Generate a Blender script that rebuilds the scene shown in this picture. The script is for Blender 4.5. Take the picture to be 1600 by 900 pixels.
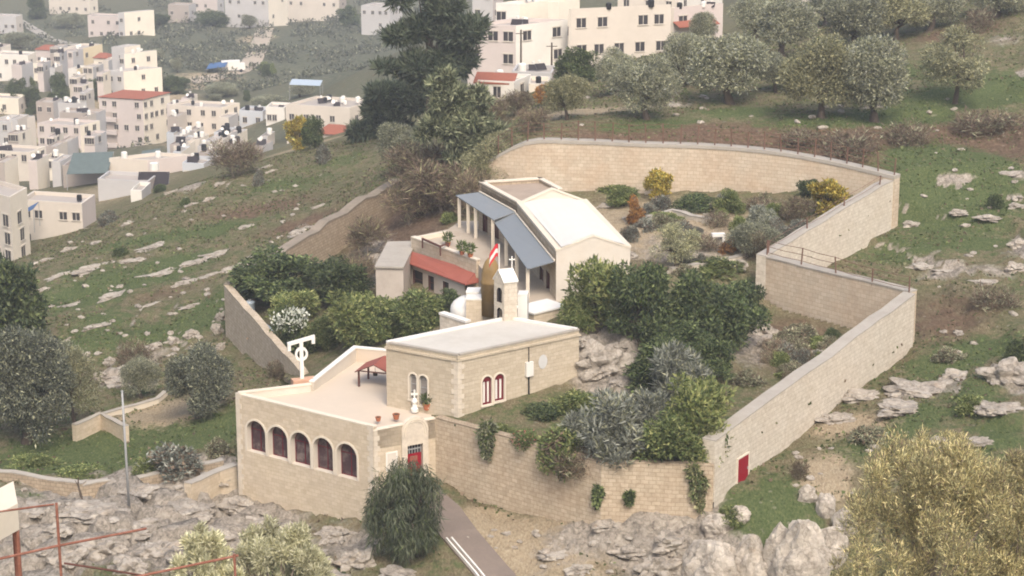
import bpy, math, random
import numpy as np
from mathutils import Vector, noise as mnoise

for _o in list(bpy.data.objects):
    bpy.data.objects.remove(_o)
SC = bpy.context.scene
COL = SC.collection
R = math.radians

# ------------------------------------------------------------------ camera, world, sun, exposure
CAMZ, PITCH, FPX = 55.0, R(16.0), 3600.0          # FPX: focal length in pixels of the 1600-wide photograph
cam_data = bpy.data.cameras.new('camera')
cam = bpy.data.objects.new('camera', cam_data); COL.objects.link(cam)
cam.location = (0, 0, CAMZ); cam.rotation_euler = (R(90) - PITCH, 0, 0)
cam_data.sensor_width = 36.0; cam_data.lens = 36.0 * FPX / 1600.0
cam_data.clip_start = 0.5; cam_data.clip_end = 5000
SC.camera = cam

SUN_ELEV, SUN_AZ = R(48), R(166)                   # azimuth clockwise from +Y (view direction)
world = bpy.data.worlds.new('World'); SC.world = world; world.use_nodes = True
wn = world.node_tree
bg = wn.nodes['Background']
sky = wn.nodes.new('ShaderNodeTexSky'); sky.sky_type = 'NISHITA'; sky.sun_disc = False
sky.sun_elevation = SUN_ELEV; sky.sun_rotation = SUN_AZ
sky.air_density = 1.0; sky.dust_density = 5.0; sky.ozone_density = 0.6
wn.links.new(sky.outputs[0], bg.inputs[0]); bg.inputs[1].default_value = 0.138
sd = bpy.data.lights.new('sun', 'SUN'); sd.energy = 1.2; sd.angle = R(22); sd.color = (1.0, 0.98, 0.95)
sun = bpy.data.objects.new('sun', sd); COL.objects.link(sun)
_dir = Vector((math.sin(SUN_AZ) * math.cos(SUN_ELEV), math.cos(SUN_AZ) * math.cos(SUN_ELEV), math.sin(SUN_ELEV)))
sun.rotation_euler = _dir.to_track_quat('Z', 'Y').to_euler(); sun.location = (60, 60, 120)
vs = SC.view_settings
vs.view_transform = 'Standard'; vs.look = 'None'; vs.exposure = 0.98; vs.gamma = 1.0; vs.use_curve_mapping = False
SC.render.engine = 'CYCLES'
SC.cycles.use_denoising = True
SC.cycles.max_bounces = 5; SC.cycles.diffuse_bounces = 3; SC.cycles.volume_bounces = 1
SC.cycles.transparent_max_bounces = 6
SC.cycles.filter_width = 1.9
HAZE = 0.0003

# ------------------------------------------------------------------ pixels of the photograph -> rays -> points in the place
_c, _s = math.cos(PITCH), math.sin(PITCH)
def ray(px, py):
    a = (px - 800) / FPX; b = (450 - py) / FPX
    return np.array([a, _c + b * _s, -_s + b * _c])
def at(px, py, z=None, y=None):
    d = ray(px, py)
    t = (z - CAMZ) / d[2] if z is not None else y / d[1]
    return np.array([d[0] * t, d[1] * t, CAMZ + d[2] * t])
def on_wall(px, py, P, Q):
    """(u along P->Q, z) where the sight line through a pixel meets the vertical plane through P and Q"""
    d = ray(px, py); e = np.array([Q[0] - P[0], Q[1] - P[1]]); L = np.hypot(*e); e = e / L
    n = np.array([e[1], -e[0]])
    t = (P[0] * n[0] + P[1] * n[1]) / (d[0] * n[0] + d[1] * n[1])
    x, y = d[0] * t, d[1] * t
    return (x - P[0]) * e[0] + (y - P[1]) * e[1], CAMZ + d[2] * t
def mpp(p):                                          # metres per photo pixel at a point
    return (p[1] * _c + (CAMZ - p[2]) * _s) / FPX

# ------------------------------------------------------------------ objects, tags
def tag(o, label=None, cat=None, group=None, kind=None):
    if label: o['label'] = label
    if cat: o['category'] = cat
    if group: o['group'] = group
    if kind: o['kind'] = kind
    return o
def empty(name, loc, rz=0.0, label=None, cat=None, group=None, scale=None):
    o = bpy.data.objects.new(name, None); COL.objects.link(o)
    o.location = tuple(loc); o.rotation_euler = (0, 0, rz); o.empty_display_size = 0.3
    if scale is not None: o.scale = scale
    return tag(o, label, cat, group)
def link(name, me, parent=None, world_pts=False):
    o = bpy.data.objects.new(name, me); COL.objects.link(o)
    if parent is not None:
        o.parent = parent
        if world_pts:                                # mesh is in world metres: undo the parents' offset
            loc = Vector((0, 0, 0)); p = parent
            while p is not None: loc = loc + Vector(p.location); p = p.parent
            o.location = -loc
    return o

def mesh_from(name, V, F, mats, midx=None, smooth=False, uv=True):
    me = bpy.data.meshes.new(name)
    me.from_pydata([tuple(map(float, v)) for v in V], [], F)
    for m in mats: me.materials.append(m)
    if midx is not None: me.polygons.foreach_set('material_index', midx)
    if smooth: me.polygons.foreach_set('use_smooth', [True] * len(F))
    me.update()
    if uv:
        l = me.uv_layers.new(name='UVMap')
        vs_ = me.vertices; d = np.empty((len(me.loops), 2), dtype=np.float32)
        for p in me.polygons:
            n = p.normal
            if abs(n.z) > 0.75:
                for li in p.loop_indices:
                    c = vs_[me.loops[li].vertex_index].co; d[li] = (c.x, c.y)
            else:
                h = math.hypot(n.x, n.y) or 1; tx, ty = -n.y / h, n.x / h
                for li in p.loop_indices:
                    c = vs_[me.loops[li].vertex_index].co; d[li] = (c.x * tx + c.y * ty, c.z)
        l.data.foreach_set('uv', d.ravel())
    return me

class MB:
    def __init__(s): s.V, s.F, s.M = [], [], []
    def poly(s, pts, m=0):
        b = len(s.V); s.V += [tuple(p) for p in pts]; s.F.append(list(range(b, b + len(pts)))); s.M.append(m)
    def prism(s, pl, z0, z1, m=0, mt=None, bottom=False):
        """vertical prism on a footprint; z0, z1 numbers or lists (one per corner)"""
        n = len(pl)
        a = sum(pl[i][0] * pl[(i + 1) % n][1] - pl[(i + 1) % n][0] * pl[i][1] for i in range(n))
        z0 = list(z0) if hasattr(z0, '__len__') else [z0] * n
        z1 = list(z1) if hasattr(z1, '__len__') else [z1] * n
        if a < 0: pl = pl[::-1]; z0 = z0[::-1]; z1 = z1[::-1]
        lo = [(p[0], p[1], z0[i]) for i, p in enumerate(pl)]; hi = [(p[0], p[1], z1[i]) for i, p in enumerate(pl)]
        for i in range(n):
            j = (i + 1) % n; s.poly([lo[i], lo[j], hi[j], hi[i]], m)
        s.poly(hi, m if mt is None else mt)
        if bottom: s.poly(lo[::-1], m)
    def obox(s, o, u, n, ur, nr, zr, m=0):
        """box along unit vectors u, n (2-D) from origin o"""
        P = lambda a, b: (o[0] + u[0] * a + n[0] * b, o[1] + u[1] * a + n[1] * b)
        s.prism([P(ur[0], nr[0]), P(ur[1], nr[0]), P(ur[1], nr[1]), P(ur[0], nr[1])], zr[0], zr[1], m, bottom=True)
    def tube(s, pts, r, seg=8, m=0, caps=True):
        pts = [Vector(p) for p in pts]; rs = r if hasattr(r, '__len__') else [r] * len(pts)
        b = len(s.V); ref = Vector((0.31, 0.17, 0.93)).normalized()
        for i, p in enumerate(pts):
            t = (pts[min(i + 1, len(pts) - 1)] - pts[max(i - 1, 0)])
            t = t.normalized() if t.length > 1e-9 else Vector((0, 0, 1))
            a = t.cross(ref)
            if a.length < 1e-3: a = t.cross(Vector((1, 0, 0)))
            a.normalize(); c = t.cross(a)
            for k in range(seg):
                an = 2 * math.pi * k / seg
                s.V.append(tuple(p + (a * math.cos(an) + c * math.sin(an)) * rs[i]))
        for i in range(len(pts) - 1):
            for k in range(seg):
                k2 = (k + 1) % seg
                s.F.append([b + i * seg + k, b + i * seg + k2, b + (i + 1) * seg + k2, b + (i + 1) * seg + k]); s.M.append(m)
        if caps:
            s.F.append([b + k for k in range(seg)][::-1]); s.M.append(m)
            s.F.append([b + (len(pts) - 1) * seg + k for k in range(seg)]); s.M.append(m)
    def lathe(s, c, prof, seg=20, m=0):
        b = len(s.V)
        for r, z in prof:
            for k in range(seg):
                an = 2 * math.pi * k / seg; s.V.append((c[0] + r * math.cos(an), c[1] + r * math.sin(an), c[2] + z))
        for i in range(len(prof) - 1):
            for k in range(seg):
                k2 = (k + 1) % seg
                s.F.append([b + i * seg + k, b + i * seg + k2, b + (i + 1) * seg + k2, b + (i + 1) * seg + k]); s.M.append(m)
        s.F.append([b + (len(prof) - 1) * seg + k for k in range(seg)]); s.M.append(m)
        s.F.append([b + k for k in range(seg)][::-1]); s.M.append(m)
    def build(s, name, mats, parent=None, smooth=False, world_pts=True):
        if not isinstance(mats, (list, tuple)): mats = [mats]
        return link(name, mesh_from(name, s.V, s.F, mats, s.M, smooth), parent, world_pts)
    def mesh(s, name, mats, smooth=False):
        if not isinstance(mats, (list, tuple)): mats = [mats]
        return mesh_from(name, s.V, s.F, mats, s.M, smooth)

class Panel:
    """an upright wall face from P (left, seen from outside) to Q, with openings"""
    def __init__(s, P, Q):
        s.o = np.array(P[:2], float); e = np.array(Q[:2], float) - s.o
        s.L = float(np.hypot(*e)); s.u = e / s.L; s.n = np.array([s.u[1], -s.u[0]])
    def p(s, a, z, out=0.0):
        q = s.o + s.u * a + s.n * out; return (q[0], q[1], z)
    @staticmethod
    def arc(op, N=14):
        u0, u1, zb, zt, arched = op
        if not arched: return [(u0, zt), (u1, zt)]
        r = (u1 - u0) / 2; c = (u0 + u1) / 2; h = min(r, zt - zb)
        return [(c - r * math.cos(math.pi * k / N), zt - h + h * math.sin(math.pi * k / N)) for k in range(N + 1)]
    def face(s, mb, z0, z1, ops=(), m=0, depth=0.35, mr=None):
        ops = sorted(ops); a = 0.0; mr = m if mr is None else mr
        for op in ops:
            u0, u1, zb, zt, ar = op
            mb.poly([s.p(a, z0), s.p(u0, z0), s.p(u0, z1), s.p(a, z1)], m)
            mb.poly([s.p(u0, z0), s.p(u1, z0), s.p(u1, zb), s.p(u0, zb)], m)
            A = s.arc(op)
            for (x0, y0), (x1, y1) in zip(A, A[1:]):
                mb.poly([s.p(x0, y0), s.p(x1, y1), s.p(x1, z1), s.p(x0, z1)], m)
            ring = [(u0, zb)] + A + [(u1, zb)]
            for (x0, y0), (x1, y1) in zip(ring, ring[1:] + ring[:1]):
                mb.poly([s.p(x0, y0), s.p(x0, y0, -depth), s.p(x1, y1, -depth), s.p(x1, y1)], mr)
            a = u1
        mb.poly([s.p(a, z0), s.p(s.L, z0), s.p(s.L, z1), s.p(a, z1)], m)
    def trim(s, op, w=0.16, out=0.06, name='arch_trim', mat=None, parent=None, sill=False):
        u0, u1, zb, zt, ar = op; mb = MB()
        A = [(u0, zb)] + s.arc(op) + [(u1, zb)]
        c = (u0 + u1) / 2
        if ar:
            B = [(u0 - w, zb)] + s.arc((u0 - w, u1 + w, zb, zt + w, True)) + [(u1 + w, zb)]
        else:
            B = [(u0 - w, zb), (u0 - w, zt + w), (u1 + w, zt + w), (u1 + w, zb)]
        for i in range(len(A) - 1):
            a0, a1, b0, b1 = A[i], A[i + 1], B[i], B[i + 1]
            mb.poly([s.p(*a0, out), s.p(*b0, out), s.p(*b1, out), s.p(*a1, out)])
            mb.poly([s.p(*b0, -.01), s.p(*b1, -.01), s.p(*b1, out), s.p(*b0, out)])
            mb.poly([s.p(*a0, -.01), s.p(*a0, out), s.p(*a1, out), s.p(*a1, -.01)])
        if sill:
            mb.obox(s.o, s.u, s.n, (u0 - w, u1 + w), (-.02, out + .06), (zb - .12, zb - .003))
        return mb.build(name, mat, parent)
    def window(s, op, depth=0.2, nv=2, nh=2, pane=None, frame=None, parent=None, bar=0.06, name='window'):
        u0, u1, zb, zt, ar = op
        mb = MB(); A = [(u0, zb)] + s.arc(op) + [(u1, zb)]
        mb.poly([s.p(x, y, -depth) for x, y in A][::-1])
        w = mb.build(name, pane, parent)
        fb = MB(); r = (u1 - u0) / 2; c = (u0 + u1) / 2
        zs = zt - min(r, zt - zb) if ar else zt
        def top(u): return zs + (math.sqrt(max(0, r * r - (u - c) ** 2)) if ar else 0)
        for k in range(nv + 1):
            u = u0 + bar / 2 + (u1 - u0 - bar) * k / nv
            fb.obox(s.o, s.u, s.n, (u - bar / 2, u + bar / 2), (-depth - .01, -depth + .05), (zb, max(zb + .1, top(u) - .01)))
        for k in range(nh + 1):
            z = zb + (zs - zb) * k / nh
            fb.obox(s.o, s.u, s.n, (u0, u1), (-depth - .012, -depth + .045), (z, z + bar))
        if ar:
            B = s.arc((u0 + bar, u1 - bar, zs, zt - bar, True)); A2 = s.arc((u0, u1, zs, zt, True))
            for i in range(len(B) - 1):
                fb.poly([s.p(*A2[i], -depth + .055), s.p(*A2[i + 1], -depth + .055), s.p(*B[i + 1], -depth + .055), s.p(*B[i], -depth + .055)])
        fb.build('frame', frame, w)
        return w

# ------------------------------------------------------------------ materials
def new_mat(name):
    m = bpy.data.materials.new(name); m.use_nodes = True
    nt = m.node_tree; b = nt.nodes['Principled BSDF']
    b.inputs['Roughness'].default_value = 0.9
    b.inputs['Specular IOR Level'].default_value = 0.138
    return m, nt, b
def nd(nt, typ, **kw):
    n = nt.nodes.new(typ)
    for k, v in kw.items():
        if k.startswith('i_'): n.inputs[k[2:].replace('_', ' ')].default_value = v
        else: setattr(n, k, v)
    return n
def ramp(nt, fac, stops):
    r = nt.nodes.new('ShaderNodeValToRGB'); el = r.color_ramp.elements
    while len(el) < len(stops): el.new(0.5)
    for e, (p, c) in zip(el, stops): e.position = p; e.color = (*c, 1) if len(c) == 3 else c
    nt.links.new(fac, r.inputs[0]); return r.outputs[0]
def mixc(nt, fac, a, b, mode='MIX'):
    n = nt.nodes.new('ShaderNodeMix'); n.data_type = 'RGBA'; n.blend_type = mode
    for sock, v in ((n.inputs[0], fac), (n.inputs[6], a), (n.inputs[7], b)):
        if hasattr(v, 'is_output'): nt.links.new(v, sock)
        elif isinstance(v, (int, float)): sock.default_value = v
        else: sock.default_value = (*v, 1)
    return n.outputs[2]
def math_n(nt, op, a, b=None, c=None, clamp=False):
    n = nt.nodes.new('ShaderNodeMath'); n.operation = op; n.use_clamp = clamp
    for i, v in enumerate((a, b, c)):
        if v is None: continue
        if hasattr(v, 'is_output'): nt.links.new(v, n.inputs[i])
        else: n.inputs[i].default_value = v
    return n.outputs[0]
def noise_n(nt, scale, detail=4, rough=0.55, vec=None, dist=0.0):
    n = nd(nt, 'ShaderNodeTexNoise'); n.inputs['Scale'].default_value = scale; n.inputs['Detail'].default_value = detail
    n.inputs['Roughness'].default_value = rough; n.inputs['Distortion'].default_value = dist
    if vec is not None: nt.links.new(vec, n.inputs['Vector'])
    return n.outputs[0]
def wpos(nt):
    return nt.nodes.new('ShaderNodeNewGeometry').outputs['Position']
def bump(nt, b, h, strength, dist):
    n = nt.nodes.new('ShaderNodeBump'); n.inputs['Strength'].default_value = strength; n.inputs['Distance'].default_value = dist
    nt.links.new(h, n.inputs['Height']); nt.links.new(n.outputs[0], b.inputs['Normal'])

def stone_mat(name, c1, c2, mortar, bw=0.5, bh=0.27, stain=(0.55, 0.47, 0.38), stain_amt=0.35, ms=0.014, blotch=0.25):
    m, nt, b = new_mat(name); L = nt.links
    uv = nt.nodes.new('ShaderNodeUVMap').outputs[0]
    P = wpos(nt)
    dn = nd(nt, 'ShaderNodeTexNoise'); dn.inputs['Scale'].default_value = 1.3; dn.inputs['Detail'].default_value = 3; L.new(uv, dn.inputs['Vector'])
    dv = nd(nt, 'ShaderNodeVectorMath', operation='MULTIPLY_ADD'); L.new(dn.outputs['Color'], dv.inputs[0]); dv.inputs[1].default_value = (.22, .13, 0); L.new(uv, dv.inputs[2])
    br = nd(nt, 'ShaderNodeTexBrick'); L.new(dv.outputs[0], br.inputs['Vector'])
    br.inputs['Color1'].default_value = (*c1, 1); br.inputs['Color2'].default_value = (*c2, 1); br.inputs['Mortar'].default_value = (*mortar, 1)
    br.inputs['Scale'].default_value = 1; br.inputs['Mortar Size'].default_value = ms; br.inputs['Mortar Smooth'].default_value = 0.5
    br.inputs['Brick Width'].default_value = bw; br.inputs['Row Height'].default_value = bh; br.inputs['Bias'].default_value = -0.1
    col = br.outputs['Color']
    n1 = noise_n(nt, 0.35, 6, 0.65, P); n2 = noise_n(nt, 2.6, 5, 0.7, P); n3 = noise_n(nt, 14, 3, 0.7, P)
    f1 = math_n(nt, 'MULTIPLY_ADD', n1, 3.2, -1.25, True)
    col = mixc(nt, math_n(nt, 'MULTIPLY', f1, stain_amt), col, stain)
    f2 = math_n(nt, 'MULTIPLY_ADD', n2, 4.0, -1.6, True)
    col = mixc(nt, math_n(nt, 'MULTIPLY', f2, blotch), col, mixc(nt, 1.0, col, (0.62, 0.58, 0.52), 'MULTIPLY'))
    sp = math_n(nt, 'MULTIPLY_ADD', n3, 6, -3.9, True)
    col = mixc(nt, math_n(nt, 'MULTIPLY', sp, 0.5), col, tuple(0.45 * x for x in stain))
    # rain streaks: noise squeezed sideways, stretched down
    mp = nd(nt, 'ShaderNodeMapping'); L.new(uv, mp.inputs[0]); mp.inputs['Scale'].default_value = (1.6, 0.12, 1)
    st = math_n(nt, 'MULTIPLY_ADD', noise_n(nt, 1.0, 4, 0.6, mp.outputs[0]), 5, -2.9, True)
    col = mixc(nt, math_n(nt, 'MULTIPLY', st, 0.12), col, (0.2, 0.17, 0.13))
    L.new(col, b.inputs['Base Color'])
    h = math_n(nt, 'ADD', math_n(nt, 'MULTIPLY', br.outputs['Fac'], -0.6), n2)
    bump(nt, b, h, 0.5, 0.06)
    return m
def plain_mat(name, col, var=0.12, scale=1.2, rough=0.85, stain=None, stain_amt=0.3, metallic=0.0, bumpd=0.0):
    m, nt, b = new_mat(name); P = wpos(nt)
    n1 = noise_n(nt, scale, 5, 0.65, P); n2 = noise_n(nt, scale * 7, 3, 0.6, P)
    f = math_n(nt, 'ADD', math_n(nt, 'MULTIPLY_ADD', n1, 2.4, -1.2), math_n(nt, 'MULTIPLY_ADD', n2, 1.2, -0.6))
    v = math_n(nt, 'MULTIPLY_ADD', f, var, 1.0)
    c = mixc(nt, 1.0, col, (1, 1, 1), 'MULTIPLY')
    vm = nt.nodes.new('ShaderNodeVectorMath'); vm.operation = 'SCALE'; nt.links.new(c, vm.inputs[0]); nt.links.new(v, vm.inputs['Scale'])
    c = vm.outputs[0]
    if stain is not None:
        f2 = math_n(nt, 'MULTIPLY_ADD', noise_n(nt, scale * 0.6, 6, 0.7, P), 4, -1.9, True)
        c = mixc(nt, math_n(nt, 'MULTIPLY', f2, stain_amt), c, stain)
    nt.links.new(c, b.inputs['Base Color'])
    b.inputs['Roughness'].default_value = rough; b.inputs['Metallic'].default_value = metallic
    if bumpd: bump(nt, b, n2, 0.5, bumpd)
    return m
def leaf_mat(name, dark, mid, light, rough=0.6, trans=0.25):
    m, nt, b = new_mat(name)
    g = nt.nodes.new('ShaderNodeNewGeometry')
    c = ramp(nt, g.outputs['Random Per Island'], [(0.0, dark), (0.5, mid), (0.86, light), (1.0, light)])
    oi = nt.nodes.new('ShaderNodeObjectInfo')
    v = math_n(nt, 'MULTIPLY_ADD', oi.outputs['Random'], 0.4, 0.8)
    pn = math_n(nt, 'MULTIPLY_ADD', noise_n(nt, 0.55, 3, 0.6, g.outputs['Position']), 1.5, 0.25)
    v = math_n(nt, 'MULTIPLY', v, pn)
    vm = nt.nodes.new('ShaderNodeVectorMath'); vm.operation = 'SCALE'; nt.links.new(c, vm.inputs[0]); nt.links.new(v, vm.inputs['Scale'])
    nt.links.new(vm.outputs[0], b.inputs['Base Color']); b.inputs['Roughness'].default_value = rough
    b.inputs['Specular IOR Level'].default_value = 0.25
    t = nt.nodes.new('ShaderNodeBsdfTranslucent'); nt.links.new(vm.outputs[0], t.inputs[0])
    mx = nt.nodes.new('ShaderNodeMixShader'); mx.inputs[0].default_value = trans
    nt.links.new(b.outputs[0], mx.inputs[1]); nt.links.new(t.outputs[0], mx.inputs[2])
    nt.links.new(mx.outputs[0], nt.nodes['Material Output'].inputs[0])
    return m

M = {}
M['stone'] = stone_mat('stone_warm', (0.56, 0.47, 0.345), (0.47, 0.385, 0.275), (0.42, 0.345, 0.25))
M['stone_church'] = stone_mat('stone_church', (0.52, 0.445, 0.335), (0.44, 0.37, 0.27), (0.38, 0.32, 0.235), stain=(0.36, 0.3, 0.22))
M['stone_retain'] = stone_mat('stone_retaining', (0.53, 0.44, 0.325), (0.43, 0.35, 0.25), (0.34, 0.27, 0.19), bw=0.52, bh=0.29, stain=(0.38, 0.265, 0.17), stain_amt=0.38, ms=0.022, blotch=0.5)
M['stone_pale'] = stone_mat('stone_pale', (0.61, 0.55, 0.455), (0.53, 0.47, 0.38), (0.45, 0.39, 0.31), bw=0.5, bh=0.3, stain=(0.48, 0.40, 0.30), stain_amt=0.4, ms=0.02, blotch=0.45)
M['stone_back'] = stone_mat('stone_back', (0.54, 0.455, 0.345), (0.45, 0.37, 0.275), (0.37, 0.305, 0.225), bw=0.55, bh=0.33, stain=(0.42, 0.28, 0.17), stain_amt=0.45, ms=0.02)
M['stone_rough'] = stone_mat('stone_rough', (0.42, 0.34, 0.245), (0.32, 0.255, 0.18), (0.24, 0.19, 0.135), bw=0.45, bh=0.28, stain=(0.28, 0.22, 0.16), ms=0.03, blotch=0.45)
M['stone_rough2'] = stone_mat('stone_rough_beige', (0.54, 0.455, 0.345), (0.45, 0.37, 0.275), (0.37, 0.305, 0.225), bw=0.45, bh=0.28, stain=(0.33, 0.26, 0.18), ms=0.025, blotch=0.5)
M['dull_coping'] = plain_mat('worn_wall_top', (0.24, 0.20, 0.155), 0.25, 1.2, stain=(0.15, 0.125, 0.09), stain_amt=0.6)
M['plaster_grey'] = plain_mat('grey_plaster', (0.42, 0.365, 0.31), 0.12, 0.9, stain=(0.3, 0.25, 0.2), stain_amt=0.5)
M['plaster'] = plain_mat('plaster', (0.55, 0.495, 0.415), 0.1, 0.8, stain=(0.45, 0.36, 0.26), stain_amt=0.35)
M['quoin'] = plain_mat('quoin_stone', (0.56, 0.49, 0.39), 0.2, 2.0, stain=(0.36, 0.3, 0.24), stain_amt=0.5, bumpd=0.03)
M['coping'] = plain_mat('coping', (0.35, 0.315, 0.265), 0.16, 0.9, stain=(0.26, 0.23, 0.19), stain_amt=0.5, bumpd=0.02)
M['cream'] = plain_mat('cream_coping', (0.60, 0.53, 0.425), 0.07, 0.9, stain=(0.55, 0.45, 0.33), stain_amt=0.3)
M['terrace'] = plain_mat('terrace_screed', (0.50, 0.42, 0.33), 0.06, 0.35, stain=(0.56, 0.45, 0.35), stain_amt=0.4)
M['white_roof'] = plain_mat('white_roof', (0.56, 0.54, 0.49), 0.05, 0.5, stain=(0.58, 0.53, 0.45), stain_amt=0.35)
M['church_roof'] = plain_mat('church_roof', (0.47, 0.44, 0.385), 0.08, 0.5, stain=(0.36, 0.32, 0.26), stain_amt=0.45)
M['white'] = plain_mat('white_paint', (0.66, 0.63, 0.57), 0.06, 1.5, 0.6, stain=(0.6, 0.55, 0.47), stain_amt=0.2)
M['maroon'] = plain_mat('maroon_paint', (0.13, 0.016, 0.022), 0.15, 3, 0.5)
M['crimson'] = plain_mat('crimson_paint', (0.24, 0.008, 0.018), 0.1, 2, 0.5)
M['brick_red'] = plain_mat('red_roof', (0.27, 0.085, 0.06), 0.12, 1.5, 0.75, stain=(0.27, 0.1, 0.075), stain_amt=0.4)
M['tile_red'] = plain_mat('orange_roof_tiles', (0.26, 0.095, 0.062), 0.15, 2, 0.8)
M['dark_wood'] = plain_mat('dark_wood', (0.10, 0.045, 0.035), 0.2, 3, 0.7)
M['grey_sheet'] = plain_mat('grey_sheet_metal', (0.20, 0.215, 0.225), 0.06, 0.6, 0.55, stain=(0.24, 0.235, 0.22), stain_amt=0.3)
M['glass'] = plain_mat('dark_glass', (0.035, 0.03, 0.032), 0.3, 2.5, 0.25)
M['mauve'] = plain_mat('arcade_shutter', (0.06, 0.035, 0.037), 0.7, 1.6, 0.7, stain=(0.26, 0.215, 0.19), stain_amt=0.8)
M['grey_pane'] = plain_mat('grey_pane', (0.22, 0.2, 0.18), 0.3, 2.0, 0.5)
M['drum'] = plain_mat('ochre_drum', (0.24, 0.155, 0.06), 0.2, 1.4, 0.7, stain=(0.3, 0.24, 0.17), stain_amt=0.4)
M['rust'] = plain_mat('rusty_pipe', (0.22, 0.09, 0.06), 0.3, 6, 0.8, stain=(0.40, 0.22, 0.16), stain_amt=0.6)
M['grey_metal'] = plain_mat('grey_metal', (0.30, 0.30, 0.29), 0.1, 2, 0.55)
M['wire'] = plain_mat('fence_wire', (0.15, 0.085, 0.06), 0.2, 4, 0.8)
M['asphalt'] = plain_mat('asphalt', (0.175, 0.14, 0.115), 0.18, 0.8, 0.95, stain=(0.25, 0.2, 0.155), stain_amt=0.5, bumpd=0.01)
M['paint_line'] = plain_mat('road_paint', (0.62, 0.6, 0.55), 0.1, 2)
M['terracotta'] = plain_mat('terracotta', (0.36, 0.13, 0.065), 0.12, 4, 0.8)
M['black'] = plain_mat('black_plastic', (0.02, 0.02, 0.022), 0.1, 3, 0.5)
M['blue_tarp'] = plain_mat('blue_tarp', (0.06, 0.12, 0.24), 0.15, 2, 0.6)
M['teal_tarp'] = plain_mat('teal_tarp', (0.10, 0.125, 0.12), 0.2, 1, 0.7)
M['blue_grey'] = plain_mat('blue_grey_sheet', (0.36, 0.42, 0.47), 0.08, 2, 0.6)
M['bark'] = plain_mat('bark', (0.085, 0.065, 0.05), 0.4, 5, 0.95, bumpd=0.03)
M['bark_pale'] = plain_mat('pale_bark', (0.22, 0.18, 0.14), 0.3, 5, 0.95)
M['flag_red'] = plain_mat('flag_red', (0.5, 0.03, 0.04), 0.05, 3)
M['soil'] = plain_mat('potting_soil', (0.05, 0.035, 0.025), 0.2, 8)
# leaves
M['l_olive'] = leaf_mat('olive_leaves', (0.095, 0.10, 0.055), (0.215, 0.22, 0.13), (0.42, 0.41, 0.265))
M['l_olive_y'] = leaf_mat('olive_leaves_yellowish', (0.125, 0.125, 0.06), (0.25, 0.24, 0.12), (0.42, 0.39, 0.21))
M['l_grey'] = leaf_mat('grey_leaves', (0.085, 0.095, 0.075), (0.185, 0.195, 0.155), (0.34, 0.345, 0.285))
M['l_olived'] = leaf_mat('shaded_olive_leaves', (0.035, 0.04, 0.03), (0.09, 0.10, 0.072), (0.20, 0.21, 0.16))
M['l_pine'] = leaf_mat('pine_needles', (0.035, 0.05, 0.032), (0.072, 0.092, 0.055), (0.125, 0.145, 0.085))
M['l_pinec'] = leaf_mat('feathery_leaves', (0.06, 0.075, 0.043), (0.155, 0.175, 0.095), (0.36, 0.37, 0.22))
M['l_dark'] = leaf_mat('dark_leaves', (0.023, 0.036, 0.017), (0.056, 0.077, 0.034), (0.12, 0.142, 0.065))
M['l_green'] = leaf_mat('green_leaves', (0.045, 0.068, 0.022), (0.105, 0.14, 0.045), (0.19, 0.22, 0.085))
M['l_bright'] = leaf_mat('bright_leaves', (0.10, 0.125, 0.04), (0.21, 0.235, 0.075), (0.36, 0.36, 0.14))
M['l_pepper'] = leaf_mat('pepper_leaves', (0.05, 0.062, 0.038), (0.095, 0.115, 0.065), (0.185, 0.20, 0.125))
M['l_yellow'] = leaf_mat('yellow_leaves', (0.19, 0.13, 0.02), (0.38, 0.29, 0.05), (0.54, 0.43, 0.10))
M['l_orange'] = leaf_mat('orange_leaves', (0.2, 0.08, 0.02), (0.38, 0.17, 0.04), (0.48, 0.27, 0.08))
M['l_straw'] = leaf_mat('straw_leaves', (0.15, 0.13, 0.055), (0.34, 0.29, 0.125), (0.74, 0.63, 0.33))
M['l_brown'] = leaf_mat('brown_twigs', (0.085, 0.06, 0.042), (0.16, 0.115, 0.078), (0.25, 0.185, 0.125))
M['l_pale'] = leaf_mat('pale_olive_leaves', (0.34, 0.33, 0.19), (0.58, 0.555, 0.34), (0.76, 0.72, 0.50))
M['l_flower'] = leaf_mat('white_blossom', (0.4, 0.42, 0.34), (0.6, 0.6, 0.5), (0.75, 0.75, 0.66))
M['l_pink'] = leaf_mat('pink_blossom', (0.25, 0.05, 0.06), (0.4, 0.12, 0.12), (0.5, 0.22, 0.2))
M['l_grass'] = leaf_mat('grass_blades', (0.06, 0.075, 0.03), (0.12, 0.13, 0.055), (0.2, 0.195, 0.095))
M['l_far'] = leaf_mat('far_scrub_leaves', (0.06, 0.068, 0.048), (0.10, 0.11, 0.075), (0.15, 0.15, 0.105))
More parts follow.
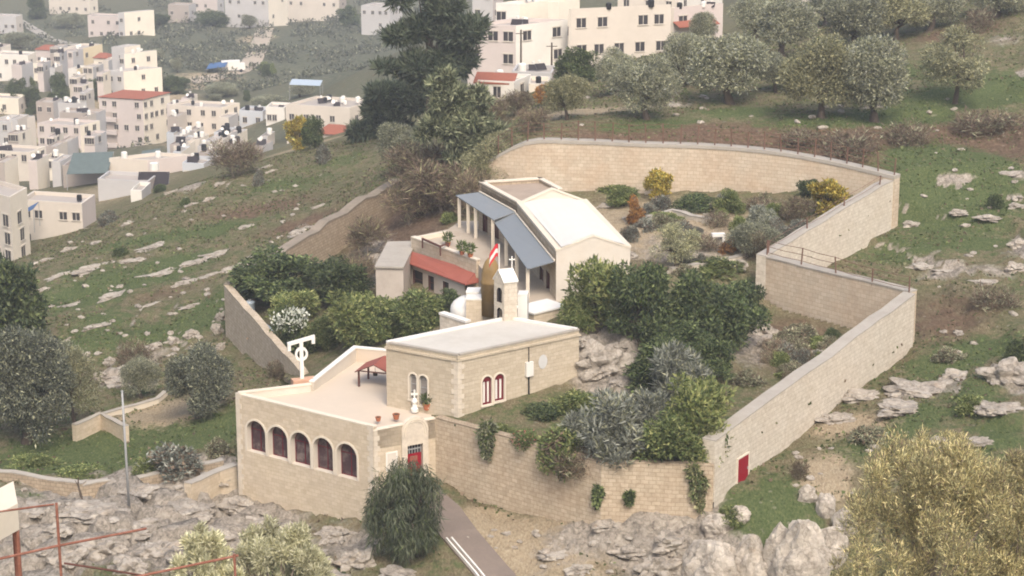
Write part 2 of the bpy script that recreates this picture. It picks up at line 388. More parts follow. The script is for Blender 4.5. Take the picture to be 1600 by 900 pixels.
# ------------------------------------------------------------------ terrain: heights through known points of the place
CP = []                                              # (photo px, photo py, distance y) -> world
def cps(s):
    for t in s.split(';'):
        if t.strip():
            a = [float(v) for v in t.split(',')]; CP.append(at(a[0], a[1], y=a[2]))
cps("""-150,900,138;0,900,138;200,900,137;400,900,137;600,900,138;790,900,138;1000,900,137.5;1200,900,136.5;1350,900,135;1600,900,132;1800,900,130;
0,790,151;0,760,155;200,790,151;200,850,143;100,840,145;300,850,144;375,780,155.2;480,805,151.5;575,828,148;
690,790,146;700,830,142.5;740,860,140;650,757,149;715,787,148.6;800,803,146;905,816,143.2;940,790,142.2;975,797,141.8;1010,806,141.6;1050,816,141.2;1095,826,140.8;
850,860,140.3;1000,860,139.5;1120,780,141;0,720,163;350,740,157.5;130,765,155.5;0,740,158;200,700,165;340,690,163;300,640,174;50,680,168;
100,620,178;200,570,188;350,542,190;358,600,174;100,500,203;200,480,207;0,440,225;330,430,214;250,350,245;120,400,238;40,418,246;300,287,268;440,243,285;
560,215,290;640,205,288;450,330,243;560,270,262;400,400,218;500,345,226;420,412,209;-150,500,225;-150,620,185;-150,720,165;
870,190,222;800,215,215;950,150,240;900,130,262;1140,160,232;1280,180,222;1360,190,220;1500,160,228;1600,100,242;1600,30,262;1300,90,262;1450,60,262;1600,0,275;1800,60,255;1800,0,270;
1200,40,295;700,215,240;740,250,216;
1402,347,197.7;1500,230,212;1420,270,203;1600,250,205;1500,350,195;1600,400,184;1450,450,180;1330,412,186;1500,540,166;1600,520,167;1450,620,154;1600,650,148;1800,650,148;1800,400,184;1800,240,205;
1300,700,148;1400,720,145;1250,760,142.5;1200,820,139;1600,780,139;1430,547,167;1300,645,155;1240,695,149.5;1165,760,143.4;
205,245,500;400,230,450;500,225,430;60,250,450;0,290,400;36,400,285;0,420,270;140,345,300;290,292,285;200,150,560;100,130,600;0,110,620;190,60,760;400,40,800;400,140,620;500,100,680;
600,50,760;0,0,900;400,0,900;650,0,900;300,110,640;880,112,300;750,165,275;1130,85,310;800,0,480;1300,15,330;1600,-40,330;-300,300,400;-300,100,600;-300,400,290;1900,-40,330;-300,0,900""")
for w in ((5, 160, -2), (-3, 170, -3), (12, 165, -1), (10, 180, 0), (0, 190, 0), (15, 195, 1), (-8, 180, -3), (22, 170, 0), (22, 190, 3), (-5, 200, 0), (5, 148, -1.5), (10, 147, -1.2), (-12, 158, -5), (-10, 185, -3), (8, 200, 3),
          (0, 118, -6), (-45, 118, -5), (45, 116, -2), (0, 98, 5), (-50, 98, 5.5), (50, 95, 8.5), (0, 60, 24), (-60, 60, 25), (60, 60, 26), (0, 20, 43), (-60, 20, 44), (60, 20, 45), (0, -15, 55), (60, -15, 57), (-60, -15, 55),
          (-120, 130, -12), (-160, 220, -25), (-200, 60, 20), (200, 60, 28), (110, 150, 8), (120, 220, 14), (150, 300, 16), (250, 400, 20), (-300, 300, -50), (60, 420, -4), (120, 500, -5), (200, 700, -25),
          (300, 900, 0), (0, 1150, -30), (-300, 1150, -30), (300, 1150, 20), (-480, 700, -60), (480, 500, 20), (-480, 200, -40), (480, 100, 40), (-480, -50, 60), (480, -50, 70)):
    CP.append(np.array(w, float))
class RBF:
    def __init__(s, pts, c=5.0):
        s.p = np.array(pts); s.c = c
        P = s.p[:, :2] / 100; n = len(P)
        D = np.sqrt(((P[:, None] - P[None]) ** 2).sum(-1) + (c / 100) ** 2)
        A = np.zeros((n + 3, n + 3)); A[:n, :n] = -D + 0.006 * np.eye(n); A[:n, n] = 1; A[:n, n + 1:] = P; A[n, :n] = 1; A[n + 1:, :n] = P.T
        s.w = np.linalg.solve(A, np.r_[s.p[:, 2], 0, 0, 0])
    def __call__(s, x, y):
        x = np.asarray(x, float) / 100; y = np.asarray(y, float) / 100; sh = x.shape
        x = x.ravel(); y = y.ravel(); out = np.empty(len(x)); P = s.p[:, :2] / 100; n = len(P)
        for i in range(0, len(x), 20000):
            xx = x[i:i + 20000]; yy = y[i:i + 20000]
            D = np.sqrt((xx[:, None] - P[None, :, 0]) ** 2 + (yy[:, None] - P[None, :, 1]) ** 2 + (s.c / 100) ** 2)
            out[i:i + 20000] = -D @ s.w[:n] + s.w[n] + xx * s.w[n + 1] + yy * s.w[n + 2]
        return out.reshape(sh)
H_base = RBF(CP, 1.5)

# ---- numpy noise
def _hash(ix, iy, seed):
    h = (ix.astype(np.int64) * 374761393 + iy.astype(np.int64) * 668265263 + seed * 974711) & 0x7fffffff
    h = ((h ^ (h >> 13)) * 1274126177) & 0x7fffffff
    return ((h ^ (h >> 16)) & 0xffff) / 65535.0
def vnoise(x, y, seed=0):
    ix = np.floor(x); iy = np.floor(y); fx = x - ix; fy = y - iy
    fx = fx * fx * (3 - 2 * fx); fy = fy * fy * (3 - 2 * fy)
    a = _hash(ix, iy, seed); b = _hash(ix + 1, iy, seed); c = _hash(ix, iy + 1, seed); d = _hash(ix + 1, iy + 1, seed)
    return (a * (1 - fx) + b * fx) * (1 - fy) + (c * (1 - fx) + d * fx) * fy
def fbm(x, y, seed=0, o=4):
    t = 0; a = 0.5; n = 0
    for i in range(o):
        t = t + a * vnoise(x * 2 ** i + 17.3 * i, y * 2 ** i - 9.1 * i, seed + i); n += a; a *= 0.55
    return t / n
def worley(x, y, seed=0):
    ix = np.floor(x); iy = np.floor(y); d1 = np.full(x.shape, 9.0); d2 = np.full(x.shape, 9.0); cid = np.zeros(x.shape)
    for dx in (-1, 0, 1):
        for dy in (-1, 0, 1):
            cx = ix + dx; cy = iy + dy; px_ = cx + _hash(cx, cy, seed); py_ = cy + _hash(cx, cy, seed + 50)
            d = np.hypot(px_ - x, py_ - y); nearer = d < d1
            d2 = np.where(nearer, d1, np.minimum(d2, d)); cid = np.where(nearer, _hash(cx, cy, seed + 99), cid); d1 = np.where(nearer, d, d1)
    return d1, d2, cid
def sstep(a, b, x):
    t = np.clip((x - a) / (b - a), 0, 1); return t * t * (3 - 2 * t)

# ---- areas of ground cover: (px, py, half-width px, half-height px, kind, weight) laid down where they lie on the ground
AREAS = """
200,700,150,40,g,1;60,715,90,30,g,.9;320,670,70,26,g,1;300,640,60,22,s,.9;230,650,60,18,s,.7;150,720,60,20,g,.8;
120,790,160,60,r,1;250,780,130,70,r,1;60,860,110,60,r,.8;330,850,90,50,r,1;430,830,60,30,r,.8;300,740,60,14,r,.7;550,850,60,40,r,.7;50,775,50,10,g,.8;
860,870,80,30,r,.55;1020,860,90,40,r,.75;940,810,60,12,r,.6;830,850,70,24,s,.8;760,812,40,14,s,.9;940,820,70,14,r,.4;900,860,120,30,s,.45;900,850,120,40,d,.5;
1110,860,60,50,r,.9;1200,850,80,50,r,.55;1230,790,60,26,g,1;1140,800,36,18,g,1.3;1240,840,60,40,g,.5;
1480,600,56,18,r,.8;1580,600,40,30,r,.8;1400,620,40,12,r,.6;1450,580,80,20,g,.6;1530,620,60,30,g,.8;1420,650,60,16,g,.7;1330,660,70,14,s,.8;1400,660,60,16,g,.8;1500,690,50,9,r,.6;1560,690,60,20,g,.8;1330,700,70,24,g,.7;1290,740,50,25,s,.8;
1500,560,60,20,g,.6;1550,540,70,26,g,.9;1480,500,80,40,d,.6;1480,425,60,10,r,.7;1560,425,40,10,r,.5;1580,390,30,14,r,.5;1520,330,50,10,r,.6;1440,290,80,40,g,1;1530,290,90,40,g,1;1480,250,80,30,g,.9;1590,272,30,10,r,1;
1400,390,70,20,g,.9;1520,380,70,14,g,.7;1300,220,260,20,d,1.2;1480,210,140,30,d,1.2;1600,230,80,20,d,1;1050,210,160,12,d,1;
1150,175,90,16,g,1;1030,190,60,10,g,.9;960,200,60,10,g,.7;1300,190,120,12,g,1;1400,180,80,14,g,1;1500,160,120,26,g,1;1580,130,60,25,g,1;1450,110,100,30,g,.7;1570,64,40,12,r,.5;1500,50,70,14,d,1;1330,130,80,30,g,.6;
1050,165,50,10,r,.6;1450,180,120,5,r,.3;870,180,60,14,s,.7;940,170,60,12,s,.5;
170,300,130,60,s,.45;100,470,120,40,g,.75;230,430,110,30,g,.85;330,360,100,26,g,.9;450,290,90,22,g,.9;200,380,70,18,g,.8;530,250,60,16,g,.7;340,480,70,26,g,1;260,520,80,20,g,.8;130,540,80,24,g,.8;160,500,60,16,g,.7;300,400,60,14,g,.6;120,420,40,14,g,.6;400,330,90,18,d,.9;470,350,70,14,d,.8;250,460,80,14,d,.5;
150,420,50,6,r,.5;230,400,40,6,r,.5;300,440,50,6,r,.5;470,355,40,7,r,.7;390,420,40,7,r,.6;240,550,60,24,r,.6;340,500,20,26,r,.8;180,590,40,16,r,.7;100,340,60,16,r,.5;300,290,30,12,r,.8;
260,150,60,20,s,.5;330,120,50,6,s,.9;300,130,40,8,s,.9;400,60,30,18,s,.8;170,220,60,6,s,.7;440,95,140,60,f,1.5;100,200,140,70,s,.55;330,215,120,30,s,.5;480,228,80,16,s,.6;100,120,110,40,s,.4;300,80,90,45,f,2;100,40,150,30,f,1.2;560,110,60,60,f,1.5;500,60,100,40,f,1.2
"""
areas = []
for t in AREAS.replace('\n', '').split(';'):
    if not t.strip(): continue
    a = t.split(','); px, py, hw, hh = map(float, a[:4])
    areas.append((px, py, hw, hh, a[4].strip(), float(a[5])))

def project(x, y, z):
    dz = z - CAMZ; dep = y * _c - dz * _s; up = y * _s + dz * _c
    dep = np.where(dep < 1, 1, dep)
    return 800 + FPX * x / dep, 450 - FPX * up / dep

# ---- grid
def spans(*seg):
    out = []
    for a, b, st in seg: out += list(np.arange(a, b, st))
    return np.array(out + [seg[-1][1]])
gx = spans((-500, -160, 20), (-160, -62, 3), (-62, 62, 0.5), (62, 160, 3), (160, 500, 20))
gy = spans((-60, 90, 7), (90, 128, 2), (128, 250, 0.5), (250, 300, 1.0), (300, 500, 3), (500, 1150, 9))
GX, GY = np.meshgrid(gx, gy)
Zb = H_base(GX, GY)
PX, PY = project(GX, GY, Zb)

def cover(x, y, z):
    k = {c: np.zeros(x.shape) for c in 'grsdf'}
    for px, py, hw, hh, kind, w in areas:
        # centre and half sizes of the patch on the ground, in metres
        c0 = hit_base(px, py)
        if c0 is None: continue
        m = mpp(c0); rx = hw * m; ry = max(hh * m / 0.27, rx * 0.35)
        q = ((x - c0[0]) / rx) ** 2 + ((y - c0[1]) / ry) ** 2
        k[kind] = k[kind] + w * np.exp(-q * 1.1)
    return k
def grid_sample(Z, x, y):
    i = np.clip(np.searchsorted(gx, x) - 1, 0, len(gx) - 2); j = np.clip(np.searchsorted(gy, y) - 1, 0, len(gy) - 2)
    fx = (x - gx[i]) / (gx[i + 1] - gx[i]); fy = (y - gy[j]) / (gy[j + 1] - gy[j])
    return (Z[j, i] * (1 - fx) + Z[j, i + 1] * fx) * (1 - fy) + (Z[j + 1, i] * (1 - fx) + Z[j + 1, i + 1] * fx) * fy
def march(fn, px, py, y0=128.0, y1=1100.0):
    d = ray(px, py); ys = np.concatenate([np.arange(y0, 320, 0.4), np.arange(320, y1, 2.0)])
    t = ys / d[1]; x = d[0] * t; z = CAMZ + d[2] * t; h = fn(x, ys)
    b = np.nonzero(z <= h)[0]
    if len(b) == 0: return None
    i = b[0]
    if i > 0:
        a0 = z[i - 1] - h[i - 1]; a1 = z[i] - h[i]; f = a0 / (a0 - a1); yy = ys[i - 1] + f * (ys[i] - ys[i - 1])
    else: yy = ys[0]
    t = yy / d[1]; return np.array([d[0] * t, yy, CAMZ + d[2] * t])
def hit_base(px, py): return march(lambda x, y: grid_sample(Zb, x, y), px, py)

AREAS2 = '130,830,50,14,g,.5;250,820,40,10,d,.7;180,890,50,16,g,.5;330,820,40,10,g,.5;90,780,40,8,d,.7;420,850,50,12,g,.4'
for t in AREAS2.split(';'):
    a = t.split(','); areas.append((*map(float, a[:4]), a[4], float(a[5])))
K = cover(GX, GY, Zb)
# relief: rolling bumps, step ledges along the contours of the left hillside, broken rock in the rocky areas
near = sstep(300, 230, GY) * sstep(126, 134, GY)
bumps = (fbm(GX / 5, GY / 5, 3) - 0.5) * 0.9 + (fbm(GX / 1.3, GY / 1.3, 8, 3) - 0.5) * 0.28
hill = sstep(-8, -22, GX) * sstep(172, 190, GY) * sstep(320, 280, GY)
ph = (Zb + 1.6 * (fbm(GX / 14, GY / 14, 21) - 0.5) + 0.10 * GX) / 1.15
saw = ph - np.floor(ph)
hr = sstep(24, 32, GX) * sstep(135, 150, GY) * sstep(260, 240, GY)
ph2 = (Zb * 0.8 + 2.0 * (fbm(GX / 11, GY / 11, 31) - 0.5) + 0.05 * GX) / 1.5
saw2 = ph2 - np.floor(ph2)
ledge = hill * (sstep(0.0, 0.12, saw) * (1 - saw) * 0.9 - 0.4) * (0.25 + 0.5 * fbm(GX / 7, GY / 7, 77)) + hr * (sstep(0.0, 0.1, saw2) * (1 - saw2) - 0.45) * 0.7
rock = np.clip(K['r'] - .55 * (K['g'] + K['d']), 0, 1)
d1, d2, cid = worley(GX / 3.2 + 0.5 * fbm(GX / 2, GY / 2, 5), GY / 3.2, 4)
e1, e2, eid = worley(GX / 1.1, GY / 1.1, 14)
rr = sstep(0.02, 0.22, d2 - d1) * (0.35 + 0.9 * cid) + 0.35 * sstep(0.02, 0.25, e2 - e1) * eid + 0.25 * (fbm(GX / 0.8, GY / 0.8, 55, 3) - 0.5)
vis = sstep(124, 130, GY)
far_b = sstep(300, 420, GY) * (fbm(GX / 40, GY / 40, 91) - 0.5) * 6
Z = Zb + near * bumps + near * ledge + near * rock * (rr - 0.6) * 1.15 + far_b
slope_rock = np.clip(hill * sstep(0.12, 0.0, saw) * sstep(0.46, 0.66, fbm(GX / 3, GY / 3, 41)) * .7 + hr * sstep(0.10, 0.0, saw2) * sstep(0.5, 0.66, fbm(GX / 5, GY / 5, 43)), 0, 1)

# ---- the walled compound: its outline and the ground inside it
A1 = at(368, 612, z=2.8); A2 = at(583, 664, z=2.8); A3 = at(680, 646, z=2.8); A5 = at(484, 598, z=2.8); A6 = at(553, 541, z=3.3); A7 = at(606, 545, z=3.3)
R1 = at(940, 722, z=2.5); R2 = at(1115, 728, z=2.6)
W0 = at(1118, 690, z=4.2); W1 = at(1430, 460, z=6.5); W2 = at(1197, 403, z=6.5); W3 = at(1400, 283, z=8.5)
BK = [at(1398, 276, z=9.0), at(1300, 253, z=9.5), at(1200, 236, z=9.9), at(1100, 228, z=9.9), at(1000, 225, z=9.9), at(905, 221, z=9.9), at(820, 223, z=9.7), at(745, 262, z=7.0)]
def curve(P, n=4):
    out = []
    for i in range(len(P) - 1):
        p0, p1, p2, p3 = P[max(i - 1, 0)], P[i], P[i + 1], P[min(i + 2, len(P) - 1)]
        for t in np.linspace(0, 1, n + 1)[:-1]: out.append(.5 * (2 * p1 + (p2 - p0) * t + (2 * p0 - 5 * p1 + 4 * p2 - p3) * t * t + (3 * p1 - p0 - 3 * p2 + p3) * t ** 3))
    return out + [P[-1]]
BK = curve(BK)
L0 = at(616, 281, z=1.8); L1 = at(350, 447, z=0.1); L2 = at(430, 548, z=-1.0)
Gpoly = [A3, R1, R2, W1, W2, W3] + BK[1:] + [L0, L1, L2, A5]
GP = np.array([p[:2] for p in Gpoly])
def inside(x, y, P=GP):
    c = np.zeros(np.shape(x), bool); n = len(P)
    for i in range(n):
        (x0, y0), (x1, y1) = P[i], P[(i + 1) % n]
        cond = ((y0 > y) != (y1 > y)); xi = (x1 - x0) * (y - y0) / ((y1 - y0) if abs(y1 - y0) > 1e-9 else 1e-9) + x0
        c ^= cond & (x < xi)
    return c
GC = []
def gps(s):
    for t in s.split(';'):
        if t.strip():
            a = [float(v) for v in t.split(',')]; GC.append(at(a[0], a[1], z=a[2]))
gps("""690,668,2.2;760,668,2.3;850,695,2.2;940,722,2.1;1080,732,2.2;800,640,2.7;870,612,3.0;900,640,2.6;1000,660,2.6;1080,650,3.0;720,655,2.4;890,600,3.1;
900,590,3.2;960,590,3.4;1030,590,3.6;1190,500,2.3;1250,514,2.4;1306,520,2.5;1230,548,2.5;1300,560,2.5;1150,530,2.8;1180,560,2.7;1180,600,3.0;1120,680,2.8;
1000,400,5;1000,300,5.4;900,300,5.3;1100,300,5.8;1200,300,6.2;1330,300,7;1100,430,4.9;1180,400,5.0;1050,340,5.4;1250,350,6.0;1200,380,5.3;
870,470,4.9;800,470,4.9;820,330,4.9;900,320,5;980,420,4.9;1050,430,4.9;
600,475,1.6;660,480,2;700,487,2.2;560,520,-1;450,520,-1.6;400,500,-2;385,540,-2.6;500,430,-.6;560,372,-2;600,348,-1.6;500,402,-2.6;450,425,-2.9;650,310,1.8;640,350,0.8;700,285,4;430,560,-2.6;470,560,-2.4;520,540,-1.5;600,520,0;372,470,-3""")
for q, z_ in ((at(635, 408, z=3.6), 1.2), (at(680, 425, z=3.6), 1.2), (at(725, 443, z=3.6), 1.4), (at(640, 391, z=4.3), 1.5), (at(690, 408, z=4.3), 1.6), (at(742, 423, z=4.3), 2.0), (at(655, 380, z=5), 2.5), (at(700, 395, z=5), 2.8), (at(600, 420, z=4), .8)): GC.append(np.array([q[0], q[1], z_]))
for q in (at(930, 505, z=5.4), at(975, 515, z=5.3), at(1040, 520, z=5.0), at(1090, 490, z=5.0)): GC.append(q)
H_gard = RBF(GC, 1.5)
qx = np.arange(-32, 40, 0.45); qy = np.arange(138, 236, 0.45)
QX, QY = np.meshgrid(qx, qy)
Qin = inside(QX, QY)
QZ = H_gard(QX, QY)
QPX, QPY = project(QX, QY, QZ)
gr_rock = np.clip(np.exp(-(((QPX - 955) / 70) ** 2 + ((QPY - 560) / 55) ** 2)) * 1.4 + np.exp(-(((QPX - 1180) / 60) ** 2 + ((QPY - 545) / 40) ** 2)) * .6 + .55 * np.exp(-(((QPX - 1080) / 120) ** 2 + ((QPY - 390) / 40) ** 2)) + .6 * np.exp(-(((QPX - 590) / 40) ** 2 + ((QPY - 410) / 60) ** 2)), 0, 1)
g1, g2, gid = worley(QX / 1.7, QY / 1.7, 64)
QZ = QZ + (fbm(QX / 3, QY / 3, 61) - 0.5) * 0.5 + gr_rock * (sstep(.02, .25, g2 - g1) * (0.3 + gid) - 0.5) * 0.9

def H_all(x, y):
    """height of whichever ground shows at x, y"""
    z = grid_sample(Z, x, y)
    i = np.clip(np.round((x - qx[0]) / 0.45).astype(int), 0, len(qx) - 1); j = np.clip(np.round((y - qy[0]) / 0.45).astype(int), 0, len(qy) - 1)
    ok = (x > qx[0]) & (x < qx[-1]) & (y > qy[0]) & (y < qy[-1]) & Qin[j, i]
    return np.where(ok, np.maximum(QZ[j, i], z - 50), z)
def hit(px, py): return march(H_all, px, py)
def gz(x, y): return float(H_all(np.array([x]), np.array([y]))[0])

# keep the hillside out of the compound
inn = inside(GX, GY)
i_ = np.clip(np.round((GX - qx[0]) / 0.45).astype(int), 0, len(qx) - 1); j_ = np.clip(np.round((GY - qy[0]) / 0.45).astype(int), 0, len(qy) - 1)
Z = np.where(inn, np.minimum(Z, QZ[j_, i_] - 0.8), Z)
# bed of the ramp road
ROAD_C = [at(648, 758, y=148.6), at(690, 795, y=145.3), at(715, 830, y=142.0), at(745, 865, y=139.6), at(775, 900, y=137.6), at(800, 950, y=133.5)]
for k in range(len(ROAD_C)): ROAD_C[k][2] = min(ROAD_C[k][2], ROAD_C[k - 1][2] - 0.05) if k else ROAD_C[k][2]
rp = np.array(ROAD_C)
def road_at(x, y):
    best = np.full(np.shape(x), 1e9); zz = np.zeros(np.shape(x))
    for a, b in zip(rp, rp[1:]):
        e = b[:2] - a[:2]; t = np.clip(((x - a[0]) * e[0] + (y - a[1]) * e[1]) / (e @ e), 0, 1)
        d = np.hypot(x - a[0] - t * e[0], y - a[1] - t * e[1]); zz = np.where(d < best, a[2] + t * (b[2] - a[2]), zz); best = np.minimum(best, d)
    return best, zz
rd, rz_ = road_at(GX, GY)
wgt = sstep(3.6, 2.1, rd) * (~inn)
Z = Z * (1 - wgt) + (rz_ - 0.12) * wgt

def ground_object(name, X, Y, Zz, mask, attrs, mat, kind):
    ny, nx = X.shape; ids = -np.ones(X.shape, int)
    cell = mask[:-1, :-1] & mask[1:, :-1] & mask[:-1, 1:] & mask[1:, 1:]
    use = np.zeros(X.shape, bool); use[:-1, :-1] |= cell; use[1:, :-1] |= cell; use[:-1, 1:] |= cell; use[1:, 1:] |= cell
    ids[use] = np.arange(use.sum())
    V = np.stack([X[use], Y[use], Zz[use]], 1)
    a = ids[:-1, :-1][cell]; b = ids[:-1, 1:][cell]; c = ids[1:, 1:][cell]; d = ids[1:, :-1][cell]
    F = np.stack([a, b, c, d], 1)
    me = bpy.data.meshes.new(name); me.vertices.add(len(V)); me.vertices.foreach_set('co', V.astype(np.float32).ravel())
    me.loops.add(F.size); me.loops.foreach_set('vertex_index', F.astype(np.int32).ravel())
    me.polygons.add(len(F)); me.polygons.foreach_set('loop_start', np.arange(0, F.size, 4, dtype=np.int32))
    me.polygons.foreach_set('use_smooth', np.ones(len(F), bool))
    me.materials.append(mat); me.update(calc_edges=True)
    for k, arr in attrs.items():
        at_ = me.attributes.new(k, 'FLOAT', 'POINT'); at_.data.foreach_set('value', np.clip(arr[use], 0, 1).astype(np.float32))
    o = link(name, me); tag(o, kind=kind); return o

def ground_mat(name, garden=False):
    m, nt, b = new_mat(name); P = wpos(nt)
    A = lambda k: nd(nt, 'ShaderNodeAttribute', attribute_name=k).outputs['Fac']
    mp = nd(nt, 'ShaderNodeMapping'); nt.links.new(P, mp.inputs[0]); mp.inputs['Scale'].default_value = (1.6, 0.6, 1.6)
    n0 = noise_n(nt, 0.16, 5, 0.6, P); n1 = noise_n(nt, 0.9, 6, 0.72, P); n2 = noise_n(nt, 4.5, 5, 0.75, mp.outputs[0]); n3 = noise_n(nt, 2.2, 5, 0.7, mp.outputs[0], 0.6)
    dry = ramp(nt, n2, [(0.30, (0.085, 0.065, 0.04)), (0.47, (0.165, 0.135, 0.08)), (0.58, (0.22, 0.185, 0.11)), (0.74, (0.34, 0.29, 0.195))])
    olive = ramp(nt, n3, [(0.32, (0.048, 0.064, 0.026)), (0.55, (0.10, 0.126, 0.048)), (0.72, (0.175, 0.18, 0.085))])
    grass = ramp(nt, n2, [(0.28, (0.038, 0.055, 0.022)), (0.45, (0.078, 0.104, 0.04)), (0.58, (0.118, 0.138, 0.056)), (0.74, (0.20, 0.20, 0.095))])
    dirt = ramp(nt, n3, [(0.30, (0.075, 0.05, 0.036)), (0.52, (0.155, 0.105, 0.068)), (0.7, (0.24, 0.165, 0.11))])
    sand = ramp(nt, n2, [(0.3, (0.22, 0.165, 0.105)), (0.55, (0.40, 0.32, 0.21)), (0.75, (0.5, 0.42, 0.3))])
    rockc = ramp(nt, n3, [(0.28, (0.10, 0.085, 0.068)), (0.42, (0.29, 0.25, 0.20)), (0.6, (0.42, 0.365, 0.295)), (0.76, (0.53, 0.47, 0.385))])
    farc = ramp(nt, n1, [(0.34, (0.06, 0.068, 0.045)), (0.5, (0.11, 0.115, 0.072)), (0.68, (0.185, 0.165, 0.115))])
    c = mixc(nt, math_n(nt, 'MULTIPLY_ADD', n1, 5, -2.2, True), dry, olive)
    def lay(c, colr, key, k, off):
        f = math_n(nt, 'MULTIPLY_ADD', A(key), k, math_n(nt, 'MULTIPLY_ADD', n1, 4.0, off), True)
        f = math_n(nt, 'MULTIPLY', f, math_n(nt, 'MULTIPLY_ADD', A(key), 8, -0.3, True))
        return mixc(nt, f, c, colr)
    c = lay(c, farc, 'far', 3, -2.2)
    c = lay(c, dirt, 'dirt', 2.4, -2.4)
    c = lay(c, grass, 'grass', 2.4, -2.65)
    c = lay(c, sand, 'sand', 3.0, -2.5)
    cr = nd(nt, 'ShaderNodeTexVoronoi', feature='DISTANCE_TO_EDGE'); cw = nd(nt, 'ShaderNodeVectorMath', operation='MULTIPLY_ADD'); cn = nd(nt, 'ShaderNodeTexNoise'); cn.inputs['Scale'].default_value = 1.2; cn.inputs['Detail'].default_value = 4
    nt.links.new(P, cn.inputs['Vector']); nt.links.new(cn.outputs['Color'], cw.inputs[0]); cw.inputs[1].default_value = (3.2, 3.2, 3.2); nt.links.new(P, cw.inputs[2]); nt.links.new(cw.outputs[0], cr.inputs['Vector']); cr.inputs['Scale'].default_value = .6
    crack = math_n(nt, 'MULTIPLY_ADD', cr.outputs['Distance'], -9.0, 1.0, True)
    rockc = mixc(nt, math_n(nt, 'MULTIPLY', crack, .4), rockc, (.075, .065, .045))
    c = lay(c, rockc, 'rock', 3.6, -3.0)
    # loose pale stones
    vo = nd(nt, 'ShaderNodeTexVoronoi', feature='F1'); nt.links.new(P, vo.inputs['Vector']); vo.inputs['Scale'].default_value = 1.1
    sp = math_n(nt, 'LESS_THAN', math_n(nt, 'ADD', vo.outputs['Distance'], math_n(nt, 'MULTIPLY', n2, 0.25)), 0.27)
    on = math_n(nt, 'GREATER_THAN', nd(nt, 'ShaderNodeSeparateColor').outputs[0], 0.5)
    sc_ = on.node; sep = [n for n in nt.nodes if n.bl_idname == 'ShaderNodeSeparateColor'][-1]; nt.links.new(vo.outputs['Color'], sep.inputs[0]); sc_.inputs[1].default_value = 0.62
    c = mixc(nt, math_n(nt, 'MULTIPLY', math_n(nt, 'MULTIPLY', sp, on), 0.35), c, (0.36, 0.32, 0.25))
    nt.links.new(c, b.inputs['Base Color']); b.inputs['Roughness'].default_value = 1.0; b.inputs['Specular IOR Level'].default_value = 0.05
    bump(nt, b, math_n(nt, 'ADD', n2, math_n(nt, 'MULTIPLY', n3, 0.8)), 0.9, 0.22)
    return m
GM = ground_mat('hillside_ground')
ground_object('ground', GX, GY, Z, np.ones(GX.shape, bool),
              dict(grass=K['g'], rock=np.clip(rock + slope_rock, 0, 1), sand=K['s'], dirt=K['d'], far=np.clip(K['f'] + sstep(320, 420, GY) * .35, 0, 1)), GM, 'structure')
gg = np.clip(np.exp(-(((QPX - 900) / 90) ** 2 + ((QPY - 640) / 26) ** 2)) * .8 + .3 * fbm(QX / 4, QY / 4, 5), 0, 1)
ground_object('garden_ground', QX, QY, QZ, Qin, dict(grass=gg * .8, rock=gr_rock, sand=np.clip(np.exp(-(((QPX - 960) / 60) ** 2 + ((QPY - 600) / 22) ** 2)) + .8 * np.exp(-(((QPX - 1030) / 160) ** 2 + ((QPY - 360) / 50) ** 2)), 0, 1),
              dirt=np.clip(np.exp(-(((QPX - 1240) / 80) ** 2 + ((QPY - 540) / 40) ** 2)) + np.exp(-(((QPX - 620) / 90) ** 2 + ((QPY - 360) / 60) ** 2)), 0, 1), far=QX * 0), GM, 'structure')
# ------------------------------------------------------------------ road
def road():
    mb = MB(); ml = MB(); off = 1.3
    C = [np.array(p) for p in rp]
    def side(k, o):
        a = C[max(k - 1, 0)]; b = C[min(k + 1, len(C) - 1)]; e = (b - a)[:2]; e = e / np.hypot(*e)
        return np.array([C[k][0] + e[1] * o, C[k][1] - e[0] * o, C[k][2]])
    # finer stations
    P = []
    for k in range(len(C) - 1):
        for t in np.linspace(0, 1, 5)[:-1]: P.append(C[k] + (C[k + 1] - C[k]) * t)
    P.append(C[-1]); C[:] = P
    L = [side(k, -off) for k in range(len(C))]; Rr = [side(k, off) for k in range(len(C))]
    for k in range(len(C) - 1):
        mb.poly([L[k], L[k + 1], Rr[k + 1], Rr[k]][::-1])
        for s in (L, Rr):
            a, b = s[k], s[k + 1]; mb.poly([a, b, b - np.array([0, 0, .3]), a - np.array([0, 0, .3])])
    o = mb.build('road', M['asphalt']); tag(o, kind='structure')
    # low white edge rails of the ramp on its valley side
    for off2, h, nm in ((0.8, 0.10, 'a'), (1.18, 0.14, 'b')):
        S = [side(k, off2) + np.array([0, 0, 0.05]) for k in range(len(C) // 2 - 1, len(C))]
        kb = MB()
        for a, b in zip(S, S[1:]):
            e = (b - a)[:2]; e /= np.hypot(*e); n = np.array([e[1], -e[0]])
            ln = float(np.hypot(*(b - a)[:2])); q = [a[:2] - n * .055, b[:2] - n * .055, b[:2] + n * .055, a[:2] + n * .055]
            kb.prism(q, [a[2] - .1, b[2] - .1, b[2] - .1, a[2] - .1], [a[2] + h, b[2] + h, b[2] + h, a[2] + h])
        kb2 = kb.build('kerb_strip', M['paint_line'])
        tag(kb2, 'long white kerb strip down the ramp road, the one nearer the middle' if nm == 'a' else 'long white kerb strip down the ramp road, the one along its outer edge', 'kerb', 'white kerb strips of the ramp road')
road()

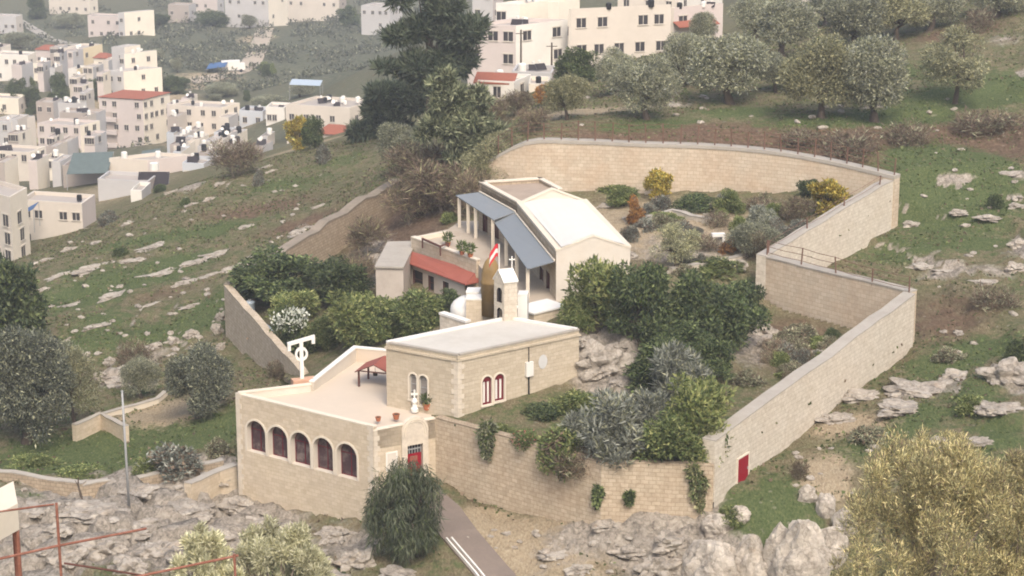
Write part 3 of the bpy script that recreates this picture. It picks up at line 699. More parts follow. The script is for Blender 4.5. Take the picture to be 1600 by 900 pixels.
# ------------------------------------------------------------------ walls of the compound
def wall(name, label, pts, thick, below, mat, cop_h=0.12, cop_over=0.05, side=1, cop_mat=None, wob=0.06, seed=1, step=2.0):
    """pts: (x, y, ztop); below: list of bottom heights or None (ground - 1). The outer (measured) face lies on pts; thickness to the side."""
    rnd = random.Random(seed)
    P = []; B = []
    for k in range(len(pts) - 1):
        a, b = np.array(pts[k], float), np.array(pts[k + 1], float); n = max(1, int(np.hypot(*(b - a)[:2]) / step))
        for i in range(n):
            q = a + (b - a) * i / n
            if i: q[2] += rnd.uniform(-wob, wob)
            P.append(q)
    P.append(np.array(pts[-1], float))
    N = len(P); nr = []
    for k in range(N):
        a = P[max(k - 1, 0)]; b = P[min(k + 1, N - 1)]; e = (b - a)[:2]; e = e / np.hypot(*e); nr.append(np.array([e[1], -e[0]]) * side)
    c = P[0]; root = empty(name, (c[0], c[1], c[2] - 4), label=label, cat='wall')
    sb, cb = MB(), MB()
    for k in range(N - 1):
        a, b = P[k], P[k + 1]; na, nb = nr[k], nr[k + 1]
        z0 = [below if below is not None else min(gz(*q[:2]), gz(*(q[:2] + nn * (-1))), q[2] - 3.0) - 2.6 for q, nn in ((a, na), (b, nb))]
        fa, fb = a[:2], b[:2]; ia, ib = fa - na * thick, fb - nb * thick
        sb.poly([(*fa, z0[0]), (*fb, z0[1]), (*fb, b[2]), (*fa, a[2])][::side])
        sb.poly([(*ia, z0[0]), (*ib, z0[1]), (*ib, b[2]), (*ia, a[2])][::-side])
        ov = cop_over
        q = [fa + na * ov, fb + nb * ov, ib - nb * ov, ia - na * ov]
        cb.prism(q, [a[2], b[2], b[2], a[2]], [a[2] + cop_h, b[2] + cop_h, b[2] + cop_h, a[2] + cop_h], bottom=True)
    for k in (0, N - 1):
        a = P[k]; i_2 = a[:2] - nr[k] * thick; zz = min(gz(*a[:2]), a[2] - 3) - 1.2 if below is None else below
        sb.poly([(*a[:2], zz), (*i_2, zz), (*i_2, a[2]), (*a[:2], a[2])])
    sb.build('stonework', mat, root); cb.build('coping', cop_mat or M['coping'], root)
    return root
# retaining wall under the front garden (with its foot running down to the ramp)
wr = wall('retaining_wall', 'long brown stone retaining wall running from the arched gate along the front of the shrub garden', [(*A3[:2], 2.45), (*R1[:2], 2.4), (*R2[:2], 2.55)], 0.55, -5.0, M['stone_retain'], 0.10, 0.02, 1, M['stone_rough'], 0.05, 3, 1.4)
ww = wall('perimeter_wall', 'tall pale stone wall climbing the slope from the red door to its sharp corner', [(*W0[:2], 4.2), tuple((W0 * .52 + W1 * .48)[:2]) + (5.25,), (*W1[:2], 6.5)], 0.95, None, M['stone_pale'], 0.07, 0.02, 1, None, 0.09, 5)
# end face of the pale wall above the red-brown retaining wall
wall('perimeter_wall', 'tan stone wall running back from the sharp corner, second fold of the zigzag', [(W1[0] - 0.3, W1[1] + 0.35, 6.5), (*W2[:2], 6.5)], 0.8, None, M['stone_back'], 0.12, 0.05, -1, None, 0.05, 6)
wall('perimeter_wall', 'pale stone wall behind the zigzag fold rising to the rounded upper corner', [(*W2[:2], 6.6), tuple((W2 * .5 + W3 * .5)[:2]) + (7.7,), (*(W2 * .12 + W3 * .88)[:2], 8.55), (*W3[:2], 8.6)], 0.9, None, M['stone_pale'], 0.07, 0.02, 1, None, 0.09, 7)
wall('perimeter_wall', 'long tan stone wall along the back of the upper garden under the olive slope', [tuple(p - np.array([0, 0, .25])) for p in BK], 1.0, None, M['stone_back'], 0.3, 0.06, -1, None, 0.10, 8)
wall('perimeter_wall', 'weathered grey-brown wall descending the left hillside to the courtyard corner', [(*L0[:2], 1.8), tuple((L0 * .7 + L1 * .3)[:2]) + (1.6,), tuple((L0 * .35 + L1 * .65)[:2]) + (0.9,), (*L1[:2], 0.1)], 0.9, None, M['stone_rough'], 0.18, 0.05, 1, M['dull_coping'], 0.22, 9)
wall('perimeter_wall', 'tan wall of the left courtyard leading to the arcade terrace', [(*L1[:2], 0.1), tuple(at(470, 584, z=-1.0)[:2]) + (-1.0,)], 0.6, None, M['stone_rough2'], 0.10, 0.02, 1, M['stone_rough2'], 0.10, 10, 1.6)
# red door in the pale wall
pw = Panel(W0, W1)
def pxop(P, x0, x1, yt, yb, arched=True):
    xm = (x0 + x1) / 2
    u0 = on_wall(x0, (yt + yb) / 2, P.o, P.o + P.u)[0]; u1 = on_wall(x1, (yt + yb) / 2, P.o, P.o + P.u)[0]
    return (u0, u1, on_wall(xm, yb, P.o, P.o + P.u)[1], on_wall(xm, yt, P.o, P.o + P.u)[1], arched)
op = pxop(pw, 1152, 1168, 714, 758, False)
dr = empty('door', pw.p((op[0] + op[1]) / 2, op[2]), label='plain crimson metal door at the foot of the pale wall', cat='door')
mb = MB(); mb.obox(pw.o, pw.u, pw.n, (op[0], op[1]), (-.05, .05), (op[2], op[3])); mb.build('leaf', M['crimson'], dr)
mb = MB()
for ur, zr in (((op[0] - .12, op[0] - .003), (op[2], op[3] + .12)), ((op[1] + .003, op[1] + .12), (op[2], op[3] + .12)), ((op[0], op[1]), (op[3] + .003, op[3] + .118))):
    mb.obox(pw.o, pw.u, pw.n, ur, (-.05, .075), zr)
mb.build('frame', M['cream'], dr)
mb = MB(); mb.obox(pw.o, pw.u, pw.n, (op[1] - .16, op[1] - .1), (.05, .1), (op[2] + 1.0, op[2] + 1.16)); mb.build('handle', M['grey_metal'], dr)

# ------------------------------------------------------------------ arcade building with the roof terrace
fl = 2.2
arc_b = empty('arcade_building', (A1[0], A1[1], -5), label='stone monastery wing with five white-trimmed arches under a flat roof terrace', cat='building')
PA = Panel(A1, A2); PP = Panel(A2, A3)
arch_px = [(386, 415, 658, 708), (419.5, 449.5, 667, 717), (454.5, 485, 676, 728), (490, 520.5, 684.5, 737), (526.5, 558, 693.5, 747)]
ops = [pxop(PA, *a) for a in arch_px]
mb = MB(); PA.face(mb, -8, 2.62, ops, 0, 0.62, 1)
mb.poly([(A1[0], A1[1], -8), (A5[0], A5[1], -8), (A5[0], A5[1], 2.62), (A1[0], A1[1], 2.62)][::-1])
mb.build('wall', [M['stone'], M['plaster']], arc_b)
rndw = random.Random(4)
for i, o_ in enumerate(ops):
    PA.trim(o_, 0.15, 0.05, 'arch_trim', M['cream'], arc_b)
    PA.window(o_, 0.52, 2, 1, M['mauve'], M['maroon'], arc_b, 0.05)
mb = MB()                                            # rusticated corner quoins at both ends of the arcade front
k = 0; z = -6.0
while z < 2.5:
    w = 0.34 if k % 2 else 0.52
    mb.obox(PA.o, PA.u, PA.n, (0.0, w), (-.1, .035), (z, z + .36)); mb.obox(PA.o, PA.u, PA.n, (PA.L - w, PA.L), (-.1, .035), (z, z + .36)); z += .38; k += 1
mb.build('quoin', M['quoin'], arc_b)
tp = [A1 + np.array([.12, .1, 0]), A2 + np.array([.02, .12, 0]), A3 + np.array([-.1, .12, 0]), at(712, 655, z=2.2), at(690, 590, z=2.2), at(640, 549, z=2.2), A7, A6, A5]
mb = MB(); mb.prism([p[:2] for p in tp], 1.0, fl); mb.build('terrace_floor', M['terrace'], arc_b)
def parapet(name, pts, t, z0, mat_in, cop, parent, side=1, ch=0.1):
    w_, c_ = MB(), MB()
    for a, b in zip(pts, pts[1:]):
        e = np.array(b[:2]) - np.array(a[:2]); L = np.hypot(*e); e /= L; n = np.array([e[1], -e[0]]) * side
        q = [a[:2], b[:2], b[:2] - n * t, a[:2] - n * t]
        w_.prism(q, z0, [a[2], b[2], b[2], a[2]])
        q2 = [a[:2] + n * .05 - e * .03, b[:2] + n * .05 + e * .03, b[:2] - n * (t + .05) + e * .03, a[:2] - n * (t + .05) - e * .03]
        c_.prism(q2, [a[2], b[2], b[2], a[2]], [a[2] + ch, b[2] + ch, b[2] + ch, a[2] + ch], bottom=True)
    o = w_.build(name, mat_in, parent); c_.build('coping', cop, o); return o
parapet('parapet', [np.array([*(A1[:2] - PA.n * .03), 2.6]), np.array([*(A2[:2] - PA.n * .03), 2.6])], 0.3, 1.2, M['stone'], M['cream'], arc_b, 1)
parapet('parapet', [np.array([*A5[:2], 2.7]), np.array([*(A1[:2] + (A5 - A1)[:2] * .04), 2.7])], 0.28, 1.2, M['plaster'], M['cream'], arc_b, 1)
ph_ = np.array([*A5[:2], 2.75]);
parapet('parapet', [np.array([*A7[:2], 3.2]) + (A7 - A6) * .8 * np.array([1, 1, 0]), np.array([*A7[:2], 3.2]), np.array([*A6[:2], 3.25])], 0.3, 1.2, M['terrace'], M['white'], arc_b, 1)
parapet('parapet', [np.array([*A6[:2], 3.25]), np.array([*(A6 * .5 + A5 * .5)[:2], 3.05]), np.array([*A5[:2], 2.85])], 0.3, -4, M['plaster'], M['white'], arc_b, 1)
# gate front with the pointed portal
dop = pxop(PP, 636, 660, 694, 757, False)
pop = (dop[0] - .12, dop[1] + .12, dop[2], on_wall(650, 660, PP.o, PP.o + PP.u)[1], True)
mb = MB(); PP.face(mb, -8, 2.35, [dop], 0, 0.3)
mb.build('gate_wall', M['stone'], arc_b)
pb = MB(); PP.face(pb, -1.8, 2.9, [], 0);
mb = MB()                                            # raised portal surround, a shallow pointed slab on the face
ow = 0.42; U0, U1 = dop[0] - ow, dop[1] + ow; uc = (U0 + U1) / 2
outl = [(U0, -2.2), (U0, 1.9)] + [(uc + (uc - U0) * math.cos(t) * -1 if False else uc - (uc - U0) * math.cos(t), 1.9 + 0.95 * math.sin(t)) for t in np.linspace(0.1, math.pi - .1, 13)] + [(U1, 1.9), (U1, -2.2)]
inn_ = [(dop[0], -2.2), (dop[0], dop[3])] + [(dop[0] + (dop[1] - dop[0]) * k / 12, dop[3]) for k in range(13)] + [(dop[1], dop[3]), (dop[1], -2.2)]
for i in range(len(outl) - 1):
    mb.poly([PP.p(*inn_[i], .12), PP.p(*outl[i], .12), PP.p(*outl[i + 1], .12), PP.p(*inn_[i + 1], .12)])
    mb.poly([PP.p(*outl[i], -.25), PP.p(*outl[i + 1], -.25), PP.p(*outl[i + 1], .12), PP.p(*outl[i], .12)])
    mb.poly([PP.p(*inn_[i], -.25), PP.p(*inn_[i], .12), PP.p(*inn_[i + 1], .12), PP.p(*inn_[i + 1], -.25)])
mb.build('portal', M['quoin'], arc_b)
for e_, w_ in ((0.30, .08), (0.12, .06)):
    PP.trim((U0 + e_, U1 - e_, 1.55, 2.75 - e_ * .7, True), w_, .17, 'arch_moulding', M['cream'], arc_b)
gd = MB(); gd.obox(PP.o, PP.u, PP.n, (dop[0], dop[1]), (-.22, -.16), (dop[2] - .4, dop[3] - .72)); gd = gd.build('door', M['crimson'], arc_b)
gl = MB(); gl.obox(PP.o, PP.u, PP.n, (dop[0], dop[1]), (-.24, -.19), (dop[3] - .71, dop[3])); gl = gl.build('transom', M['glass'], arc_b)
fb = MB()
for t in np.linspace(0.04, .96, 6): fb.obox(PP.o, PP.u, PP.n, (dop[0] + (dop[1] - dop[0]) * t - .025, dop[0] + (dop[1] - dop[0]) * t + .025), (-.188, -.15), (dop[3] - .7, dop[3]))
fb.obox(PP.o, PP.u, PP.n, (dop[0], dop[1]), (-.185, -.14), (dop[3] - .42, dop[3] - .34)); fb.build('grille', M['grey_metal'], gl)
mb = MB(); mb.obox(PP.o, PP.u, PP.n, ((dop[0] + dop[1]) / 2 - .3, (dop[0] + dop[1]) / 2 + .3), (-.158, -.13), (dop[3] - 1.5, dop[3] - .9)); mb.build('door_panel', M['brick_red'], gd)
lw = pxop(PP, 605, 619, 708, 735, False)
PP.trim(lw, .1, .05, 'window_surround', M['white'], arc_b)
mb = MB(); mb.obox(PP.o, PP.u, PP.n, (lw[0], lw[1]), (-.05, .03), (lw[2], lw[3])); mb.build('notice_panel', M['plaster'], arc_b)
mb = MB()
k = 0; z = -6.0
while z < 2.3:
    w = 0.3 if k % 2 else 0.46
    mb.obox(PP.o, PP.u, PP.n, (0.02, w), (-.1, .04), (z, z + .36)); z += .38; k += 1
mb.build('quoin', M['quoin'], arc_b)
parapet('parapet', [np.array([*A2[:2], 2.35]), np.array([*A3[:2], 2.4])], 0.32, 1.0, M['stone'], M['cream'], arc_b, 1, .08)

# ------------------------------------------------------------------ church block
C1 = at(603, 533, z=7.0); C2 = at(715, 553, z=7.0); C3 = at(905, 513, z=7.0)
C4 = C1 + (C3 - C2)
ch = empty('church_block', (C2[0], C2[1], 1.5), label='two-storey stone church block with flat roof and paired arched windows on two sides', cat='building')
PL, PR = Panel(C1, C2), Panel(C2, C3)
lo = [pxop(PL, 640, 651, 584, 624), pxop(PL, 655, 668, 587, 634)]
ro = [pxop(PR, 753.5, 768, 588, 632), pxop(PR, 772.5, 787.5, 584, 626)]
mb = MB(); PL.face(mb, -2, 6.85, lo, 0, .3, 1); PR.face(mb, -2, 6.85, ro, 0, .25, 1)
mb.poly([(*C3[:2], -2), (*C4[:2], -2), (*C4[:2], 6.85), (*C3[:2], 6.85)]); mb.poly([(*C4[:2], -2), (*C1[:2], -2), (*C1[:2], 6.85), (*C4[:2], 6.85)])
mb.build('wall', [M['stone_church'], M['plaster']], ch)
for o_ in lo:
    PL.trim(o_, .12, .04, 'window_surround', M['cream'], ch, True); PL.window(o_, .22, 1, 3, M['grey_pane'], M['grey_metal'], ch, .04)
for o_ in ro:
    PR.trim(o_, .13, .05, 'window_surround', M['cream'], ch, True)
    w = PR.window(o_, .14, 2, 1, M['white'], M['maroon'], ch, .13)
    zs = o_[3] - (o_[1] - o_[0]) / 2; mb = MB()
    A_ = Panel.arc((o_[0], o_[1], zs, o_[3], True)); mb.poly([PR.p(x, y, -.075) for x, y in A_][::-1]); mb.build('fanlight', M['maroon'], w)
mb = MB()
for Pn in (PL, PR):                                  # corner quoins
    k = 0; z = -1.0
    while z < 6.3:
        w = 0.3 if (k + (Pn is PR)) % 2 else 0.5
        if Pn is PL: mb.obox(Pn.o, Pn.u, Pn.n, (Pn.L - w, Pn.L + .02), (-.1, .04), (z, z + .34))
        else: mb.obox(Pn.o, Pn.u, Pn.n, (-.02, w), (-.1, .043), (z, z + .34))
        z += .36; k += 1
mb.build('quoin', M['quoin'], ch)
mb = MB()
for Pn in (PL, PR): mb.obox(Pn.o, Pn.u, Pn.n, (-.08, Pn.L + .08), (-.2, .10), (6.45, 6.6))
mb.build('cornice', M['stone_church'], ch)
mb = MB(); q = [p[:2] for p in (C1, C2, C3, C4)]; cc = sum(q) / 4; mb.prism([cc + (p - cc) * .985 for p in q], 6.0, 6.86); mb.build('roof', M['church_roof'], ch)
for a, b, mt in ((C1, C2, 'coping'), (C2, C3, 'coping'), (C3, C4, 'white'), (C4, C1, 'white')):
    mb = MB(); e = (b - a)[:2]; e = e / np.hypot(*e); n = np.array([e[1], -e[0]]); L = np.hypot(*(b - a)[:2])
    mb.obox(a[:2], e, n, (.14, L - .02), (-.22, .05 if mt == 'coping' else .03), (6.855, 6.98 if mt == 'coping' else 7.03)); mb.build('coping', M[mt], ch)
# meter box and cable on the right wall
bx = pxop(PR, 820, 831, 565, 587, False)
mt_ = empty('meter_box', PR.p((bx[0] + bx[1]) / 2, bx[2]), label='small white meter box with dark cable fixed on the church side wall', cat='meter box')
mb = MB(); mb.obox(PR.o, PR.u, PR.n, (bx[0], bx[1]), (0.003, .22), (bx[2], bx[3])); mb.build('box', M['white'], mt_)
mb = MB(); uc = (bx[0] + bx[1]) / 2
mb.tube([PR.p(uc, 6.4, .06), PR.p(uc, bx[3] - .02, .06)], .035); mb.tube([PR.p(uc, bx[2] + .02, .06), PR.p(uc, bx[2] - 1.3, .07), PR.p(uc + .3, bx[2] - 2.0, .1), PR.p(uc + 1.3, bx[2] - 2.3, .25), PR.p(uc + 2.4, bx[2] - 2.1, .3)], .06); mb.build('cable', M['black'], mt_)
pq = on_wall(848, 565, PR.o, PR.o + PR.u)
mb = MB(); r_ = .42
mb.V = [PR.p(pq[0], pq[1], .05)] + [PR.p(pq[0] + r_ * math.cos(t) * .9, pq[1] + r_ * 1.25 * math.sin(t), .03) for t in np.linspace(0, 2 * math.pi, 21)[:-1]]
mb.F = [[0, 1 + k, 1 + (k + 1) % 20] for k in range(20)]; mb.M = [0] * 20
tag(mb.build('wall_plaque', plain_mat('pale_plaque', (0.50, 0.49, 0.46), .1, 2)), 'pale oval plaque on the church side wall beside the meter box', 'plaque')

# ------------------------------------------------------------------ bell-cote, drum, low white roofs behind the church
def rect_from(px0, px1, z, y, depth, rot):           # helper: oriented rectangle footprint with its near edge between two pixels
    pass
bd = 159.2
b0 = at(772, 497, y=bd + .9); b1 = at(788, 502, y=bd); b2 = at(808, 497, y=bd + .35)
b0[2] = b1[2] = b2[2] = 6.9; b3 = b0 + b2 - b1
bc = empty('bell_cote', (b1[0], b1[1], 6.86), label='small pale stone bell-cote with arched opening and pitched white cap on the church roof', cat='bell tower')
zt = 9.75; Pb0, Pb1 = Panel(b0, b1), Panel(b1, b2)
u_ = Pb0.L; aop = (u_ * .28, u_ * .78, 8.15, 9.25, True); nop = (u_ * .3, u_ * .8, 6.9, 7.75, True)
mb = MB(); Pb0.face(mb, 7.95, zt, [aop], 0, .35, 1); Pb0.face(mb, 6.85, 7.95, [nop], 0, .2, 1); Pb1.face(mb, 6.85, zt, [], 0)
mb.poly([(*b2[:2], 6.85), (*b3[:2], 6.85), (*b3[:2], zt), (*b2[:2], zt)]); mb.poly([(*b3[:2], 6.85), (*b0[:2], 6.85), (*b0[:2], zt), (*b3[:2], zt)])
am = (b0 + b1) / 2; bm = (b3 + b2) / 2
mb.poly([(*b0[:2], zt), (*b1[:2], zt), (*am[:2], zt + .75)]); mb.poly([(*b2[:2], zt), (*b3[:2], zt), (*bm[:2], zt + .75)])
mb.build('tower', [M['stone_pale'], M['glass']], bc)
mb = MB(); ov = .08
def cap(a, b, r0, r1):
    n = np.cross(np.array([*(b - a)[:2], 0]), np.array([0, 0, 1.])); n = n / np.linalg.norm(n) * ov
    A_, B_ = np.array([a[0], a[1], zt - .04]) + n, np.array([b[0], b[1], zt - .04]) + n
    T0, T1 = np.array([r0[0], r0[1], zt + .78]), np.array([r1[0], r1[1], zt + .78]); d_ = (T1 - T0); d_ = d_ / np.linalg.norm(d_) * ov
    lo_ = [A_ - d_, B_ + d_, T1 + d_, T0 - d_]; hi_ = [p + np.array([0, 0, .1]) for p in lo_]
    mb.poly(hi_); mb.poly(lo_[::-1])
    for k in range(4): mb.poly([lo_[k], lo_[(k + 1) % 4], hi_[(k + 1) % 4], hi_[k]])
cap(b1, b2, am, bm); cap(b3, b0, bm, am)
mb.build('cap', M['white'], bc)
bell = MB(); bl = (b0 + b1 + b2 + b3) / 4; bell.lathe((bl[0], bl[1], 8.35), [(.02, .55), (.1, .52), (.14, .3), (.22, .05), (.24, 0)][::-1], 14); bell.build('bell', M['drum'], bc, True)
cr = empty('cross', (bm[0], bm[1], zt + .8), label='slim white cross standing on the back of the bell-cote cap', cat='cross')
mb = MB(); mb.tube([(bm[0], bm[1], zt + .8), (bm[0], bm[1], zt + 1.75)], .055); mb.tube([(bm[0] - .22, bm[1], zt + 1.5), (bm[0] + .22, bm[1], zt + 1.5)], .05); mb.build('bars', M['white'], cr)
fp_ = empty('flagpole', (am[0], am[1], zt + .8), label='white pole with red and white flag on the front of the bell-cote', cat='flagpole')
mb = MB(); mb.tube([(am[0], am[1], zt + .75), (am[0], am[1], zt + 2.75)], .045); mb.build('pole', M['white'], fp_)
fv = MB(); nu = 8
for i in range(nu):
    for (za, zb_, mi) in ((0, .38, 0), (.38, .72, 1), (.72, 1.0, 0)):
        def fpnt(t, z): return (am[0] - .08 - .62 * t, am[1] + .16 * math.sin(t * 6) * t, zt + 2.75 - z * .95 - t * t * .85 + .06 * math.sin(t * 9))
        fv.poly([fpnt(i / nu, za), fpnt((i + 1) / nu, za), fpnt((i + 1) / nu, zb_), fpnt(i / nu, zb_)], mi)
fv.build('flag', [M['flag_red'], M['white']], fp_, True)
dc = at(767, 466, y=162); dt = at(767, 402, y=162)[2]; dz0 = 6.5
mb = MB(); hh = dt - dz0; mb.lathe((dc[0], dc[1], dz0), [(.7, 0), (.7, hh * .55), (.75, hh * .56), (.75, hh * .59), (.7, hh * .61), (.68, hh * .72), (.59, hh * .83), (.43, hh * .925), (.22, hh * .985), (.03, hh)], 22)
tag(mb.build('dome_turret', M['drum'], None, True), 'tall ochre-brown round turret with domed top beside the bell-cote', 'turret')
lowb = empty('apse_roof', (at(740, 490, y=161)[0], 161, 5), label='low white stepped and rounded roofs at the rear of the church', cat='building')
def blk(px0, px1, yt, y, dep, zb, mat, name, skew=.25, cop=None):
    p0 = at(px0, yt, y=y); p1 = at(px1, yt, y=y + (px1 - px0) * .0); zt_ = p0[2]
    q = [p0[:2], p1[:2], p1[:2] + np.array([skew * dep, dep]), p0[:2] + np.array([skew * dep, dep])]
    m_ = MB(); m_.prism(q, zb, zt_); o = m_.build(name, mat, lowb)
    if cop:
        c_ = MB(); k = sum(q) / 4; c_.prism([k + (p - k) * 1.04 for p in q], zt_ + .002, zt_ + .1, bottom=True); c_.build('coping', cop, o)
    return o
_a, _b = at(687, 488, y=162.4), at(727, 503, y=160.3); _e = (_b - _a)[:2]; _L = np.hypot(*_e); _e /= _L; _n = np.array([_e[1], -_e[0]])
mb = MB(); mb.obox(_a[:2], _e, _n, (0, _L), (-.45, 0), (3.5, 6.4)); _o = mb.build('parapet_wall', M['stone_pale'], lowb); mb = MB(); mb.obox(_a[:2], _e, _n, (-.06, _L + .06), (-.5, .05), (6.402, 6.56)); mb.build('coping', M['white'], _o)
blk(728, 773, 469, 161.9, 1.2, 3.5, M['stone'], 'parapet_block', .1, M['white'])
blk(809, 824, 462, 160.4, 1.0, 5.5, M['white'], 'roof_block', .1, M['white'])
mb = MB(); dc2 = at(736, 462, y=163.9); mb.lathe((dc2[0], dc2[1], dc2[2] - 1.5), [(1.55, -2), (1.55, .5), (1.5, .75), (1.3, 1.05), (.95, 1.3), (.5, 1.45), (.02, 1.5)], 28); mb.build('dome', M['white'], lowb, True)
blk(728, 748, 458, 163.2, 1.2, 4, M['white'], 'roof_block', .1, M['white'])
p0, p1 = at(834, 489, y=164.5), at(884, 486, y=166.5)
mb = MB(); e = (p1 - p0)[:2]; e /= np.hypot(*e); n = np.array([e[1], -e[0]]); L = np.hypot(*(p1 - p0)[:2])
mb.obox(p0[:2], e, n, (0, L), (-2.2, 0), (3.5, p0[2] - .12)); wb = mb.build('rear_wall', M['stone'], lowb)
mb = MB(); mb.obox(p0[:2], e, n, (-.1, L + .1), (-2.3, .1), (p0[2] - .118, p0[2])); mb.build('coping', M['white'], wb)

# ------------------------------------------------------------------ gabled chapel with flat rear part and veranda roofs
ze = 8.9
G1 = at(869, 393, z=ze); G2 = at(985, 388, z=ze); G4 = at(808, 319, z=ze); G3 = G2 + (G4 - G1)
Ga = (G1 + G2) / 2; Ga[2] = 9.95; Gb = (G4 + G3) / 2; Gb[2] = 10.1
cp = empty('chapel', (G1[0], G1[1], 4.8), label='cream gabled chapel with white roof, flat rear part and two grey veranda roofs', cat='building')
mb = MB()
PG = Panel(G1, G2); PS = Panel(G4, G1); PE = Panel(G2, G3)
wl = [pxop(PS, 843, 849, 418, 441, False), pxop(PS, 853.5, 859, 425, 457, False)]
PG.face(mb, 3.5, ze, [], 0); PS.face(mb, 3.5, ze + .02, wl, 1, .25, 2); PE.face(mb, 3.5, ze, [], 0)
mb.poly([(*G3[:2], 3.5), (*G4[:2], 3.5), (*G4[:2], ze), (*G3[:2], ze)])
mb.build('wall', [M['plaster'], M['stone_retain'], M['dark_wood']], cp)
for o_ in wl: PS.window(o_, .2, 1, 3, M['dark_wood'], M['maroon'], cp, .04)
for a, b, t, sgn in ((G1, G2, Ga, 1), (G4, G3, Gb, -1)):
    d_ = (G4 - G1) / np.linalg.norm(G4 - G1) * .32 * sgn; d_[2] = 0
    f = [np.array([*a[:2], ze]), np.array([*b[:2], ze]), t]; g = [p + d_ for p in f]
    if sgn < 0: f, g = g, f
    mb = MB(); mb.poly(f); mb.poly(g[::-1]); mb.build('pediment', M['plaster'], cp)
for a, b, t, sgn in ((G1, G2, Ga, 1), (G4, G3, Gb, -1)):
    d_ = (G4 - G1) / np.linalg.norm(G4 - G1) * .4 * sgn; d_[2] = 0; o_ = -d_ * .12; mb = MB()
    for p, q in ((np.array([*a[:2], ze]), t), (t, np.array([*b[:2], ze]))):
        lo_ = [p + o_, q + o_, q + d_, p + d_]; hi_ = [x + np.array([0, 0, .13]) for x in lo_]; lo_ = [x + np.array([0, 0, .004]) for x in lo_]
        mb.poly(hi_ if sgn > 0 else hi_[::-1])
        for k in range(4): mb.poly([lo_[k], lo_[(k + 1) % 4], hi_[(k + 1) % 4], hi_[k]])
    mb.build('pediment_coping', M['cream'], cp)
mb = MB(); d_ = (G4 - G1) / np.linalg.norm(G4 - G1); d_[2] = 0
N_ = 8; e_ = (G2 - G1); e_[2] = 0                     # shallow vaulted white roof between the pediments
def rf(t, s, lift=0): return (G1 + e_ * t)[:2].tolist() + [ze + .18 + .62 * (1 - (2 * t - 1) ** 2) + lift] if s == 0 else ((G1 + e_ * t + (G4 - G1))[:2]).tolist() + [ze + .12 + .34 * (1 - (2 * t - 1) ** 2) + lift]
for k in range(N_):
    t0, t1 = .07 + .86 * k / N_, .07 + .86 * (k + 1) / N_
    mb.poly([rf(t0, 0), rf(t1, 0), rf(t1, 1), rf(t0, 1)], 0)
mb.build('roof', [M['white_roof']], cp)
mb = MB()
for a, b in ((G4, G1), (G2, G3)):
    Pn = Panel(a, b); mb.obox(Pn.o, Pn.u, Pn.n, (0, Pn.L), (-.62, .06), (ze + .03, ze + .22))
mb.build('roof_edge', M['cream'], cp)
F1 = at(749, 283, z=9.1); F2 = at(846, 277, z=9.1); F3 = at(878, 294, z=9.1)
fq = [G4[:2] + np.array([.02, .05]), F1[:2], F2[:2], F3[:2], G3[:2] + np.array([-.02, .05])]
mb = MB(); mb.prism(fq, 3.5, 8.72, 0, 1); mb.build('flat_wing', [M['stone_rough'], M['terrace']], cp)
pl = [np.array([*p, 9.0]) for p in fq]
parapet('parapet', [pl[3], pl[2], pl[1], pl[0]], .35, 8.0, M['stone_rough'], M['cream'], cp, 1, .12)
tp_ = MB(); tp_.poly([(*(sum(fq) / 5 + (p - sum(fq) / 5) * .9), 8.735) for p in fq][::-1]); tp_.build('flat_roof', plain_mat('dusty_flat_roof', (.33, .26, .2), .15, .8, stain=(.2, .16, .12), stain_amt=.5), cp)
def slab(name, q, th, mat, parent, ridge=None):
    mb = MB(); hi = [np.array(p) for p in q]; lo_ = [p - np.array([0, 0, th]) for p in hi]
    mb.poly(hi); mb.poly(lo_[::-1])
    for k in range(4): mb.poly([lo_[k], lo_[(k + 1) % 4], hi[(k + 1) % 4], hi[k]])
    return mb.build(name, mat, parent)
V1 = [at(712, 305, z=7.7), at(771, 343, z=7.7), at(805, 331, z=8.3), at(749, 300, z=8.3)]
V2 = [at(771, 345, z=7.4), at(824, 420, z=7.4), at(866, 408, z=8.2), at(805, 333, z=8.22)]
slab('veranda_roof', V1, .08, M['grey_sheet'], cp); slab('veranda_roof', V2, .08, M['grey_sheet'], cp)
mb = MB()
for V in (V1, V2):
    a, b = V[2] if V is V2 else V[2], V[3]
    mb.tube([a + np.array([0, 0, .06]), b + np.array([0, 0, .06])], .07, 6)
mb.build('flashing', M['cream'], cp)
for a, b, fr in ((V1[0], V1[1], (.06, .3, .5, .95)), (V2[0], V2[1], (.35, .66, .97))):
    for f in fr:
        p = a + (b - a) * f; p = p + np.array([.12, .1, 0]); mb = MB()
        mb.obox(p[:2], np.array([1., 0]), np.array([0, 1.]), (-.14, .14), (-.14, .14), (4.6, p[2] - .06)); mb.build('post', M['cream'], cp)
mb = MB(); ev = [V1[0], V1[1], V1[2], V1[3]]
hw = [at(724, 372, z=4.95), at(775, 372, z=4.95), at(800, 350, z=4.95)]
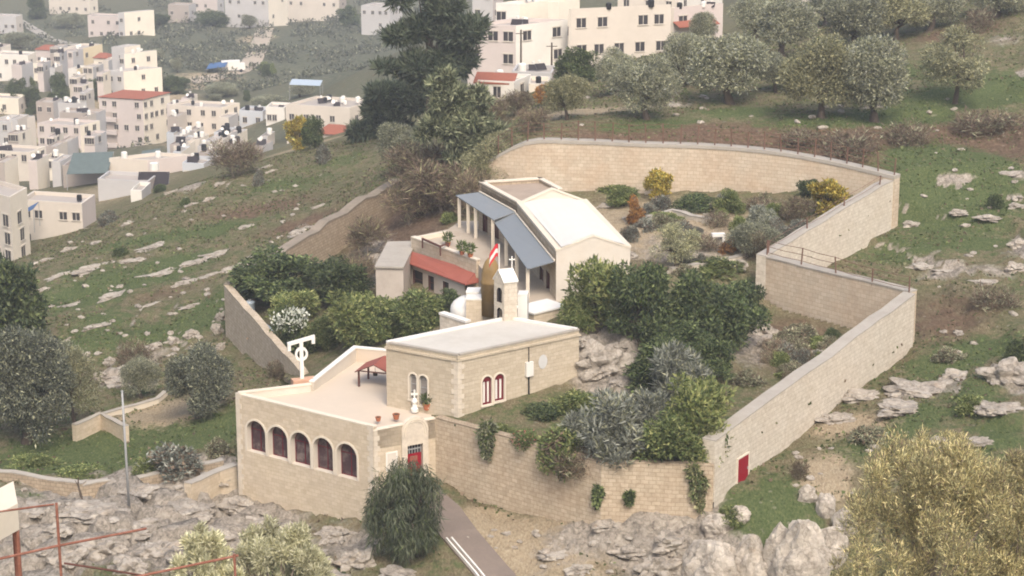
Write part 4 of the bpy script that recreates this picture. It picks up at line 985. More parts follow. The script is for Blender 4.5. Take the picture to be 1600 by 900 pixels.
# rear wall of the rear veranda with its dark openings
Pv = Panel(np.array([*(F1[:2] + np.array([-.1, -.4]))]), np.array([*(G4[:2] + np.array([-.08, -.1]))]))
mb.build('unused', M['black'], cp) if False else None
mb = MB(); Pv.face(mb, 4.2, 8.25, [(Pv.L * .12, Pv.L * .25, 4.9, 7.2, False), (Pv.L * .4, Pv.L * .55, 4.9, 7.2, False), (Pv.L * .7, Pv.L * .82, 5.6, 7.0, False)], 0, .2, 1); mb.build('veranda_wall', [M['stone_retain'], M['dark_wood']], cp)
for u0, u1, z0, z1 in ((.12, .25, 4.9, 7.2), (.4, .55, 4.9, 7.2), (.7, .82, 5.6, 7.0)): Pv.window((Pv.L * u0, Pv.L * u1, z0, z1, False), .17, 1, 2, M['dark_wood'], M['maroon'], cp, .05)
dk = [at(643, 371, z=4.95), at(742, 408, z=4.95), at(800, 470, z=4.95), at(872, 474, z=4.95), at(868, 420, z=4.95), at(808, 345, z=4.95), at(720, 345, z=4.95), at(700, 358, z=4.95)]
mb = MB(); mb.prism([p[:2] for p in dk], 1.5, 4.95); tag(mb.build('courtyard_terrace', plain_mat('terrace_paving', (.40, .335, .26), .12, .7, stain=(.3, .23, .17), stain_amt=.5)), 'pale paved terrace in front of the chapel veranda', 'terrace')

# ------------------------------------------------------------------ annex with the lean-to red roof
an = empty('annex', (at(640, 440, y=185)[0], 185, 1.5), label='low grey stone annex with long red lean-to roof below the paved terrace', cat='building')
Ra, Rb = at(638, 391, z=4.35), at(745, 424, z=4.35); Rc, Rd_ = at(727, 444, z=3.6), at(633, 409, z=3.6)
slab('lean_to_roof', [Rd_, Rc, Rb, Ra], .1, M['brick_red'], an)
re_ = at(753, 439, z=3.55); mb = MB(); mb.poly([Rc, re_, Rb + np.array([.12, .1, 0])]); mb.poly([Rc - np.array([0, 0, .1]), Rb - np.array([0, 0, .1]), re_ - np.array([0, 0, .1])]); mb.poly([Rc - np.array([0, 0, .1]), re_ - np.array([0, 0, .1]), re_, Rc]); mb.build('hip_roof', M['brick_red'], an)
fw0, fw1 = Rd_ + np.array([.25, .45, 0]), Rc + np.array([-.05, .55, 0]); PF = Panel(fw0, fw1)
wop = [(PF.L * .08, PF.L * .26, 1.3, 3.0, False), (PF.L * .36, PF.L * .46, 1.7, 3.0, False), (PF.L * .62, PF.L * .72, 1.0, 3.0, False)]
mb = MB(); PF.face(mb, -1, 3.62, wop, 0, .25, 1); mb.build('wall', [M['plaster_grey'], M['dark_wood']], an)
for o_ in wop: PF.window(o_, .2, 1, 2, M['glass'], M['dark_wood'], an, .05)
pc0, pc1 = at(643, 372, z=5.3), at(744, 408, z=5.3)
parapet('parapet', [pc0 + np.array([0, 0, .05]), pc1 + np.array([0, 0, .05])], .35, 0, M['stone_back'], M['cream'], an, 1, .1)
bq = [at(587, 416, z=4.4), at(630, 417, z=4.4), at(650, 378, z=4.4), at(606, 379, z=4.4)]
mb = MB(); mb.prism([p[:2] for p in bq], -1.5, 4.3, 0); o = mb.build('side_block', M['plaster_grey'], an)
mb = MB(); k = sum(bq) / 4; mb.prism([(k + (p - k) * 1.05)[:2] for p in bq], 4.302, 4.45, bottom=True); mb.build('roof_slab', M['coping'], o)
mb = MB(); p = at(633, 416, z=3.5); mb.tube([p, p - np.array([0, 0, 3.5])], .12); mb.build('downpipe', M['grey_metal'], an)
mb = MB(); pa, pb_ = at(700, 361, z=5.35), at(645, 371, z=5.35)
e = (pa - pb_)[:2]; e /= np.hypot(*e); n = np.array([e[1], -e[0]]); mb.obox(pb_[:2], e, n, (0, np.hypot(*(pa - pb_)[:2])), (-.3, 0), (4.4, 5.32)); mb.build('low_wall', M['cream'], an)
# timber pergola beam lying along the terrace parapet
mb = MB(); q0, q1 = at(660, 373, z=5.75), at(688, 385, z=5.75); mb.tube([q0, q1], .1); mb.tube([q0, q0 - np.array([0, 0, .8])], .07); mb.tube([q1, q1 - np.array([0, 0, .8])], .07); q2 = at(700, 380, z=5.75); mb.tube([q1, q2], .08); mb.tube([q2, q2 - np.array([0, 0, .8])], .07)
tag(mb.build('bench', M['dark_wood']), 'dark timber bench frame along the terrace parapet above the red roof', 'bench')

# ------------------------------------------------------------------ terrace furniture: monument, shelter, pots, statue
tb = at(472, 596, z=2.75)
mo = empty('monument', (tb[0], tb[1], 2.2), label='tall white T-shaped monogram with a ring on a terracotta plinth at the terrace edge', cat='monument')
mb = MB(); mb.obox(tb[:2], np.array([.93, .36]), np.array([.36, -.93]), (-.75, .95), (-.3, .35), (2.2, 2.98)); mb.build('plinth', plain_mat('plinth_terracotta', (.5, .3, .2), .15, 2), mo)
z0, z1 = 2.95, at(472, 531, y=tb[1])[2]; u2 = np.array([.96, .28]); s_ = mpp(tb)
mb = MB(); mb.obox(tb[:2], u2, np.array([u2[1], -u2[0]]), (-.13, .13), (-.11, .11), (z0, z1)); mb.build('shaft', M['white'], mo)
mb = MB(); hw_ = 1.0; tilt = .33
def bar(u0, u1, za, zb_, th):
    f = [tb[0] + u2[0] * u0, tb[1] + u2[1] * u0]; g = [tb[0] + u2[0] * u1, tb[1] + u2[1] * u1]
    n = np.array([u2[1], -u2[0]]) * .12
    P = [(f[0] + n[0], f[1] + n[1]), (g[0] + n[0], g[1] + n[1]), (g[0] - n[0], g[1] - n[1]), (f[0] - n[0], f[1] - n[1])]
    mb.prism(P, [za - th, zb_ - th, zb_ - th, za - th], [za, zb_, zb_, za], bottom=True)
bar(-1.0, 1.0, z1 + .02 - tilt * .45, z1 + tilt * .85, .24)
bar(-1.0, -.76, z1 - .20 - tilt * .4, z1 - .20 - tilt * .4, .42); bar(.76, 1.0, z1 + .02, z1 + .02, .36)
mb.build('crossbar', M['white'], mo)
mb = MB(); zc = at(470, 553, y=tb[1])[2]; ro_, ri = .47, .31
for k in range(28):
    a0, a1 = 2 * math.pi * k / 28, 2 * math.pi * (k + 1) / 28
    def rp_(r, a, o): return (tb[0] + u2[0] * r * math.cos(a) + u2[1] * o, tb[1] + u2[1] * r * math.cos(a) - u2[0] * o, zc + r * 1.12 * math.sin(a))
    mb.poly([rp_(ri, a0, .09), rp_(ro_, a0, .09), rp_(ro_, a1, .09), rp_(ri, a1, .09)]); mb.poly([rp_(ri, a0, -.09), rp_(ri, a1, -.09), rp_(ro_, a1, -.09), rp_(ro_, a0, -.09)])
    mb.poly([rp_(ro_, a0, .09), rp_(ro_, a0, -.09), rp_(ro_, a1, -.09), rp_(ro_, a1, .09)]); mb.poly([rp_(ri, a0, -.09), rp_(ri, a0, .09), rp_(ri, a1, .09), rp_(ri, a1, -.09)])
mb.build('ring', M['white'], mo)
g0, g1_ = at(561, 604, z=2.2), at(600, 608, z=2.2); g0[2] = g1_[2] = 2.2
ga = empty('shelter', tuple((g0 + g1_) / 2), label='small open timber shelter with a red gable roof on the terrace', cat='shelter')
e = (g1_ - g0)[:2]; e = e / np.hypot(*e); n = np.array([-e[1], e[0]]); W_ = 2.5; D_ = 1.9
P_ = lambda a, b, z: np.array([g0[0] + e[0] * a + n[0] * b, g0[1] + e[1] * a + n[1] * b, z])
for a, b in ((0, 0), (W_, 0), (0, D_), (W_, D_)):
    mb = MB(); mb.obox(P_(a, b, 0)[:2], e, n, (-.06, .06), (-.06, .06), (2.2, 3.42)); mb.build('post', M['dark_wood'], ga)
mb = MB(); rz0, rz1 = 3.32, 3.98
for s in (0, 1):
    lo_ = P_(-.22, -.25, rz0) if s == 0 else P_(W_ + .22, -.25, rz0); lo2 = P_(-.22, D_ + .2, rz0) if s == 0 else P_(W_ + .22, D_ + .2, rz0)
    r0, r1 = P_(W_ / 2, -.25, rz1), P_(W_ / 2, D_ + .2, rz1); q = [lo_, r0, r1, lo2]
    hi = [x + np.array([0, 0, .07]) for x in q]; mb.poly(hi if s else hi); mb.poly(q, 1)
    for k in range(4): mb.poly([q[k], q[(k + 1) % 4], hi[(k + 1) % 4], hi[k]], 1)
mb.build('roof', [M['brick_red'], M['dark_wood']], ga)
mb = MB(); mb.tube([P_(0, 0, 3.4), P_(W_, 0, 3.4)], .05); mb.tube([P_(0, D_, 3.4), P_(W_, D_, 3.4)], .05); mb.build('beam', M['dark_wood'], ga)
mb = MB(); lp = P_(W_ * .42, D_ * .3, 3.1); mb.lathe((lp[0], lp[1], 2.95), [(.05, 0), (.16, .02), (.18, .2), (.06, .3)], 10); mb.tube([(lp[0], lp[1], 3.24), (lp[0], lp[1], 3.6)], .015); mb.build('lantern', M['black'], ga)
def pot(px, py, z, r, label, plant=None):
    p = at(px, py, z=z); o = empty('flower_pot', (p[0], p[1], z), label=label, cat='flower pot', group='flower pots above the gate')
    mb = MB(); mb.lathe((0, 0, 0), [(r * .68, 0), (r * .95, r * 1.3), (r * 1.05, r * 1.32), (r * 1.05, r * 1.55), (r * .9, r * 1.55), (r * .86, r * 1.4)], 14); mb.build('pot', M['terracotta'], o, False, False)
    mb = MB(); mb.lathe((0, 0, 0), [(r * .84, r * 1.3), (r * .84, r * 1.42), (.01, r * 1.46)], 14); mb.build('soil', M['soil'], o, False, False)
    return o
pot(591, 658, 2.45, .20, 'smallest terracotta pot, at the arcade end of the gate parapet')
pot(619, 655, 2.43, .25, 'terracotta pot between the gate arch and the end of the arcade parapet')
pt3 = pot(667, 640, 2.5, .30, 'largest terracotta pot, planted with a green bush, over the gate arch')
sp_ = at(648, 641, z=2.4)
st = empty('statue', (sp_[0], sp_[1], 2.3), label='small white stone finial with a cross standing above the gate arch', cat='statue')
mb = MB(); mb.lathe((0, 0, 0), [(.26, 0), (.28, .25), (.2, .32), (.16, .55), (.22, .75), (.15, .95), (.05, 1.0)], 14); mb.build('pedestal', M['white'], st, False, False)
mb = MB(); mb.obox((0, 0), np.array([1., 0]), np.array([0, 1.]), (-.06, .06), (-.06, .06), (.98, 1.6)); mb.obox((0, 0), np.array([1., 0]), np.array([0, 1.]), (-.24, .24), (-.055, .055), (1.22, 1.36)); mb.build('cross', M['white'], st, False, False)

POTTED = []
# ------------------------------------------------------------------ left courtyard: water tank and blue-grey awning
p = hit(391, 494); z0 = p[2] - .3; zt_ = at(391, 470, y=p[1])[2]
tk = empty('water_tank', (p[0], p[1], z0), label='pale blue-grey water tank standing by the left courtyard wall', cat='water tank')
mb = MB(); h_ = max(1.2, zt_ - z0); mb.lathe((0, 0, 0), [(.42, 0), (.44, h_ * .1), (.44, h_ * .88), (.47, h_ * .9), (.47, h_ * .96), (.2, h_), (.02, h_ + .02)], 18); mb.build('body', M['blue_grey'], tk, True, False)
mb = MB(); mb.lathe((0, 0, h_), [(.16, 0), (.16, .1), (.02, .13)], 12); mb.build('lid', M['grey_metal'], tk, False, False)
q = [at(388, 504, z=-1.5), at(414, 524, z=-1.6), at(428, 514, z=-1.3), at(404, 497, z=-1.2)]
aw = empty('awning', (q[0][0], q[0][1], -2), label='blue-grey sheet awning beside the courtyard wall', cat='awning')
slab('sheet', q, .05, M['blue_grey'], aw)
for k in (0, 1, 2, 3):
    mb = MB(); mb.tube([q[k] - np.array([0, 0, .05]), q[k] - np.array([0, 0, 3])], .04); mb.build('post', M['grey_metal'], aw)
for i, (px, py, lab) in enumerate([(722, 398, 'potted plant on the terrace parapet, the one nearest the timber bench'), (735, 402, 'potted plant on the terrace parapet, the middle one'), (700, 384, 'potted plant on the paved terrace behind the parapet')]):
    p = at(px, py, z=5.42 if i < 2 else 4.95); o = empty('potted_plant', tuple(p), label=lab, cat='potted plant'); mb = MB(); mb.lathe((0, 0, 0), [(.16, 0), (.24, .3), (.26, .32), (.02, .33)], 12); mb.build('pot', M['terracotta'], o, False, False); POTTED.append(o)
# white garden bench at the back
p = hit(1122, 380); e = np.array([1., .1]); e /= np.hypot(*e); n = np.array([e[1], -e[0]])
gb = empty('garden_bench', (p[0], p[1], p[2]), label='small white masonry bench in the upper garden', cat='bench')
mb = MB(); mb.obox((0, 0), e, n, (-.55, .55), (-.3, .3), (.62, .85)); mb.build('seat', M['white'], gb, False, False)
for s in (-1, 1):
    mb = MB(); mb.obox((0, 0), e, n, (s * .42 - .1, s * .42 + .1), (-.25, .25), (-.2, .62)); mb.build('leg', M['white'], gb, False, False)

# ------------------------------------------------------------------ wire fences on the walls
def fence(label, pts, h, n_posts, wires=3, seed=0):
    rnd = random.Random(seed); pts = [np.array(p, float) for p in pts]
    d = [0]
    for a, b in zip(pts, pts[1:]): d.append(d[-1] + np.linalg.norm(b - a))
    def P(t):
        t *= d[-1]; k = max(i for i in range(len(d) - 1) if d[i] <= t + 1e-9); f = (t - d[k]) / (d[k + 1] - d[k]); return pts[k] + (pts[k + 1] - pts[k]) * f
    root = empty('wire_fence', tuple(pts[0]), label=label, cat='fence'); tops = []
    for i in range(n_posts):
        p = P(i / (n_posts - 1)); t = p + np.array([rnd.uniform(-.12, .12), rnd.uniform(-.1, .1), h * rnd.uniform(.85, 1.08)])
        mb = MB(); mb.tube([p - np.array([0, 0, .25]), t], .06, 6); mb.build('post', M['wire'], root); tops.append((p, t))
    mb = MB()
    for f in np.linspace(.25, .97, wires):
        for (a0, a1), (b0, b1) in zip(tops, tops[1:]):
            a = a0 + (a1 - a0) * f; b = b0 + (b1 - b0) * f; m_ = (a + b) / 2 - np.array([0, 0, .06]); mb.tube([a, m_, b], .022, 4, 0, False)
    mb.build('wires', M['wire'], root)
fence('rusty wire fence on thin posts along the top of the back wall', [tuple(p + np.array([0, .35, .05])) for p in BK[:-1]], 1.7, 26, 4, 2)
fence('low rusty wire fence along the lower zigzag wall top', [(*(W2 + np.array([.1, .3, 0]))[:2], 6.55), (*(W1 + np.array([-.4, .4, 0]))[:2], 6.55)], 1.3, 5, 3, 5)
fence('short wire fence along the coping of the upper pale wall', [(*(W2 * .95 + W3 * .05 + np.array([-.4, 0, 0]))[:2], 6.9), (*(W2 * .1 + W3 * .9 + np.array([-.4, 0, 0]))[:2], 8.6)], .8, 4, 2, 6)
# ------------------------------------------------------------------ plants: crowns of many small leaf faces on lobes
def leaf_mesh(name, lobes, n, Ln, Wn, mats, seed=0, up=0.0, droop=0.0, shell=0.45, mixw=None, out=0.7):
    """lobes: (x, y, z, rx, ry, rz); n leaf faces, each a small rhombus of its own"""
    r = np.random.default_rng(seed); Lb = np.array(lobes, float)
    wt = (Lb[:, 3] * Lb[:, 4] * Lb[:, 5]) ** (2 / 3); wt /= wt.sum()
    k = r.choice(len(Lb), n, p=wt); d = r.normal(size=(n, 3)); d[:, 2] += 0.15; d /= np.linalg.norm(d, axis=1)[:, None]
    rad = shell + (1.08 - shell) * r.random(n) ** 0.7
    P = Lb[k, :3] + d * Lb[k, 3:] * rad[:, None]
    ax = d * out + r.normal(size=(n, 3)) * 0.6 + np.array([0, 0, up - droop]); ax /= np.linalg.norm(ax, axis=1)[:, None]
    q = np.cross(ax, r.normal(size=(n, 3))); q /= np.linalg.norm(q, axis=1)[:, None]
    L = Ln * (0.4 + 1.45 * r.random(n) ** 1.6)[:, None]; W = Wn * (0.6 + 0.8 * r.random(n))[:, None]
    V = np.stack([P, P + ax * L * .45 + q * W * .5, P + ax * L, P + ax * L * .45 - q * W * .5], 1).reshape(-1, 3)
    F = np.arange(4 * n, dtype=np.int32)
    me = bpy.data.meshes.new(name); me.vertices.add(4 * n); me.vertices.foreach_set('co', V.astype(np.float32).ravel())
    me.loops.add(4 * n); me.loops.foreach_set('vertex_index', F); me.polygons.add(n); me.polygons.foreach_set('loop_start', F[::4].copy())
    for m in mats: me.materials.append(m)
    if len(mats) > 1: me.polygons.foreach_set('material_index', r.choice(len(mats), n, p=mixw).astype(np.int32))
    me.update(calc_edges=True); return me
def lobes_in(seed, n, R_, H, z0, rl, flat=1.0, top=1.0):
    """n uneven lobes filling a crown of half-width R_, from z0 to z0 + H"""
    r = random.Random(seed); out = []
    for i in range(n):
        a = r.uniform(0, 6.283); t = r.random(); zz = r.random()
        rr = R_ * (1 - rl * .8) * math.sqrt(t) * math.sqrt(max(0.05, 1 - (max(0, zz - .35) / .75) ** 2)) * r.uniform(.85, 1.12)
        s = rl * R_ * r.uniform(.65, 1.3)
        out.append((rr * math.cos(a), rr * math.sin(a), z0 + s * .5 + (H - s * 1.2) * zz * top, s, s, s * flat * r.uniform(.75, 1.05)))
    return out
def trunk_mesh(name, seed, lobes, h, r0, mat, bend=.3, limbs=6, base=0.0):
    r = random.Random(seed); mb = MB(); zt = h
    b1 = Vector((r.uniform(-bend, bend), r.uniform(-bend, bend), zt * .55)); top = Vector((r.uniform(-bend, bend), r.uniform(-bend, bend), zt))
    mb.tube([(0, 0, -.7 - base), (0, 0, 0.05), b1 * .5 + Vector((0, 0, .1)), b1, top], [r0 * 1.7, r0 * 1.25, r0 * .95, r0 * .85, r0 * .6], 8)
    for l in r.sample(lobes, min(limbs, len(lobes))):
        e = Vector(l[:3]); s = b1.lerp(top, r.uniform(.2, 1)); m_ = s.lerp(e, .5) + Vector((r.uniform(-.2, .2), r.uniform(-.2, .2), r.uniform(-.1, .25)))
        mb.tube([s, m_, e], [r0 * .5, r0 * .32, r0 * .12], 6)
    return mb.mesh(name, mat, True)

PROTO = {}
def proto(key, seed, lobes, n, L, W, leaf, bark, th, r0, limbs=6, **kw):
    PROTO[key] = (leaf_mesh(key + '_crown', lobes, n, L, W, leaf if isinstance(leaf, list) else [leaf], seed, **kw),
                  trunk_mesh(key + '_trunk', seed, lobes, th, r0, bark, limbs=limbs) if th else None)
# every prototype crown is about 5 m wide and 5 m tall
for i in range(6):
    proto('olive%d' % i, 100 + i, lobes_in(100 + i, 20, 2.55, 3.7, 1.25, .40), 24000, .165, .075, [M['l_olive'], M['l_grey']], M['bark'], 1.7, .26, limbs=8, mixw=[.75, .25])
for i in range(2):
    proto('olivey%d' % i, 120 + i, lobes_in(120 + i, 20, 2.55, 3.7, 1.2, .38), 22000, .165, .075, [M['l_olive_y'], M['l_olive']], M['bark'], 1.7, .2, limbs=8, mixw=[.7, .3])
for i in range(2): proto('olivebig%d' % i, 125 + i, lobes_in(125 + i, 34, 2.55, 4.2, .7, .30), 34000, .14, .06, [M['l_olived'], M['l_olive']], M['bark'], 1.9, .24, limbs=10, mixw=[.72, .28])
proto('sparse', 131, lobes_in(131, 26, 2.5, 3.7, 1.2, .25), 9000, .18, .07, [M['l_olive_y'], M['l_olive']], M['bark'], 2.2, .15, limbs=12, mixw=[.5, .5])
for i in range(3):
    proto('dark%d' % i, 140 + i, lobes_in(140 + i, 40, 2.6, 4.7, .2, .27), 12000, .25, .14, [M['l_dark'], M['l_green']], M['bark'], 1.6, .25, limbs=6, mixw=[.7, .3])
for i in range(3):
    proto('green%d' % i, 150 + i, lobes_in(150 + i, 22, 2.6, 4.5, .3, .34), 8000, .3, .15, [M['l_green'], M['l_bright']], M['bark'], 1.6, .18, limbs=6, mixw=[.7, .3])
proto('bright', 160, lobes_in(160, 24, 2.5, 4.6, .3, .32), 8500, .3, .13, [M['l_bright'], M['l_green']], M['bark'], 1.8, .18, limbs=8, mixw=[.65, .35], up=.3)
for i in range(2):
    proto('greybush%d' % i, 170 + i, lobes_in(170 + i, 26, 2.6, 4.4, .2, .3), 8500, .42, .10, [M['l_grey'], M['l_olive']], M['bark_pale'], 1.2, .12, limbs=8, mixw=[.75, .25], up=.5)
proto('yellow', 180, lobes_in(180, 18, 2.4, 4.4, .4, .32), 5000, .34, .2, [M['l_yellow'], M['l_bright']], M['bark'], 1.6, .12, limbs=8, mixw=[.85, .15], up=.3)
proto('orange', 181, lobes_in(181, 18, 2.4, 4.4, .4, .32), 4500, .34, .2, [M['l_orange'], M['l_brown']], M['bark'], 1.6, .12, limbs=8, mixw=[.7, .3], up=.2)
for i in range(2):
    proto('brown%d' % i, 190 + i, lobes_in(190 + i, 26, 2.6, 4.5, .2, .3), 4200, .55, .06, [M['l_brown'], M['l_olive_y']], M['bark_pale'], 2.0, .1, limbs=16, mixw=[.8, .2], up=.5)
def low(key, seed, leaf, mixw, n=4500, L=.34, W=.16, up=.2):
    """low shrub: 5 wide, 3 tall"""
    proto(key, seed, lobes_in(seed, 20, 2.5, 3.0, -.2, .32), n, L, W, leaf, None, 0, 0, mixw=mixw, up=up)
low('lowgreen', 200, [M['l_green'], M['l_bright']], [.6, .4]); low('lowolive', 201, [M['l_olive'], M['l_brown']], [.7, .3]); low('lowgrey', 202, [M['l_grey'], M['l_brown']], [.7, .3], up=.5)
low('lowbrown', 203, [M['l_brown'], M['l_olive']], [.75, .25], 3000, .5, .07, .6); low('lowdark', 204, [M['l_dark'], M['l_green']], [.75, .25]); low('lowpink', 205, [M['l_green'], M['l_pink']], [.88, .12])
low('lowyellow', 206, [M['l_bright'], M['l_yellow']], [.6, .4])

def plant(name, key, px, py, wpx, hpx, label, cat='tree', group=None, seed=None, at_p=None, sink=.15, hstd=5.0):
    """a plant whose foot shows at (px, py) and that looks wpx x hpx photo pixels large"""
    p = hit(px, py) if at_p is None else at_p
    if p is None: print('no ground for', label); return None
    rnd = random.Random(seed if seed is not None else int(px * 7 + py * 13)); m = mpp(p); w = wpx * m / 5.0; h = hpx * m / .955 / hstd
    cm, tm = PROTO[key]
    if tm is None:
        o = link(name, cm); o.location = (p[0], p[1], p[2] - sink); o.rotation_euler = (0, 0, rnd.uniform(0, 6.283)); o.scale = (w, w, h); tag(o, label, cat, group); return o
    o = empty(name, (p[0], p[1], p[2] - sink), rnd.uniform(0, 6.283), label, cat, group, (w, w, h))
    link('trunk', tm, o); link('crown', cm, o); return o
OG = 'olive trees on the upper right slope'
OL = [(1140, 162, 135, 112, 'olive0', 'large olive with a thick leaning trunk on the green bank'), (1283, 184, 140, 124, 'olivey0', 'yellowish olive on a slim dark trunk, left of the pair above the back wall'),
      (1366, 190, 130, 128, 'olive1', 'dense olive with a broad dark foot, right of the pair above the back wall'), (1492, 162, 135, 118, 'sparse', 'thin open olive on a straight slender trunk near the right end of the slope'),
      (1010, 186, 105, 100, 'olive2', 'round low olive on the bank just above the bend of the rusty fence'), (886, 188, 74, 72, 'olivey1', 'small olive on the bare bank beside the white red-roofed house'),
      (962, 150, 70, 74, 'olive3', 'small olive below the windows of the wide beige house'), (1070, 135, 78, 84, 'olive4', 'dark olive directly left of the large leaning olive'),
      (1225, 95, 110, 86, 'olive5', 'olive in the dense rear row under the roofed wall'), (1335, 76, 125, 90, 'olive0', 'broad olive with a dark hollow in the middle of the rear row'),
      (1212, 144, 66, 62, 'olive2', 'small round olive half hidden between the large leaning olive and the pair'), (1400, 62, 110, 84, 'olivey0', 'olive at the far edge of the rear row above the red earth bank'),
      (1452, 48, 100, 80, 'olive3', 'greyish olive behind the red earth bank near the top edge'), (1560, 26, 120, 70, 'olive4', 'olive with a stout dark trunk in the top right corner'),
      (1115, 140, 56, 50, 'olive5', 'small olive shoot bushing out at the foot of the large leaning olive'), (1180, 60, 80, 62, 'olive1', 'olive behind the roof of the red-awning house'), (1290, 40, 90, 60, 'olive5', 'olive in front of the pale house at the top edge')]
for px, py, w, h, k, l in OL: plant('olive_tree', k, px, py, w, h, l, 'olive tree', OG)
plant('evergreen_tree', 'dark0', 905, 130, 68, 56, 'dark round evergreen in front of the beige house wall')
plant('cypress_tree', 'dark1', 1210, 40, 34, 70, 'narrow dark cypress by the top edge right of the beige house')
plant('cypress_tree', 'dark2', 1182, 40, 26, 60, 'thinner dark cypress beside the beige house')
# pines
def pine(px, py, wpx, hpx, label, lob, key, n=15000, L=.8, W=.13, leaf='l_pine', th=.8):
    p = hit(px, py); m = mpp(p); lobes = [((x - px) * m, r_ * 0.15 * m * ((i * 37) % 5 - 2), (py - y) * m / .955, r_ * m, r_ * m * 1.1, q * m) for i, (x, y, r_, q) in enumerate(lob)]
    PROTO[key] = (leaf_mesh(key + '_crown', lobes, n, L, W, [M[leaf]], 7, up=.35, shell=.4), trunk_mesh(key + '_trunk', 5, lobes, hpx * m * .7, th * .35, M['bark'], .5, 12))
    o = empty('pine_tree', (p[0], p[1], p[2] - .2), 0, label, 'pine tree'); link('trunk', PROTO[key][1], o); link('crown', PROTO[key][0], o)
rp_rnd = random.Random(77)
def sub(lob, k, sh=.55):
    """break broad masses into smaller uneven tufts"""
    out = []
    for x, y, a, b in lob:
        for i in range(k):
            t = rp_rnd.uniform(0, 6.283); q = math.sqrt(rp_rnd.random()) * .85
            out.append((x + a * q * math.cos(t), y + b * q * math.sin(t), a * sh * rp_rnd.uniform(.5, 1.15), b * sh * rp_rnd.uniform(.45, .95)))
    return out
pine(668, 214, 160, 230, 'tallest dark pine rising past the top edge behind the monastery', sub([(668, 12, 52, 26), (690, 48, 60, 32), (640, 62, 44, 26), (662, 96, 56, 28), (632, 102, 38, 20), (710, 98, 44, 24), (735, 88, 24, 12), (655, 130, 44, 22), (690, -30, 40, 30), (648, -20, 36, 24), (720, 60, 30, 18)], 5, .5), 'pine_a', 32000, .8, .2)
pine(600, 214, 100, 90, 'lower spreading dark pine left of the tallest pine', sub([(600, 152, 42, 22), (622, 178, 48, 26), (578, 190, 32, 18), (640, 150, 36, 24), (600, 205, 36, 14), (560, 205, 18, 8), (590, 170, 30, 16)], 5, .5), 'pine_b', 24000, .8, .2)
pine(712, 262, 150, 150, 'grey-green cypress-like tree with feathery top standing before the pines', sub([(712, 168, 50, 36), (690, 150, 34, 24), (740, 175, 36, 26), (720, 206, 58, 30), (680, 200, 36, 28), (700, 130, 20, 20), (735, 150, 22, 16), (760, 200, 24, 18), (715, 232, 40, 18)], 6, .45), 'pine_c', 30000, .55, .16, 'l_pinec')
plant('shrub', 'olive3', 632, 268, 90, 78, 'grey-green bush left of the feathery tree', 'shrub')
plant('shrub', 'olivey1', 785, 262, 60, 60, 'grey-green bush between the feathery tree and the back wall end', 'shrub')
plant('shrub', 'brown0', 690, 330, 130, 80, 'bare brown shrub thicket behind the terrace', 'shrub'); plant('shrub', 'brown1', 640, 350, 100, 66, 'bare reddish-brown shrub right of the slanting left wall', 'shrub')
plant('shrub', 'brown0', 735, 335, 70, 74, 'bare brown shrub beside the rear veranda', 'shrub'); plant('shrub', 'brown1', 575, 398, 76, 60, 'brown dry shrub at the foot of the slanting left wall', 'shrub'); plant('shrub', 'brown0', 660, 290, 120, 70, 'bare grey-brown thicket below the pines', 'shrub')
plant('shrub', 'brown1', 560, 452, 70, 56, 'brown twiggy shrub left of the annex', 'shrub')
plant('shrub', 'lowgreen', 705, 345, 40, 16, 'small green bush at the edge of the terrace', 'shrub', hstd=3)
for o in POTTED: link('plant', leaf_mesh('potted_leaves', [(0, 0, .65, .3, .3, .35)], 160, .28, .12, [M['l_green']], 5, up=.5), o)
link('plant', leaf_mesh('potted_bush', [(0, 0, .75, .32, .32, .36)], 220, .22, .1, [M['l_green']], 6, up=.5), pt3)
# courtyard
for a in [('dark0', 440, 472, 140, 84, 'dark rounded evergreen, biggest in the left courtyard'), ('dark1', 530, 476, 110, 74, 'dark evergreen in the courtyard below the brown shrubs'), ('bright', 462, 506, 92, 58, 'lighter green tree in front of the biggest courtyard evergreen'),
          ('bright', 556, 540, 120, 92, 'large mid-green bushy tree behind the terrace wall'), ('green2', 650, 522, 90, 70, 'green bush under the annex wall'), ('dark2', 705, 490, 60, 40, 'dark green bush between the annex and the white roofs'), ('green0', 610, 530, 80, 72, 'green bush between the large courtyard tree and the annex'), ('dark0', 395, 470, 46, 44, 'dark bush behind the courtyard water tank'), ('green1', 505, 545, 60, 52, 'green bush beside the white-blossomed shrub')]:
    plant('courtyard_tree', a[0], *a[1:5], a[5], 'tree')
PROTO['blossom'] = (leaf_mesh('blossom_crown', lobes_in(210, 22, 2.5, 4.6, .3, .34), 7000, .3, .17, [M['l_green'], M['l_dark']], 3, mixw=[.6, .4]), PROTO['green0'][1])
_bl = plant('courtyard_tree', 'blossom', 455, 556, 74, 76, 'shrub with white blossom on its top behind the white monogram', 'tree')
_q = link('blossom', leaf_mesh('blossom_flowers', [(0, 0, 3.9, 2.0, 2.0, 1.0), (.8, -.6, 3.4, 1.2, 1.2, .8)], 500, .32, .24, [M['l_flower']], 8, up=.8), _bl)
plant('shrub', 'lowbrown', 432, 590, 44, 30, 'dry brown shrub against the outer wall of the terrace', 'shrub', hstd=3)
